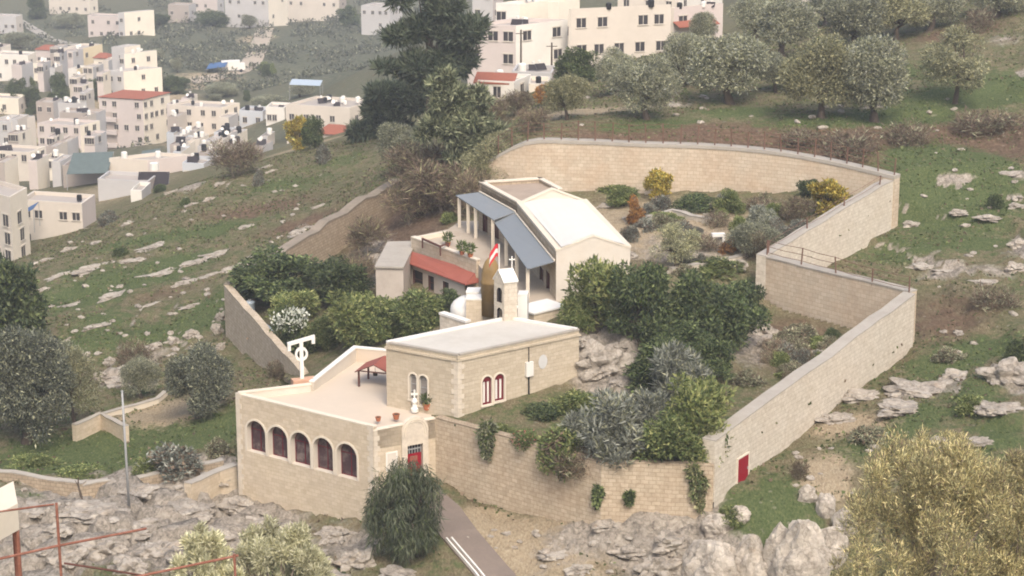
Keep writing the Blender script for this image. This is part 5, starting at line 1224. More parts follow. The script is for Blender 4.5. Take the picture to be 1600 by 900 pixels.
# front garden thicket
for a in [('bright', 935, 520, 118, 128, 'bright green tree at the chapel corner, lightest of the garden thicket'), ('dark1', 1000, 535, 110, 130, 'dark glossy tree right of the bright green tree'), ('dark2', 1075, 540, 120, 118, 'dark dense tree in the middle of the garden thicket'), ('dark0', 1140, 535, 110, 96, 'dark spreading tree against the zigzag wall'),
          ('dark1', 1050, 570, 110, 76, 'dark low tree hanging over the garden rock face'), ('green0', 905, 510, 60, 60, 'green bush at the foot of the chapel front'), ('dark2', 1165, 505, 70, 70, 'dark tree top touching the inner fold of the zigzag wall'), ('dark0', 1015, 480, 70, 60, 'small dark tree behind the glossy one'), ('dark2', 1030, 606, 120, 84, 'dark tree overhanging the dark hollow in the garden rock face'), ('dark0', 1110, 590, 90, 70, 'dark low tree right of the silvery-blue shrub')]:
    plant('garden_tree', a[0], *a[1:5], a[5], 'tree')
for a in [('greybush0', 960, 712, 130, 108, 'big silvery shrub with upright shoots above the retaining wall'), ('greybush1', 1065, 640, 110, 104, 'silvery-blue shrub below the dark thicket'), ('bright', 1090, 705, 130, 130, 'yellow-green tall shrub near the pale wall'), ('greybush0', 1010, 690, 90, 90, 'silvery shrub between the two larger silvery ones'),
          ('green1', 1050, 720, 110, 80, 'mid-green shrub at the brink of the retaining wall'), ('greybush1', 905, 700, 70, 60, 'small silvery shrub at the brink of the retaining wall')]:
    plant('garden_shrub', a[0], *a[1:5], a[5], 'shrub')
for a in [('lowgreen', 872, 724, 96, 62, 'olive-green shrub spilling over the retaining wall'), ('lowpink', 822, 690, 56, 22, 'low shrub with pink flowers on the wall edge'), ('lowgreen', 900, 640, 90, 34, 'low green bush on the ledge by the church wall'), ('lowgreen', 1110, 720, 60, 50, 'green bush in the corner of the pale wall'), ('lowbrown', 900, 735, 80, 40, 'brownish trailing shrub over the retaining wall'),
          ('lowdark', 850, 650, 70, 22, 'dark low bush below the meter box cable'), ('lowgreen', 780, 676, 50, 16, 'thin green bush on the wall edge by the church corner')]:
    plant('shrub', a[0], *a[1:5], a[5], 'shrub', hstd=3)
def vine(px, py0, py1, wpx, label, leaf, P, Q, out=.35, seed=0):
    r = random.Random(seed); lob = []
    Pn = Panel(P, Q); u, z0 = on_wall(px, py0, P, Q); z1 = on_wall(px, py1, P, Q)[1]; c = Pn.p(u, z0, out * .4); w = wpx * mpp(np.array(c)) / 2
    for i in range(9):
        t = i / 8; s = w * (1 - .6 * t) * r.uniform(.6, 1)
        q = Pn.p(u + r.uniform(-.5, .5) * w * (1 - t * .5), z0 + (z1 - z0) * t, out * .4); lob.append((q[0] - c[0], q[1] - c[1], q[2] - c[2], s * .8, s * .6, s))
    o = link('vine', leaf_mesh('vine', lob, 1600, .26, .13, leaf, seed, droop=.5, mixw=[1 / len(leaf)] * len(leaf))); o.location = c; tag(o, label, 'vine')
vine(764, 668, 712, 40, 'green vine hanging over the retaining wall below the red church windows', [M['l_green'], M['l_olive']], A3, R1, .35, 3)
vine(1092, 735, 790, 36, 'trailing green vine at the corner of the pale wall', [M['l_green'], M['l_olive_y']], R1, R2, .35, 4)
vine(935, 765, 790, 15, 'dark creeper growing in the wall at its bend', [M['l_dark'], M['l_green']], A3, R1, .3, 5); vine(983, 772, 784, 9, 'tiny dark tuft growing from the retaining wall', [M['l_dark'], M['l_green']], R1, R2, .3, 6)
vine(880, 700, 740, 60, 'reddish-brown creeper draping the retaining wall', [M['l_brown'], M['l_green']], A3, R1, .3, 7)
# upper garden
for a in [('yellow', 1030, 309, 50, 48, 'bright yellow bush against the long back wall', 5), ('orange', 993, 352, 36, 48, 'orange-leaved bush beside the chapel', 5), ('green2', 975, 322, 56, 34, 'green bush behind the orange-leaved bush', 5), ('green0', 1140, 332, 48, 40, 'green bush standing alone near the back wall', 5), ('yellow', 1290, 335, 70, 60, 'yellow-green bush near the rounded wall corner', 5), ('dark1', 1262, 318, 50, 40, 'dark tree top beside the yellow-green bush', 5),
          ('sparse', 1055, 420, 84, 76, 'open grey-green olive in the upper garden', 5), ('olive2', 1175, 400, 80, 56, 'grey-green bush left of the white wall fold', 5), ('brown0', 1180, 405, 60, 50, 'bare reddish shrub before the white wall fold', 5), ('brown1', 1250, 345, 56, 40, 'dry brown shrub below the yellow-green bush', 5), ('greybush1', 1190, 360, 50, 40, 'grey shrub in the middle of the upper garden', 5), ('orange', 1140, 395, 40, 28, 'low orange-brown shrub in the upper garden', 5)]:
    plant('garden_bush', a[0], *a[1:5], a[5], 'shrub')
for i, (px, py, w, h, k) in enumerate([(1090, 322, 90, 18, 'lowdark'), (960, 300, 60, 14, 'lowgreen'), (985, 375, 40, 24, 'lowgrey'), (1100, 385, 60, 20, 'lowbrown'), (1040, 345, 60, 14, 'lowgreen'), (1120, 425, 100, 22, 'lowgreen'), (1210, 330, 60, 20, 'lowbrown'), (1255, 530, 60, 24, 'lowolive'), (1215, 560, 70, 26, 'lowbrown'), (1300, 525, 30, 14, 'lowdark'), (1170, 600, 60, 24, 'lowolive')]):
    plant('low_shrub', k, px, py, w, h, ['dark strip of low bush below the back wall', 'low green bush behind the chapel roof', 'grey low bush under the orange-leaved bush', 'brown low bush by the white garden bench', 'green low bush beside the yellow bush', 'green ground bush along the rear of the thicket', 'brown low bush under the fence of the back wall', 'olive low bush behind the pale wall', 'brown low bush on the soil behind the pale wall', 'tiny dark bush in the fold of the zigzag', 'olive bush on the soil beside the silvery shrubs'][i], 'shrub', hstd=3)
rg2 = random.Random(55); GS = ['grey', 'brown', 'olive', 'green']
for i in range(80):
    px, py = (rg2.uniform(990, 1290), rg2.uniform(318, 428)) if i < 50 else (rg2.uniform(1190, 1300), rg2.uniform(520, 600))
    if i < 50 and px > 1205 + (400 - py) * 1.5: continue
    k = rg2.choice(GS)
    plant('garden_bush', 'low' + k, px, py, rg2.uniform(20, 56), rg2.uniform(10, 28), {'grey': 'small grey low bush', 'brown': 'small dry brown low bush', 'olive': 'small olive-brown low bush', 'green': 'small green low bush'}[k] + (' among the rocks of the upper garden' if i < 50 else ' on the soil behind the long pale wall'), 'shrub', k + (' low bushes of the upper garden' if i < 50 else ' low bushes behind the long pale wall'), hstd=3)
plant('shrub', 'olivey0', 768, 300, 96, 84, 'grey-green bush hiding the low end of the back wall', 'shrub'); plant('shrub', 'brown1', 815, 292, 60, 50, 'brown shrub at the low end of the back wall', 'shrub'); plant('shrub', 'green0', 738, 300, 60, 50, 'green bush behind the flat part of the chapel', 'shrub')
# left hillside and field
plant('olive_tree', 'olivebig1', 312, 652, 132, 118, 'wide grey olive standing alone beside the arcade wing', 'olive tree'); plant('olive_tree', 'olive4', 222, 622, 66, 66, 'small dim olive at the end of the field wall', 'olive tree')
plant('olive_tree', 'sparse', 118, 668, 96, 130, 'slender olive before the dark mass at the left edge', 'olive tree'); plant('olive_tree', 'olivebig0', 42, 692, 172, 190, 'huge grey-green olive filling the left edge', 'olive tree'); plant('evergreen_tree', 'dark1', 14, 548, 130, 150, 'dark blackish evergreen at the left edge above the huge olive', 'tree')
plant('olive_tree', 'olive0', 80, 610, 90, 84, 'dark olive behind the huge left-edge olive', 'olive tree')
for i, (px, py, w, h, k, l) in enumerate([(270, 735, 100, 40, 'lowgrey', 'wide grey-green shrub in the field above the drystone wall'), (225, 735, 50, 24, 'lowgreen', 'green shrub beside the lamp pole in the field'), (340, 712, 50, 30, 'lowolive', 'olive shrub against the arcade corner'), (130, 742, 90, 14, 'lowgreen', 'green shrub bank at the bend of the drystone wall'), (50, 728, 90, 15, 'lowgreen', 'green shrub bank at the left end of the field'),
                                   (190, 400, 30, 16, 'lowdark', 'dark bush on the left slope below the low houses'), (210, 565, 60, 36, 'lowbrown', 'brown bramble heap on the left slope'), (405, 290, 22, 24, 'lowgrey', 'little grey bush on the crest above the slanting wall'), (505, 255, 30, 30, 'lowgrey', 'grey bush on the crest near the red-roofed hut'), (170, 350, 36, 22, 'lowgrey', 'grey bush on the upper edge of the left slope'), (290, 320, 20, 12, 'lowdark', 'dark tuft on the crest near the solar frames')]):
    plant('shrub', k, px, py, w, h, l, 'shrub', hstd=3)
plant('shrub', 'brown1', 365, 276, 100, 56, 'reddish-brown leafless shrub on the crest before the town', 'shrub')
plant('autumn_tree', 'yellow', 466, 236, 50, 58, 'golden autumn tree before the beige town house', 'tree'); plant('town_tree', 'dark0', 492, 232, 36, 52, 'dark green tree right behind the golden autumn tree', 'tree')
# right hillside
for i, (px, py, w, h, k, l) in enumerate([(1555, 325, 30, 24, 'lowdark', 'dark round bush on the right slope above the rock line'), (1330, 240, 120, 36, 'lowbrown', 'reddish dry bush bank above the rounded wall corner'), (1420, 225, 100, 34, 'lowbrown', 'reddish dry bush bank right of the fence end'), (1250, 225, 90, 26, 'lowbrown', 'dry bush bank behind the middle of the fence'), (1545, 205, 120, 34, 'lowbrown', 'dry brown bank on the right under the thin olive'), (1530, 48, 60, 36, 'lowbrown', 'red-brown bush on the bare bank in the top right'), (1555, 480, 80, 36, 'lowbrown', 'brown bramble patch on the right edge'), (1250, 745, 40, 30, 'lowbrown', 'dry bush below the foot of the pale wall'), (1140, 812, 60, 26, 'lowgreen', 'green bush under the red door'), (1485, 560, 60, 20, 'lowolive', 'olive-green bush on the right slope beside the outcrop'), (1360, 690, 70, 26, 'lowolive', 'olive-green bush downhill of the pale wall'),
                                   (1590, 580, 60, 50, 'lowdark', 'dark bush between the outcrops at the right edge'), (1520, 640, 60, 24, 'lowgreen', 'green bush under the right outcrop')]):
    plant('shrub', k, px, py, w, h, l, 'shrub', hstd=3)

# drooping pepper tree before the gate
def pepper():
    p = hit(655, 868) ; m = mpp(p); r = random.Random(31); lob = []
    for i in range(46):
        t = r.uniform(0, 6.283); q = math.sqrt(r.random()); zz = r.random()
        w = 62 * (1 - .45 * max(0, zz - .5) * 2) * (1 - .15 * (1 - zz))
        x, y = w * q * math.cos(t), w * q * math.sin(t)
        lob.append(((x - 20) * m, y * m, (30 + 112 * zz) * m, 15 * m, 15 * m, 26 * m))
    cm = leaf_mesh('pepper_crown', lob, 17000, .5, .055, [M['l_pepper'], M['l_green']], 9, droop=1.5, shell=.3, mixw=[.85, .15], out=.35)
    o = empty('pepper_tree', (p[0], p[1], p[2] - .2), 0, 'drooping dark green pepper tree in front of the arched gate', 'tree')
    mb = MB(); mb.tube([(0, 0, -.8), (-.1, 0, .6), (-.4, .1, 1.8), (-.7, .1, 3.2)], [.24, .2, .17, .12], 8)
    for l in r.sample(lob, 10): mb.tube([(-.5, .1, 2.4), (l[0] * .5 - .2, l[1] * .5, l[2] * .7 + 1.2), l[:3]], [.09, .06, .02], 6)
    mb.build('trunk', M['bark'], o, True, False); link('crown', cm, o)
pepper()
# foreground: straw-coloured tree at the bottom right, pale olive tops at the bottom left (they grow on the near slope)
def near_tree(label, px, py_top, y, wpx, hpx, leaf, mixw, n, L, W, seed, name, up=.4, nl=60):
    top = at(px, py_top, y=y); z0 = gz(top[0], top[1]); m = mpp(top); r = random.Random(seed); H = top[2] - z0; w = wpx * m / 2; lob = []
    ch_ = min(H * .8, hpx * m)
    for i in range(nl):
        t = r.uniform(0, 6.283); zz = r.random(); q = math.sqrt(r.random()) * math.sqrt(max(.05, 1 - (max(0, zz - .3) / .72) ** 2)); s = w * r.uniform(.07, .2)
        lob.append((w * q * math.cos(t), w * q * math.sin(t), H - ch_ + ch_ * zz * .97 - s * .6, s * .8, s * .8, s * r.uniform(.9, 1.7)))
    o = empty(name, (top[0], top[1], z0 - .1), 0, label, 'tree')
    link('trunk', trunk_mesh(name + '_trunk', seed, lob, H * .5, .22, M['bark_pale'], .4, 26), o)
    link('crown', leaf_mesh(name + '_crown', lob, n, L, W, leaf, seed, up=up, mixw=mixw, shell=.2), o)
near_tree('straw-yellow bushy tree filling the bottom right corner', 1465, 668, 94, 330, 420, [M['l_straw'], M['l_olive_y'], M['l_brown']], [.55, .32, .13], 130000, .21, .038, 3, 'straw_tree', .9, nl=240)
near_tree('straw-yellow bushy tree cut by the right edge beside the larger one', 1610, 700, 96, 230, 420, [M['l_straw'], M['l_olive_y'], M['l_brown']], [.6, .26, .14], 70000, .21, .038, 13, 'straw_tree', .9, nl=170)
near_tree('pale yellowish olive top at the bottom edge left of the pepper tree', 430, 822, 112, 200, 150, [M['l_pale'], M['l_olive_y']], [.9, .1], 40000, .24, .06, 4, 'pale_olive', .6)
near_tree('smaller pale olive top at the bottom edge behind the pipe railing', 315, 826, 108, 130, 150, [M['l_pale'], M['l_olive_y']], [.85, .15], 22000, .24, .06, 5, 'pale_olive', .6)

# low wild cover on the slopes: short dry and green tufts, nobody could count them
def tufts(name, n, seed, box, leafs, w, L, W, keep=None):
    r = np.random.default_rng(seed); x = r.uniform(box[0], box[1], n * 3); y = r.uniform(box[2], box[3], n * 3)
    ok = ~inside(x, y) & (road_at(x, y)[0] > 2.3) & ~inside(x, y, np.array([A1[:2], A2[:2], A3[:2], A7[:2], A6[:2], A5[:2]]))
    rk = grid_sample(np.clip(rock + slope_rock, 0, 1), x, y); cl = fbm(x / 4, y / 4, seed, 4); sa = grid_sample(K['s'], x, y)
    ok &= (rk < .45) & (sa < .6) & (cl + r.uniform(-.12, .12, len(x)) > .47)
    x, y = x[ok][:n], y[ok][:n]; z = H_all(x, y); nn = len(x)
    ax = r.normal(size=(nn, 3)) * .45 + np.array([0, 0, 1.]); ax /= np.linalg.norm(ax, axis=1)[:, None]
    q = np.cross(ax, r.normal(size=(nn, 3))); q /= np.linalg.norm(q, axis=1)[:, None]
    P = np.stack([x, y, z - .05], 1); Lh = L * (.4 + 1.0 * r.random(nn) ** 2)[:, None]; Wh = W * (.5 + r.random(nn))[:, None]
    V = np.stack([P - q * Wh * .3, P + q * Wh * .3, P + ax * Lh + q * Wh * .5, P + ax * Lh * .9 - q * Wh * .5], 1).reshape(-1, 3)
    gr = grid_sample(np.clip(K['g'], 0, 1), x, y); mi = np.where(r.random(nn) < .15 + .5 * gr, 0, np.where(r.random(nn) < .72, 1, 2)).astype(np.int32)
    F = np.arange(4 * nn, dtype=np.int32); me = bpy.data.meshes.new(name); me.vertices.add(4 * nn); me.vertices.foreach_set('co', V.astype(np.float32).ravel())
    me.loops.add(4 * nn); me.loops.foreach_set('vertex_index', F); me.polygons.add(nn); me.polygons.foreach_set('loop_start', F[::4].copy())
    for m in leafs: me.materials.append(m)
    me.polygons.foreach_set('material_index', mi); me.update(calc_edges=True)
    o = link(name, me); tag(o, kind='stuff'); return o
tufts('grass_tufts', 90000, 5, (-62, 62, 131, 292), [M['l_green'], M['l_grass'], M['l_brown']], 0, .2, .22)
# ------------------------------------------------------------------ rocks
def rock_mesh(name, seed, sub=3, rough=.35, flat=.7, sharp=1.0, mat='rock'):
    import bmesh
    bm = bmesh.new(); bmesh.ops.create_icosphere(bm, subdivisions=sub, radius=1)
    r = random.Random(seed); off = Vector((r.uniform(-50, 50), r.uniform(-50, 50), r.uniform(-50, 50)))
    for v in bm.verts:
        p = v.co.copy(); f = mnoise.fractal(p * 1.1 + off, .8, 2.0, 4); c = mnoise.voronoi(p * 1.5 + off)[0]
        v.co = p * (1 + rough * f * .9 + rough * .9 * (c[1] - c[0]) * sharp - .15)
        v.co.z *= flat
    me = bpy.data.meshes.new(name); bm.to_mesh(me); bm.free(); me.materials.append(M[mat]); me.polygons.foreach_set('use_smooth', [False] * len(me.polygons)); return me
def rock_material(name='limestone', k=1.0):
    m, nt, b = new_mat(name); P = wpos(nt)
    n1 = noise_n(nt, 1.1, 6, .7, P); n2 = noise_n(nt, 5, 5, .75, P)
    c = ramp(nt, n1, [(p, tuple(k * v for v in q)) for p, q in ((.26, (.14, .12, .098)), (.40, (.31, .27, .22)), (.58, (.43, .38, .315)), (.75, (.53, .48, .40)))])
    sp = math_n(nt, 'MULTIPLY_ADD', n2, 6, -3.4, True); c = mixc(nt, math_n(nt, 'MULTIPLY', sp, .55), c, (.16, .145, .125))
    cr = nd(nt, 'ShaderNodeTexVoronoi', feature='DISTANCE_TO_EDGE'); cw = nd(nt, 'ShaderNodeVectorMath', operation='MULTIPLY_ADD'); cn = nd(nt, 'ShaderNodeTexNoise'); cn.inputs['Scale'].default_value = 1.0; cn.inputs['Detail'].default_value = 4
    nt.links.new(P, cn.inputs['Vector']); nt.links.new(cn.outputs['Color'], cw.inputs[0]); cw.inputs[1].default_value = (3, 3, 3); nt.links.new(P, cw.inputs[2]); nt.links.new(cw.outputs[0], cr.inputs['Vector']); cr.inputs['Scale'].default_value = .7
    c = mixc(nt, math_n(nt, 'MULTIPLY', math_n(nt, 'MULTIPLY_ADD', cr.outputs['Distance'], -12.0, 1.0, True), .4), c, (.08, .07, .055))
    w = math_n(nt, 'MULTIPLY_ADD', noise_n(nt, .7, 4, .6, P), 5, -2.9, True); c = mixc(nt, math_n(nt, 'MULTIPLY', w, .45), c, (.40, .29, .19))
    nt.links.new(c, b.inputs['Base Color']); b.inputs['Roughness'].default_value = 1.0
    bump(nt, b, math_n(nt, 'ADD', n2, n1), 1.0, .15); return m
M['rock'] = rock_material(); M['rock_pale'] = rock_material('pale_limestone', 1.25)
BOULD = [rock_mesh('pale_boulder_mesh%d' % i, 320 + i, 4, .26, .85, .55, 'rock_pale') for i in range(5)]
BIG = [rock_mesh('boulder_mesh%d' % i, 300 + i, 4, .55, .8, 1.2) for i in range(5)]
SMALL = [rock_mesh('stone_mesh%d' % i, 330 + i, 2, .5, .62) for i in range(5)]
LEDGE = [rock_mesh('ledge_mesh%d' % i, 350 + i, 4, .6, .45, 1.3) for i in range(4)]
def rockat(name, me, px, py, wpx, hpx, label, group=None, depth=1.0, rz=None, sink=.3, cat='rock', tilt=0):
    p = hit(px, py)
    if p is None: return
    m = mpp(p); rnd = random.Random(int(px * 3 + py * 11)); o = link(name, me); w = wpx * m / 2; h = hpx * m / 1.9
    o.location = (p[0], p[1], p[2] + h * (.5 - sink)); o.scale = (w, w * depth, h / .7); o.rotation_euler = (tilt, 0, rnd.uniform(-.5, .5) if rz is None else rz)
    tag(o, label, cat, group); return o
for i, a in enumerate([(1250, 915, 104, 160, 'largest pale boulder at the bottom, left of the straw-yellow tree'), (1216, 900, 60, 112, 'upright pale boulder above the largest one'), (1290, 800, 40, 44, 'rounded boulder next to the straw-yellow tree'), (1115, 905, 110, 100, 'broad grey boulder under the foot of the red-brown wall'), (1120, 828, 60, 36, 'grey rock ledge just under the red door bush'),
                       (1170, 905, 64, 110, 'grey cleft boulder between the two bottom boulders'), (1262, 780, 34, 32, 'small pale boulder below the dry bush'), (1185, 900, 60, 50, 'low grey boulder at the bottom edge'), (1300, 870, 60, 80, 'shaded boulder beside the straw-yellow tree'), (1085, 900, 60, 40, 'dark grey rock at the bottom edge below the retaining wall'), (1155, 808, 40, 28, 'small stone block in the grass under the red door'), (1320, 830, 50, 50, 'boulder half hidden by the straw-yellow tree')]):
    rockat('boulder', BOULD[i % 5], *a[:4], a[4], 'boulders at the bottom right', .8, sink=.25)
for i, a in enumerate([(1440, 612, 100, 38, 'broad cracked outcrop right of the long pale wall'), (1500, 592, 66, 32, 'pale outcrop next to the broad cracked one'), (1580, 590, 80, 70, 'tall pale outcrop at the right edge'), (1410, 640, 80, 26, 'low outcrop below the broad cracked one'), (1560, 640, 70, 26, 'low outcrop at the right edge'), (1480, 695, 80, 16, 'flat slab above the straw-yellow tree'), (1530, 690, 50, 12, 'small slab above the straw-yellow tree on the right'),
                       (1440, 418, 40, 13, 'pale outcrop just right of the wall bend'), (1482, 424, 40, 13, 'second outcrop right of the wall bend'), (1500, 332, 34, 10, 'pale rock line on the right slope, near end'), (1545, 340, 40, 11, 'pale rock line on the right slope, middle'), (1590, 324, 30, 14, 'pale rock line on the right slope, right end'), (1578, 272, 46, 11, 'long flat pale slab on the green right slope'), (1588, 420, 36, 24, 'rough stony heap on the right edge'), (1592, 384, 30, 26, 'rubble heap at the right edge below the rock line'), (1425, 352, 30, 14, 'small pale rock at the foot of the upper wall corner'), (1540, 440, 44, 10, 'low rock band on the right'), (1350, 620, 70, 22, 'tan rock under the middle of the long pale wall'), (1310, 655, 60, 20, 'tan rock under the lower part of the long pale wall')]):
    rockat('outcrop', LEDGE[i % 4], *a[:4], a[4], 'outcrops on the right slope', .7, sink=.5)
for i, a in enumerate([(870, 868, 50, 16), (945, 822, 40, 20), (985, 862, 56, 24), (1052, 850, 66, 44), (905, 892, 46, 16), (1040, 892, 80, 48), (1082, 872, 60, 56)]):
    rockat('outcrop', (LEDGE + BIG)[i % 9], *a, 'rough grey-beige outcrop in the rock bank directly under the retaining wall', 'outcrops under the retaining wall', .6, sink=.55)
rnd = random.Random(8)
LED = [(420, 405, 90, 16), (470, 362, 70, 14), (350, 395, 80, 12), (300, 412, 60, 12), (250, 428, 70, 14), (150, 418, 90, 14), (90, 432, 50, 12), (205, 408, 50, 10), (240, 385, 60, 9), (290, 442, 60, 12), (330, 430, 44, 10), (180, 462, 70, 14), (120, 475, 60, 10), (235, 478, 50, 9), (300, 478, 44, 8), (150, 510, 50, 8), (60, 455, 40, 12), (330, 312, 34, 14), (300, 320, 30, 10), (345, 288, 34, 12), (415, 262, 30, 10), (110, 390, 36, 14), (70, 408, 40, 14), (150, 380, 30, 10), (270, 300, 26, 10), (200, 350, 30, 10), (425, 268, 26, 10), (385, 355, 40, 10), (500, 322, 30, 8), (360, 420, 50, 10)]
for i, (px, py, w, h) in enumerate(LED):
    rockat('rock_ledge', LEDGE[i % 4], px, py, w, h * .75, 'pale limestone ledge cropping out of the grass on the left hillside', 'limestone ledges on the left hillside', .3, rnd.uniform(.75, 1.15), .58)
for i, a in enumerate([(172, 568, 18, 14), (200, 580, 34, 12), (160, 590, 26, 12), (240, 545, 26, 14), (270, 535, 20, 12), (300, 525, 22, 14), (345, 500, 16, 18), (340, 520, 20, 22), (130, 560, 24, 14), (225, 600, 40, 12), (185, 600, 40, 14), (345, 545, 14, 14)]):
    rockat('boulder', BIG[i % 5], *a, 'grey boulder of the tumbled heap on the lower left slope', 'tumbled boulders on the lower left slope')
for i, a in enumerate([(60, 800, 70, 30), (140, 800, 90, 26), (210, 830, 80, 30), (290, 800, 80, 26), (330, 850, 90, 40), (250, 870, 80, 36), (160, 860, 70, 36), (110, 880, 60, 40), (200, 890, 60, 30), (300, 880, 60, 34), (400, 820, 60, 24), (440, 850, 70, 30), (480, 870, 60, 30), (520, 840, 60, 26), (560, 880, 60, 34), (150, 760, 60, 16), (220, 768, 60, 14), (280, 745, 50, 14), (330, 750, 50, 16), (90, 830, 40, 24), (500, 900, 60, 24), (620, 900, 60, 24), (370, 790, 50, 20)]):
    rockat('rock_slab', (LEDGE + BIG)[i % 9], *a, 'weathered grey limestone rock in the rocky ground at the lower left', 'weathered rocks in the lower left rocky ground', .8, sink=.5)
def stones(n, seed, boxpx, label, group, lo, hi):
    r = random.Random(seed); k = 0; tries = 0
    while k < n and tries < n * 8:
        tries += 1; px, py = r.uniform(boxpx[0], boxpx[2]), r.uniform(boxpx[1], boxpx[3]); p = hit(px, py)
        if p is None or p[1] > 300 or inside(p[0], p[1]): continue
        s = r.uniform(lo, hi); o = link('stone', SMALL[k % 5]); o.location = (p[0], p[1], p[2] + s * .15); o.scale = (s * r.uniform(.8, 1.6), s, s * r.uniform(.7, 1.1)); o.rotation_euler = (0, 0, r.uniform(0, 6.28)); tag(o, label, 'stone', group); k += 1
stones(92, 1, (60, 290, 480, 560), 'small pale stone lying loose on the left hillside', 'loose stones on the left hillside', .16, .38)
stones(26, 2, (1440, 220, 1600, 560), 'small pale stone lying in the grass of the right hillside', 'loose stones on the right hillside', .15, .4)
stones(24, 3, (900, 150, 1560, 205), 'small pale stone on the green bank under the olives', 'loose stones under the olives', .2, .45)
stones(20, 4, (1230, 690, 1520, 800), 'small stone on the slope below the long pale wall', 'loose stones below the long pale wall', .12, .35)
stones(44, 6, (20, 740, 560, 895), 'small grey stone in the rubble below the arcade wing', 'rubble stones below the arcade wing', .15, .5)
stones(36, 7, (720, 820, 1080, 895), 'small grey stone on the rubble bank under the retaining wall', 'rubble stones under the retaining wall', .1, .32)
rg = random.Random(12)
for i in range(40):                                  # stones in the upper garden
    px, py = rg.choice([(rg.uniform(930, 1200), rg.uniform(310, 430)), (rg.uniform(910, 990), rg.uniform(530, 600)), (rg.uniform(1180, 1290), rg.uniform(510, 590))]); p = hit(px, py)
    o = link('stone', (SMALL + BIG)[i % 10]); s = rg.uniform(.2, .7); o.location = (p[0], p[1], p[2]); o.scale = (s * 1.4, s, s * .8); o.rotation_euler = (0, 0, rg.uniform(0, 6)); tag(o, 'pale rock lying among the bushes of the walled garden', 'stone', 'rocks in the walled garden')
rockat('cliff_rock', LEDGE[1], 940, 575, 80, 80, 'layered pale rock face right of the church side wall', None, .5, .3, .35)
rockat('rock', BIG[2], 1190, 520, 50, 26, 'white rock lump at the foot of the zigzag inner wall', None, .8)

# ------------------------------------------------------------------ drystone walls and ruins at the lower left
def drywall(label, pix, h, t, seed, mat=None, z_up=0.0):
    P = [hit(*q) for q in pix]; P = [np.array([p[0], p[1], p[2] + h]) for p in P]
    r = wall('drystone_wall', label, [tuple(p) for p in P], t, None, mat or M['stone_rough'], .08, .03, 1, M['coping'], .10, seed, 1.0); return r
drywall('low drystone wall along the front of the green field, left stretch', [(-20, 752), (60, 766), (130, 775)], .9, .5, 1)
drywall('low drystone wall along the front of the green field, stretch towards the arcade', [(130, 775), (240, 758), (350, 735)], .75, .5, 2)
drywall('short tan masonry stub climbing beside the arcade corner', [(300, 792), (345, 772), (372, 762)], 1.7, .6, 3, M['stone'])
drywall('tan retaining wall of the ruined basin in the field', [(120, 690), (158, 672), (195, 692)], 1.3, .4, 4, M['stone'])
drywall('curved pale kerb wall around the dirt patch in the field', [(160, 655), (215, 640), (248, 630), (262, 618)], .35, .35, 5, M['cream'])
drywall('low terrace wall of pale stones across the upper garden', [(1000, 352), (1050, 338), (1105, 352)], .5, .5, 7, M['stone_pale'])
drywall('low pale stone border below the white garden bench', [(1050, 428), (1110, 420), (1165, 405)], .4, .45, 8, M['stone_pale'])

# ------------------------------------------------------------------ lamp pole, dead stumps, rusty pipe frame, slab roof corner
p = hit(202, 795); zt_ = at(198, 612, y=p[1])[2]
lp_ = empty('lamp_pole', tuple(p), label='slim grey pole standing before the field on the lower left', cat='pole')
mb = MB(); mb.tube([(0, 0, -.4), (-.05, 0, (zt_ - p[2]) * .5), (-.1, 0, zt_ - p[2])], [.10, .085, .07], 10); mb.build('pole', M['grey_metal'], lp_, True, False)
mb = MB(); mb.tube([(-.1, 0, zt_ - p[2]), (-.1, 0, zt_ - p[2] + .06)], .1, 10); mb.build('cap', M['grey_metal'], lp_, False, False)
p = hit(130, 785); mb = MB(); mb.tube([(0, 0, -.3), (-.15, 0, .6), (-.3, 0, 1.3), (-.25, 0, 1.9)], [.1, .08, .07, .03], 7); mb.tube([(-.28, 0, 1.2), (-.5, .1, 1.6)], [.05, .02], 6)
o = mb.build('dead_stump', M['bark'], None, False, False); o.location = tuple(p); tag(o, 'thin dark dead stump in front of the drystone wall bend', 'stump')
Y_ = 58.0
pf = empty('pipe_frame', tuple(at(90, 900, y=Y_)), label='rusty orange pipe frame crossing the bottom left corner', cat='frame')
def pipe(pts, r, name='rail'):
    mb = MB(); mb.tube([at(px, py, y=Y_ + dy) for px, py, dy in pts], r, 8); mb.build(name, M['rust'], pf)
g_ = gz(at(90, 900, y=Y_)[0], Y_)
pipe([(-40, 882, -1.5), (85, 854, 0), (228, 826, 2.2)], .036); pipe([(200, 904, -2.2), (372, 868, -.4)], .036); pipe([(-20, 802, 1.2), (84, 788, .4)], .028)
for px, py0, dy in ((88, 786, .1), (366, 866, -.5)):
    a = at(px, py0, y=Y_ + dy); mb = MB(); mb.tube([a, (a[0] + .06, a[1], gz(a[0], a[1]) - .3)], .04, 8); mb.build('post', M['rust'], pf)
a, b = at(100, 880, y=Y_), at(230, 900, y=Y_ + .5); mb = MB(); mb.tube([a, b], .03, 6); mb.build('brace', M['dark_wood'], pf)
c0, c1 = at(-30, 812, y=60), at(28, 792, y=61.5); c1[2] = c0[2] = (c0[2] + c1[2]) / 2
sl = empty('slab_roof', tuple(c0), label='corner of a pale flat slab roof on posts at the left bottom edge', cat='shed')
mb = MB(); q = [c0[:2], c1[:2], c1[:2] + np.array([-.5, 1.8]), c0[:2] + np.array([-.5, 1.8])]; mb.prism(q, c0[2] - .8, c0[2], bottom=True); mb.build('slab', M['cream'], sl)
for x in q:
    k = x + (sum(q) / 4 - x) * .12; mb = MB(); mb.tube([(k[0], k[1], c0[2] - .803), (k[0], k[1], gz(*k) - .4)], .07, 8); mb.build('post', M['rust'], sl)
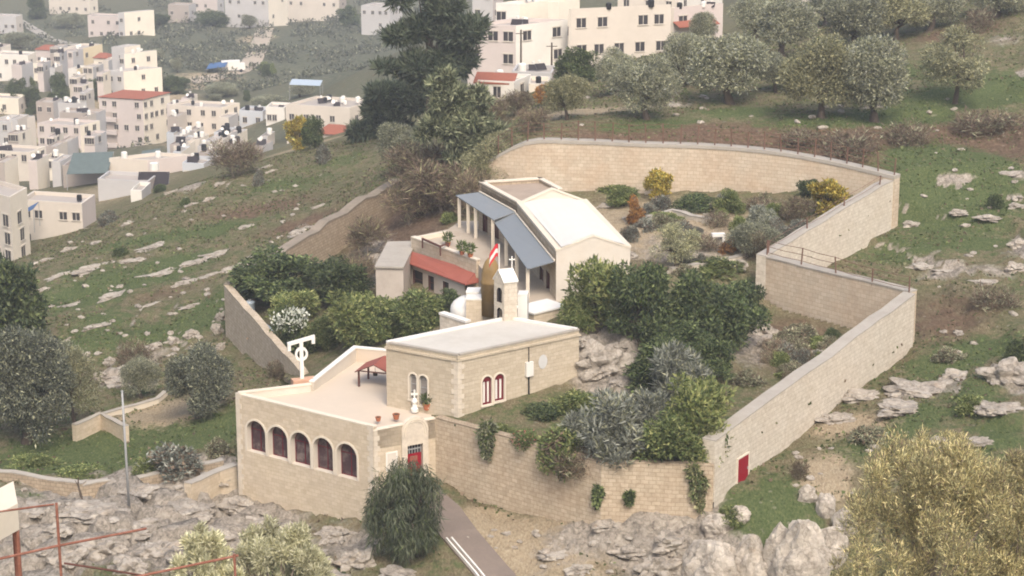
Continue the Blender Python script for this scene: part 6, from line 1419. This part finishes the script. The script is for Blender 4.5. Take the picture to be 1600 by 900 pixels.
# ------------------------------------------------------------------ town: each house a thing with walls, windows, roof pieces
def pm(name, c, **k): return plain_mat(name, c, .08, .25, .85, stain=tuple(.72 * x for x in c), stain_amt=.3, **k)
CW = {'cream': pm('town_cream', (.66, .59, .48)), 'pink': pm('town_pinkish', (.50, .435, .395)), 'white': pm('town_white', (.64, .60, .53)), 'grey': pm('town_grey', (.43, .41, .39)), 'yellow': pm('town_yellow', (.60, .50, .33)), 'blue': pm('town_blue_grey', (.44, .45, .46)), 'beige': pm('town_beige', (.54, .48, .405)), 'dim': pm('town_dim', (.35, .30, .26))}  # pinkish and grey also serve as shaded sides, cream as sunlit sides
M['troof'] = pm('town_roof', (.36, .32, .28)); M['twin'] = plain_mat('town_window_pane', (.045, .042, .045), .3, 1, .3); M['tframe'] = pm('town_window_frame', (.5, .45, .38))
def town_window(w, h):
    mb = MB(); u, n = np.array([1., 0]), np.array([0, -1.])
    mb.obox((0, 0), u, n, (-w / 2, w / 2), (-.02, .03), (0, h), 0); mb.obox((0, 0), u, n, (-w / 2 - .12, w / 2 + .12), (-.02, .12), (-.14, -.003), 1); mb.obox((0, 0), u, n, (-.04, .04), (.03, .05), (0, h), 1)
    mb.obox((0, 0), u, n, (-w / 2 - .1, w / 2 + .1), (-.02, .10), (h + .003, h + .16), 1)
    return mb.mesh('town_window', [M['twin'], M['tframe']])
TW = {}
def house(label, xl, xc, xr, yb, yt, y, wl, wr=None, storeys=2, nl=3, nr=2, name='house', roof=None, par=.5, win=(.9, 1.15), skip=(), down=14, group=None, d_l=None, d_r=None, wins=True):
    """corner xc on the photo at distance y, base row yb, top row yt; left wall to column xl, right wall to column xr"""
    c = at(xc, yb, y=y); zt = at(xc, yt, y=y)[2]; m = mpp(c)
    wl_m, wr_m = (xc - xl) * m, (xr - xc) * m
    dl = wl_m * .25 if d_l is None else d_l; dr_ = max(wr_m * 1.6, 5) if d_r is None else d_r
    L = np.array([c[0] - wl_m, y + dl]); C_ = c[:2]; Rr = np.array([c[0] + wr_m, y + dr_]); B = L + Rr - C_
    z0 = c[2]; root = empty(name, (c[0], c[1], z0), label=label, cat='house', group=group)
    Ma, Mb_ = CW[wl], CW[wr or wl]  # light and shade painted in
    P1, P2 = Panel(L, C_), Panel(C_, Rr)
    mb = MB(); P1.face(mb, z0 - down, zt, [], 0); P2.face(mb, z0 - down, zt, [], 1)
    mb.poly([(*Rr, z0 - down), (*B, z0 - down), (*B, zt), (*Rr, zt)], 0); mb.poly([(*B, z0 - down), (*L, z0 - down), (*L, zt), (*B, zt)], 1)
    q = [L, C_, Rr, B]; k = sum(q) / 4; t = .25
    ins = [p + (k - p) / np.linalg.norm(k - p) * t * 1.4 for p in q]
    for i in range(4):
        j = (i + 1) % 4; mb.poly([(*q[i], zt), (*q[j], zt), (*ins[j], zt), (*ins[i], zt)], 0); mb.poly([(*ins[i], zt), (*ins[j], zt), (*ins[j], zt - par), (*ins[i], zt - par)], 0)
    mb.build('wall', [Ma, Mb_], root)
    rb = MB(); rb.poly([(*p, zt - par) for p in ins]); rb.build('roof', M['troof'], root)
    if roof == 'tiles':
        tb = MB(); z1 = zt + .15; apex = (L + Rr) / 2; e = (C_ - L); ri0 = (L + B) / 2 * .5 + k * .5; ri1 = (C_ + Rr) / 2 * .5 + k * .5; hgt = 1.0
        o_ = [p + (p - k) / np.linalg.norm(p - k) * .5 for p in q]; a, b = (*ri0, z1 + hgt), (*ri1, z1 + hgt)
        tb.poly([(*o_[0], z1), (*o_[1], z1), b, a]); tb.poly([(*o_[1], z1), (*o_[2], z1), b]); tb.poly([(*o_[2], z1), (*o_[3], z1), a, b]); tb.poly([(*o_[3], z1), (*o_[0], z1), a]); tb.poly([(*p, z1) for p in o_][::-1])
        tb.build('tiled_roof', M['tile_red'], root)
    if wins:
        H = (zt - z0); sh = H / storeys; rr = random.Random(label)
        key = win
        if key not in TW: TW[key] = town_window(*win)
        for Pn, n_ in ((P1, nl), (P2, nr)):
            for s in range(storeys):
                for i in range(n_):
                    if (s, i) in skip or rr.random() < .25: continue
                    u = Pn.L * (i + .5 + rr.uniform(-.12, .12)) / n_; z = z0 + sh * s + sh * .3
                    if z + win[1] > zt - .3: continue
                    o = link('window', TW[key], root); p_ = Pn.p(u, z, .012)
                    o.location = (p_[0] - c[0], p_[1] - c[1], p_[2] - z0); o.rotation_euler = (0, 0, math.atan2(Pn.u[1], Pn.u[0]))
    root['_top'] = float(zt); HOUSES.append((root, q, zt - par, k)); return root, P1, P2, zt
HOUSES = []
T = house('tall five-storey apartment tower with a red tiled crown, biggest in the town', 156, 227, 261, 246, 156, 500, 'pink', 'cream', 5, 4, 5, roof='tiles')
Pn = T[1]; z0 = T[3]                                  # its stacked balconies
for s in range(3):
    mb = MB(); zz = z0 - 5.2 - s * 2.9; mb.obox(Pn.o, Pn.u, Pn.n, (Pn.L * .06, Pn.L * .4), (0.01, .9), (zz, zz + .9)); mb.build('balcony', CW['pink'], T[0])
    mb = MB(); mb.obox(Pn.o, Pn.u, Pn.n, (Pn.L * .08, Pn.L * .38), (.005, .03), (zz + .92, zz + 2.1)); mb.build('balcony_opening', CW['dim'], T[0])
house('grey and cream stepped block directly behind the tower', 166, 196, 250, 178, 112, 560, 'grey', 'cream', 3, 2, 3, d_r=6); house('cream middle tier of the stepped block', 190, 197, 243, 150, 84, 566, 'grey', 'cream', 3, 1, 2, d_r=5); house('cream stair head at the top of the stepped block', 176, 197, 218, 130, 74, 568, 'grey', 'cream', 2, 2, 1, d_r=4)
house('beige three-storey house with round-topped corner right of the tower', 264, 348, 372, 228, 168, 480, 'beige', 'cream', 3, 4, 2); house('narrow pinkish stair block against the beige house', 262, 288, 296, 226, 164, 486, 'pink', 'beige', 3, 1, 1)
house('pale blue-grey two-storey house with a stair', 374, 412, 420, 228, 174, 472, 'blue', 'grey', 2, 2, 1); house('white two-storey house with a row of small windows and a brown roof', 416, 446, 452, 228, 168, 462, 'white', 'beige', 2, 3, 1)
house('wide beige town house carrying many water tanks', 446, 548, 590, 236, 168, 432, 'beige', 'beige', 2, 5, 2)
house('small hut with a hipped red roof on the crest', 496, 538, 548, 228, 212, 345, 'beige', 'dim', 1, 1, 0, roof='tiles', par=.2, win=(.8, .8), wins=False)
house('low pinkish block with a cream end wall left of the tower', 58, 128, 152, 252, 196, 455, 'pink', 'cream', 3, 4, 2); house('dim flat building behind the pinkish block', 92, 150, 160, 206, 178, 480, 'dim', 'grey', 1, 3, 1)
house('cream three-storey house at the left edge', -20, 50, 66, 300, 238, 400, 'beige', 'cream', 3, 4, 2); house('cream narrow house beside the left-edge house', 66, 88, 95, 304, 250, 395, 'cream', 'white', 3, 2, 1)
house('tall cream house cut by the left edge, nearest of the town', -60, 22, 36, 420, 308, 276, 'beige', 'cream', 4, 4, 1, d_l=6, win=(1.0, 1.5))
H11 = house('low house with roof terrace and awning beside the nearest cream house', 30, 132, 142, 394, 318, 292, 'beige', 'pink', 2, 5, 1, win=(1.0, 1.0))
house('grey shed with a flat roof left of the solar frames', 150, 232, 240, 306, 284, 315, 'grey', 'dim', 1, 3, 1); house('beige low building in the middle of the sheds', 170, 232, 300, 296, 250, 345, 'beige', 'pink', 1, 2, 3, d_r=4); house('teal-roofed long shed below the town street', 96, 165, 172, 292, 262, 350, 'dim', 'dim', 1, 0, 0)
house('pale blue-grey low house at the end of the sheds', 285, 320, 330, 292, 256, 340, 'blue', 'grey', 1, 2, 0); house('white shed below the solar frames', 204, 222, 228, 318, 298, 306, 'white', 'grey', 1, 1, 0)
house('white house in the upper left with a dark row of windows', -10, 46, 53, 130, 86, 600, 'white', 'cream', 2, 4, 1); house('small cream house beside the upper left white house', 52, 72, 78, 140, 100, 596, 'cream', 'cream', 2, 2, 1); house('pinkish house with a brown-red roof strip in the upper left', 56, 98, 104, 130, 80, 620, 'pink', 'beige', 2, 3, 1, roof='tiles')
house('yellow-cream house on the upper left', 98, 130, 156, 140, 76, 612, 'beige', 'yellow', 3, 2, 2); house('cream lower house in front of the yellow-cream one', 108, 122, 134, 150, 108, 590, 'white', 'yellow', 2, 2, 1); house('little house with a bright red roof behind the tower', 146, 168, 174, 110, 92, 606, 'cream', 'cream', 1, 1, 1, roof='tiles')
house('cream terrace house at the left edge below the trees', -20, 30, 36, 180, 154, 540, 'cream', 'beige', 1, 3, 1); house('grey ruined block in the middle left', 56, 84, 92, 182, 160, 530, 'dim', 'grey', 1, 2, 0); house('low grey block with white tanks in the middle left', 90, 130, 138, 190, 162, 520, 'grey', 'blue', 1, 3, 1)
house('small stone house at the left edge below the slope', -20, 20, 48, 230, 190, 470, 'grey', 'beige', 2, 2, 1)
house('grey far house, left half of the pair near the top', 136, 190, 196, 62, 26, 760, 'pink', 'grey', 2, 4, 0); house('sunlit cream far house, right half of the pair near the top', 186, 196, 238, 62, 20, 752, 'grey', 'cream', 2, 1, 3, d_r=6)
house('far white house at the top edge, widest of the far hill', 350, 420, 446, 36, -8, 810, 'grey', 'cream', 2, 5, 2); house('far grey house with two rows of windows left of the tallest pine', 564, 610, 628, 48, 10, 760, 'grey', 'grey', 2, 4, 1)
house('far low house in the top left corner', -10, 26, 32, 52, 26, 800, 'grey', 'beige', 1, 3, 1); house('far pale row of houses on the top edge at the left', 74, 140, 150, 22, -10, 860, 'beige', 'cream', 2, 5, 1); house('far small house on the top edge above the green slope', 300, 340, 348, 20, -6, 850, 'pink', 'grey', 1, 3, 1)
house('far tan terrace building at the top edge', 446, 530, 540, 18, -8, 840, 'beige', 'dim', 1, 5, 1); house('far small house on the slope above the road', 262, 296, 304, 30, 8, 820, 'dim', 'grey', 1, 3, 1)
# houses above the crest in the middle
NH = dict(win=(1.3, 1.25))
house('long white-cream house with bare upper walls right of the tallest pine', 730, 806, 888, 110, 40, 306, 'pink', 'white', 2, 3, 2, d_r=5, **NH); house('white rooftop storey set back on the long white-cream house', 775, 812, 884, 45, 6, 318, 'white', 'cream', 1, 2, 2, d_r=5, **NH)
house('tall cream stair tower between the white and beige houses', 856, 872, 906, 100, 3, 314, 'cream', 'cream', 3, 0, 1, d_r=3, **NH)
HB = house('wide beige two-storey house with square windows above the olives', 888, 892, 1050, 98, 14, 308, 'beige', 'beige', 2, 0, 5, d_r=4, **NH); HC = house('right wing of the beige house with an orange tiled awning', 1046, 1052, 1132, 92, 12, 313, 'beige', 'pink', 2, 0, 3, d_r=4, **NH)
Pn = HC[2]; za = at(1085, 30, y=315)[2]; mb = MB()
mb.poly([Pn.p(-.2, za, .02), Pn.p(-.2, za - .55, 1.7), Pn.p(Pn.L * .78, za - .55, 1.7), Pn.p(Pn.L * .78, za, .02)][::-1] if False else [Pn.p(-.2, za - .55, 1.7), Pn.p(Pn.L * .8, za - .55, 1.7), Pn.p(Pn.L * .8, za, .02), Pn.p(-.2, za, .02)])
mb.poly([Pn.p(-.2, za - .65, 1.7), Pn.p(-.2, za - .1, .02), Pn.p(Pn.L * .8, za - .1, .02), Pn.p(Pn.L * .8, za - .65, 1.7)]); mb.poly([Pn.p(-.2, za - .65, 1.7), Pn.p(Pn.L * .8, za - .65, 1.7), Pn.p(Pn.L * .8, za - .55, 1.7), Pn.p(-.2, za - .55, 1.7)]); mb.build('awning', M['tile_red'], HC[0])
house('grey apartment block behind the long white-cream house', 738, 770, 786, 34, -20, 420, 'grey', 'pink', 2, 2, 2); house('cream block behind the tall cream tower', 966, 1060, 1140, 20, -24, 380, 'beige', 'white', 2, 3, 3)
house('white one-storey house with an orange tiled roof edge', 746, 803, 830, 164, 128, 272, 'white', 'white', 1, 3, 1, win=(.9, 1.3)); mb = MB(); a = at(742, 116, y=274); b = at(806, 118, y=273); Pn = Panel(a, b); mb.poly([Pn.p(0, a[2] - .75, 1.0), Pn.p(Pn.L, a[2] - .75, 1.0), Pn.p(Pn.L, a[2] + .1, -1.2), Pn.p(0, a[2] + .1, -1.2)]); mb.poly([Pn.p(0, a[2] - .95, 1.0), Pn.p(Pn.L, a[2] - .95, 1.0), Pn.p(Pn.L, a[2] - .75, 1.0), Pn.p(0, a[2] - .75, 1.0)]); mb.build('tile_edge', M['tile_red'], HOUSES[-1][0])
house('cream small annex beside the orange-edged house', 826, 856, 860, 156, 132, 270, 'cream', 'cream', 1, 0, 0, wins=False); house('grey flat-roofed store under the cream tower', 800, 862, 870, 134, 114, 284, 'grey', 'dim', 1, 0, 0, wins=False)
house('pale house at the top edge behind the olives', 1254, 1300, 1312, 30, -14, 330, 'pink', 'cream', 1, 2, 0)
rr = random.Random(41); LG = 'small low houses packed between the larger town houses'
for i in range(62):
    px, py = rr.uniform(-10, 440), rr.uniform(82, 300)
    if py > 270 - px * .1 and px > 120: continue
    if py < 170 and px > 250: continue
    if 150 < px < 265 and 140 < py < 250: continue
    yy = 300 + (330 - py) * 1.28; w = rr.uniform(14, 30); h = rr.uniform(10, 18)
    house('small low house packed between the larger town houses', px - w * .6, px, px + w * .4, py, py - h, yy, rr.choice(['dim', 'grey', 'pink', 'beige']), rr.choice(['beige', 'grey', 'cream']), 1, 2, 1, group=LG, par=.3)
rr = random.Random(47)
for i in range(34):
    px, py = rr.uniform(262, 450), rr.uniform(176, 262)
    if py > 300 - px * .14 or (262 < px < 415 and 165 < py < 218): continue
    w = rr.uniform(16, 32); h = rr.uniform(9, 16)
    house('small low house packed between the larger town houses', px - w * .6, px, px + w * .4, py, py - h, 300 + (330 - py) * 1.28, rr.choice(['dim', 'grey', 'pink', 'beige', 'blue']), rr.choice(['beige', 'grey', 'cream']), 1, 2, 1, group=LG, par=.3)
# roof clutter: tanks, dishes, solar frames
def tank_mesh(mat):
    mb = MB(); mb.lathe((0, 0, 0), [(.55, .35), (.6, .4), (.6, 1.5), (.5, 1.65), (.2, 1.72), (.02, 1.74)], 12)
    for a in range(4): mb.tube([(.4 * math.cos(a * 1.57 + .7), .4 * math.sin(a * 1.57 + .7), 0), (.4 * math.cos(a * 1.57 + .7), .4 * math.sin(a * 1.57 + .7), .4)], .05, 5)
    return mb.mesh('tank', mat)
TB, TWh = tank_mesh(M['black']), tank_mesh(M['white'])
mb = MB(); mb.lathe((0, 0, 0), [(.06, 0), (.3, .05), (.5, .16), (.52, .16), (.3, .02), (.05, -.05)], 14); DISH = mb.mesh('dish', M['white'])
mb = MB(); mb.tube([(0, 0, -.9), (0, 0, .0)], .04, 5); DST = mb.mesh('dish_stand', M['grey_metal'])
def solar_mesh():
    mb = MB(); u, n = np.array([1., 0]), np.array([0, 1.])
    q = [(-1, -.6, .2), (1, -.6, .2), (1, .6, 1.2), (-1, .6, 1.2)]; mb.poly(q, 0); mb.poly([(x, y, z - .08) for x, y, z in q][::-1], 1)
    for x in (-.9, .9): mb.tube([(x, .55, 0), (x, .55, 1.15)], .04, 5, 1)
    mb.lathe((0, .75, 1.25), [(.02, 0), (.3, .05), (.3, .5), (.02, .55)], 10, 2); return mb.mesh('solar_heater', [M['glass'], M['grey_metal'], M['white']])
SOL = solar_mesh()
rr = random.Random(99)
for i, (root, q, zr, k) in enumerate(HOUSES):
    if root.location[1] > 700: continue
    L, C_, Rr, B = q; n_ = rr.randint(0, 3) if 'tanks' not in root['label'] else 12
    if 'tiled' in [c.name.split('.')[0].split('_')[0] for c in root.children]: continue
    if not root['label'] or 'hut' in root['label'] or 'long shed' in root['label']: continue
    for j in range(n_):
        a, b = rr.uniform(.15, .85), rr.uniform(.15, .85); p = L + (C_ - L) * a + (B - L) * b; kind = rr.random()
        if kind < .22: o = link('water_tank', TB); tag(o, 'black plastic water tank on a town rooftop', 'water tank', 'black water tanks on town roofs')
        elif kind < .55: o = link('water_tank', TWh); tag(o, 'white water tank on a town rooftop', 'water tank', 'white water tanks on town roofs')
        elif kind < .75:
            o = empty('satellite_dish', (0, 0, 0), label='white satellite dish on a town rooftop', cat='satellite dish', group='satellite dishes on town roofs'); d_ = link('dish', DISH, o); d_.rotation_euler = (1.0, 0, 0); link('stand', DST, o)
        else: o = link('solar_heater', SOL); tag(o, 'solar water heater panel on a town rooftop', 'solar heater', 'solar heaters on town roofs')
        o.location = (p[0], p[1], zr + (.9 if o.name.startswith('sat') else 0)); o.rotation_euler = (0, 0, rr.uniform(-.5, .5)); s = rr.uniform(.55, .9); o.scale = (s, s, s)
def on_spot(mesh, name, px, py, y, s, label, cat, group=None):
    p = at(px, py, y=y); o = link(name, mesh); o.location = tuple(p); o.scale = (s, s, s); tag(o, label, cat, group); return o
# blue and teal awnings of the lower houses
def sheet(px0, py0, px1, py1, y, dz, mat, label, dep=2.5):
    a, b = at(px0, py0, y=y), at(px1, py1, y=y); mb = MB(); c, d = b + np.array([0.2, dep, dz]), a + np.array([.2, dep, dz])
    mb.poly([a, b, c, d]); mb.poly([p - np.array([0, 0, .06]) for p in (d, c, b, a)]); o = empty('awning', tuple(a), label=label, cat='awning'); mb.build('sheet', mat, o)
    for p in (a, b, c, d):
        m2 = MB(); m2.tube([p, p - np.array([0, 0, 3.2])], .05, 5); m2.build('post', M['grey_metal'], o)
sheet(34, 336, 52, 326, 288, .3, M['blue_tarp'], 'bright blue tarpaulin beside the nearest cream house'); sheet(104, 272, 168, 270, 344, 2.2, M['teal_tarp'], 'long teal awning over the sheds', 5); sheet(216, 253, 244, 249, 420, 1.2, M['teal_tarp'], 'small green awning at the foot of the tower', 4)
sheet(452, 132, 500, 134, 470, .4, M['blue_grey'], 'pale blue sheet roof behind the water tanks', 4); sheet(322, 108, 352, 104, 640, .5, M['blue_tarp'], 'dark blue sheds by the far road', 6)
on_spot(SOL, 'solar_heater', 240, 300, 318, 2.2, 'large tilted solar panel frame on the low shed roof', 'solar heater')
# parked van, utility poles, walls by the far road
p = hit(363, 112); vn = empty('van', tuple(p), .2, 'white box van parked at the bend of the far road', 'van'); mb = MB(); mb.obox((0, 0), np.array([1., 0]), np.array([0, 1.]), (-3, 2.2), (-1.1, 1.1), (.6, 3.2)); mb.build('body', M['white'], vn, False, False)
mb = MB(); mb.obox((0, 0), np.array([1., 0]), np.array([0, 1.]), (2.203, 3.6), (-1.05, 1.05), (.6, 2.4)); mb.build('cab', M['white'], vn, False, False)
for sx in (-2.1, 2.4):
    for sy in (-1.1, 1.1): mb = MB(); mb.tube([(sx, sy - .12, .45), (sx, sy + .12, .45)], .45, 12); mb.build('wheel', M['black'], vn, False, False)
for px, py, h, y, l in ((814, 108, 62, 296, 'brown utility pole before the long white-cream house'), (862, 108, 42, 296, 'shorter street lamp pole by the cream tower')):
    a = at(px, py, y=y); hh = h * mpp(a); o = empty('utility_pole', tuple(a), label=l, cat='pole'); mb = MB(); mb.tube([(0, 0, -3), (0, 0, hh)], [.16, .11], 8); mb.build('pole', M['bark'], o, False, False); mb = MB(); mb.tube([(-.7, 0, hh - .5), (.7, 0, hh - .5)], .06, 6); mb.build('crossarm', M['bark'], o, False, False)
# trees of the town
TG = 'trees between the town houses'
for i, (px, py, w, h, k, l) in enumerate([(30, 166, 40, 44, 'dark0', 'dark tree below the upper left white house'), (52, 172, 30, 36, 'dark1', 'dark tree right of the first left-edge town tree'), (92, 168, 34, 54, 'dark2', 'tall dark tree between the pinkish block and the yellow house'), (120, 160, 30, 30, 'green0', 'green tree under the yellow-cream house'), (148, 156, 26, 34, 'dark1', 'dark tree left of the tower crown'), (274, 148, 40, 30, 'dark0', 'dark blue-green tree right of the stepped block'), (58, 30, 34, 34, 'dark2', 'dark far tree near the top left corner'), (30, 76, 60, 24, 'olive1', 'far grey tree row above the white house'), (110, 44, 50, 24, 'olive2', 'far grey tree left of the far house pair'), (250, 46, 40, 24, 'dark1', 'far dark tree right of the far house pair'), (330, 40, 60, 24, 'dark0', 'far dark trees under the widest far house'), (390, 45, 30, 22, 'olive3', 'far tree below the widest far house'), (545, 40, 40, 30, 'dark2', 'far dark tree left of the far grey house'), (420, 172, 60, 24, 'olive0', 'grey-green tree behind the white windowed house'), (345, 152, 60, 22, 'olive4', 'grey-green hedge tree behind the beige house'), (470, 152, 50, 20, 'olive5', 'grey-green tree behind the wide beige house'), (880, 20, 30, 20, 'dark1', 'dark tree top behind the cream tower'), (850, 165, 40, 34, 'orange', 'tan autumn bush before the white orange-edged house'), (1100, 70, 50, 50, 'olive1', 'olive crown under the orange awning'), (250, 300, 24, 14, 'dark2', 'dark bush behind the crest at the sheds'), (810, 180, 60, 40, 'brown0', 'brown bush on the bank under the orange-edged house'), (770, 200, 60, 50, 'brown1', 'brown bush right of the feathery tree'), (835, 205, 60, 40, 'brown0', 'brown bush on the bank end behind the back wall')]):
    plant('town_tree', k, px, py, w, h, l, 'tree', TG)
rt = random.Random(91)
for i in range(40):
    px, py = rt.uniform(-5, 430), rt.uniform(60, 290)
    if py > 275 - px * .08 or (150 < px < 265 and 140 < py < 250): continue
    p = hit(px, py)
    if p is None or p[1] < 290: continue
    plant('town_tree', rt.choice(['dark0', 'dark1', 'green0', 'olive1']), px, py, rt.uniform(12, 26), rt.uniform(12, 24), 'small dark green tree growing in a gap between town houses', 'tree', 'small trees in the gaps between town houses')
# far scrub on the opposite hillside: reads as one mass
r = np.random.default_rng(17); lob = []
for i in range(420):
    px, py = r.uniform(240, 660), r.uniform(-10, 165)
    if 256 < px < 300 and py > 118: continue
    d_ = ray(px, py); yy = 560 + (165 - py) * 2.3; x = d_[0] * yy / d_[1]; z = gz(x, yy); s = r.uniform(.8, 2.6); lob.append((x, yy, z + s * .2, s * 1.4, s * 1.4, s * .8))
for i in range(160):
    px, py = r.uniform(-20, 260), r.uniform(0, 230); yy = 480 + (230 - py) * 1.75; d_ = ray(px, py); x = d_[0] * yy / d_[1]; z = gz(x, yy); s = r.uniform(.8, 2.2); lob.append((x, yy, z + s * .2, s * 1.4, s * 1.4, s * .8))
tag(link('far_scrub', leaf_mesh('far_scrub', lob, 40000, .8, .5, [M['l_far'], M['l_olive']], 5, mixw=[.8, .2])), kind='stuff')
# far road and terraces
def strip(name, pix, w, mat, lift=.15):
    P = []
    for (p0, p1) in zip(pix, pix[1:]):
        for t in np.linspace(0, 1, 7)[:-1]: P.append((p0[0] + (p1[0] - p0[0]) * t, p0[1] + (p1[1] - p0[1]) * t))
    P.append(pix[-1]); W_ = [hit(*p) for p in P]; mb = MB()
    for a, b in zip(W_, W_[1:]):
        e = (b - a)[:2]; e = e / (np.hypot(*e) + 1e-9); n = np.array([e[1], -e[0]]) * w / 2
        q = [a[:2] + n, b[:2] + n, b[:2] - n, a[:2] - n]; mb.poly([(*p_, gz(*p_) + lift) for p_ in q][::-1])
    tag(mb.build(name, mat), kind='structure')
strip('far_road', [(296, 128), (330, 122), (372, 112), (392, 100), (404, 75), (412, 50), (430, 22)], 6, plain_mat('far_dirt_road', (.40, .33, .25), .1, .2))
strip('town_street', [(28, 32), (80, 62), (150, 78)], 4, M['coping']); strip('town_street', [(0, 192), (60, 208), (110, 240), (170, 252)], 4, plain_mat('town_street_dirt', (.36, .29, .22), .12, .3))

# ------------------------------------------------------------------ haze: the air itself
hz = MB(); hz.prism([(-520, -70), (520, -70), (520, 1170), (-520, 1170)], float(Z.min()) - 1.5, float(max(Z.max(), 62)) + 2.0, bottom=True)
hm = bpy.data.materials.new('haze_air'); hm.use_nodes = True; nt = hm.node_tree
nt.nodes.remove(nt.nodes['Principled BSDF']); pv = nt.nodes.new('ShaderNodeVolumePrincipled')
pv.inputs['Color'].default_value = (.93, .95, 1.0, 1); pv.inputs['Density'].default_value = HAZE; pv.inputs['Anisotropy'].default_value = 0.2
nt.links.new(pv.outputs[0], nt.nodes['Material Output'].inputs['Volume'])
ho = hz.build('haze', hm); tag(ho, kind='stuff')
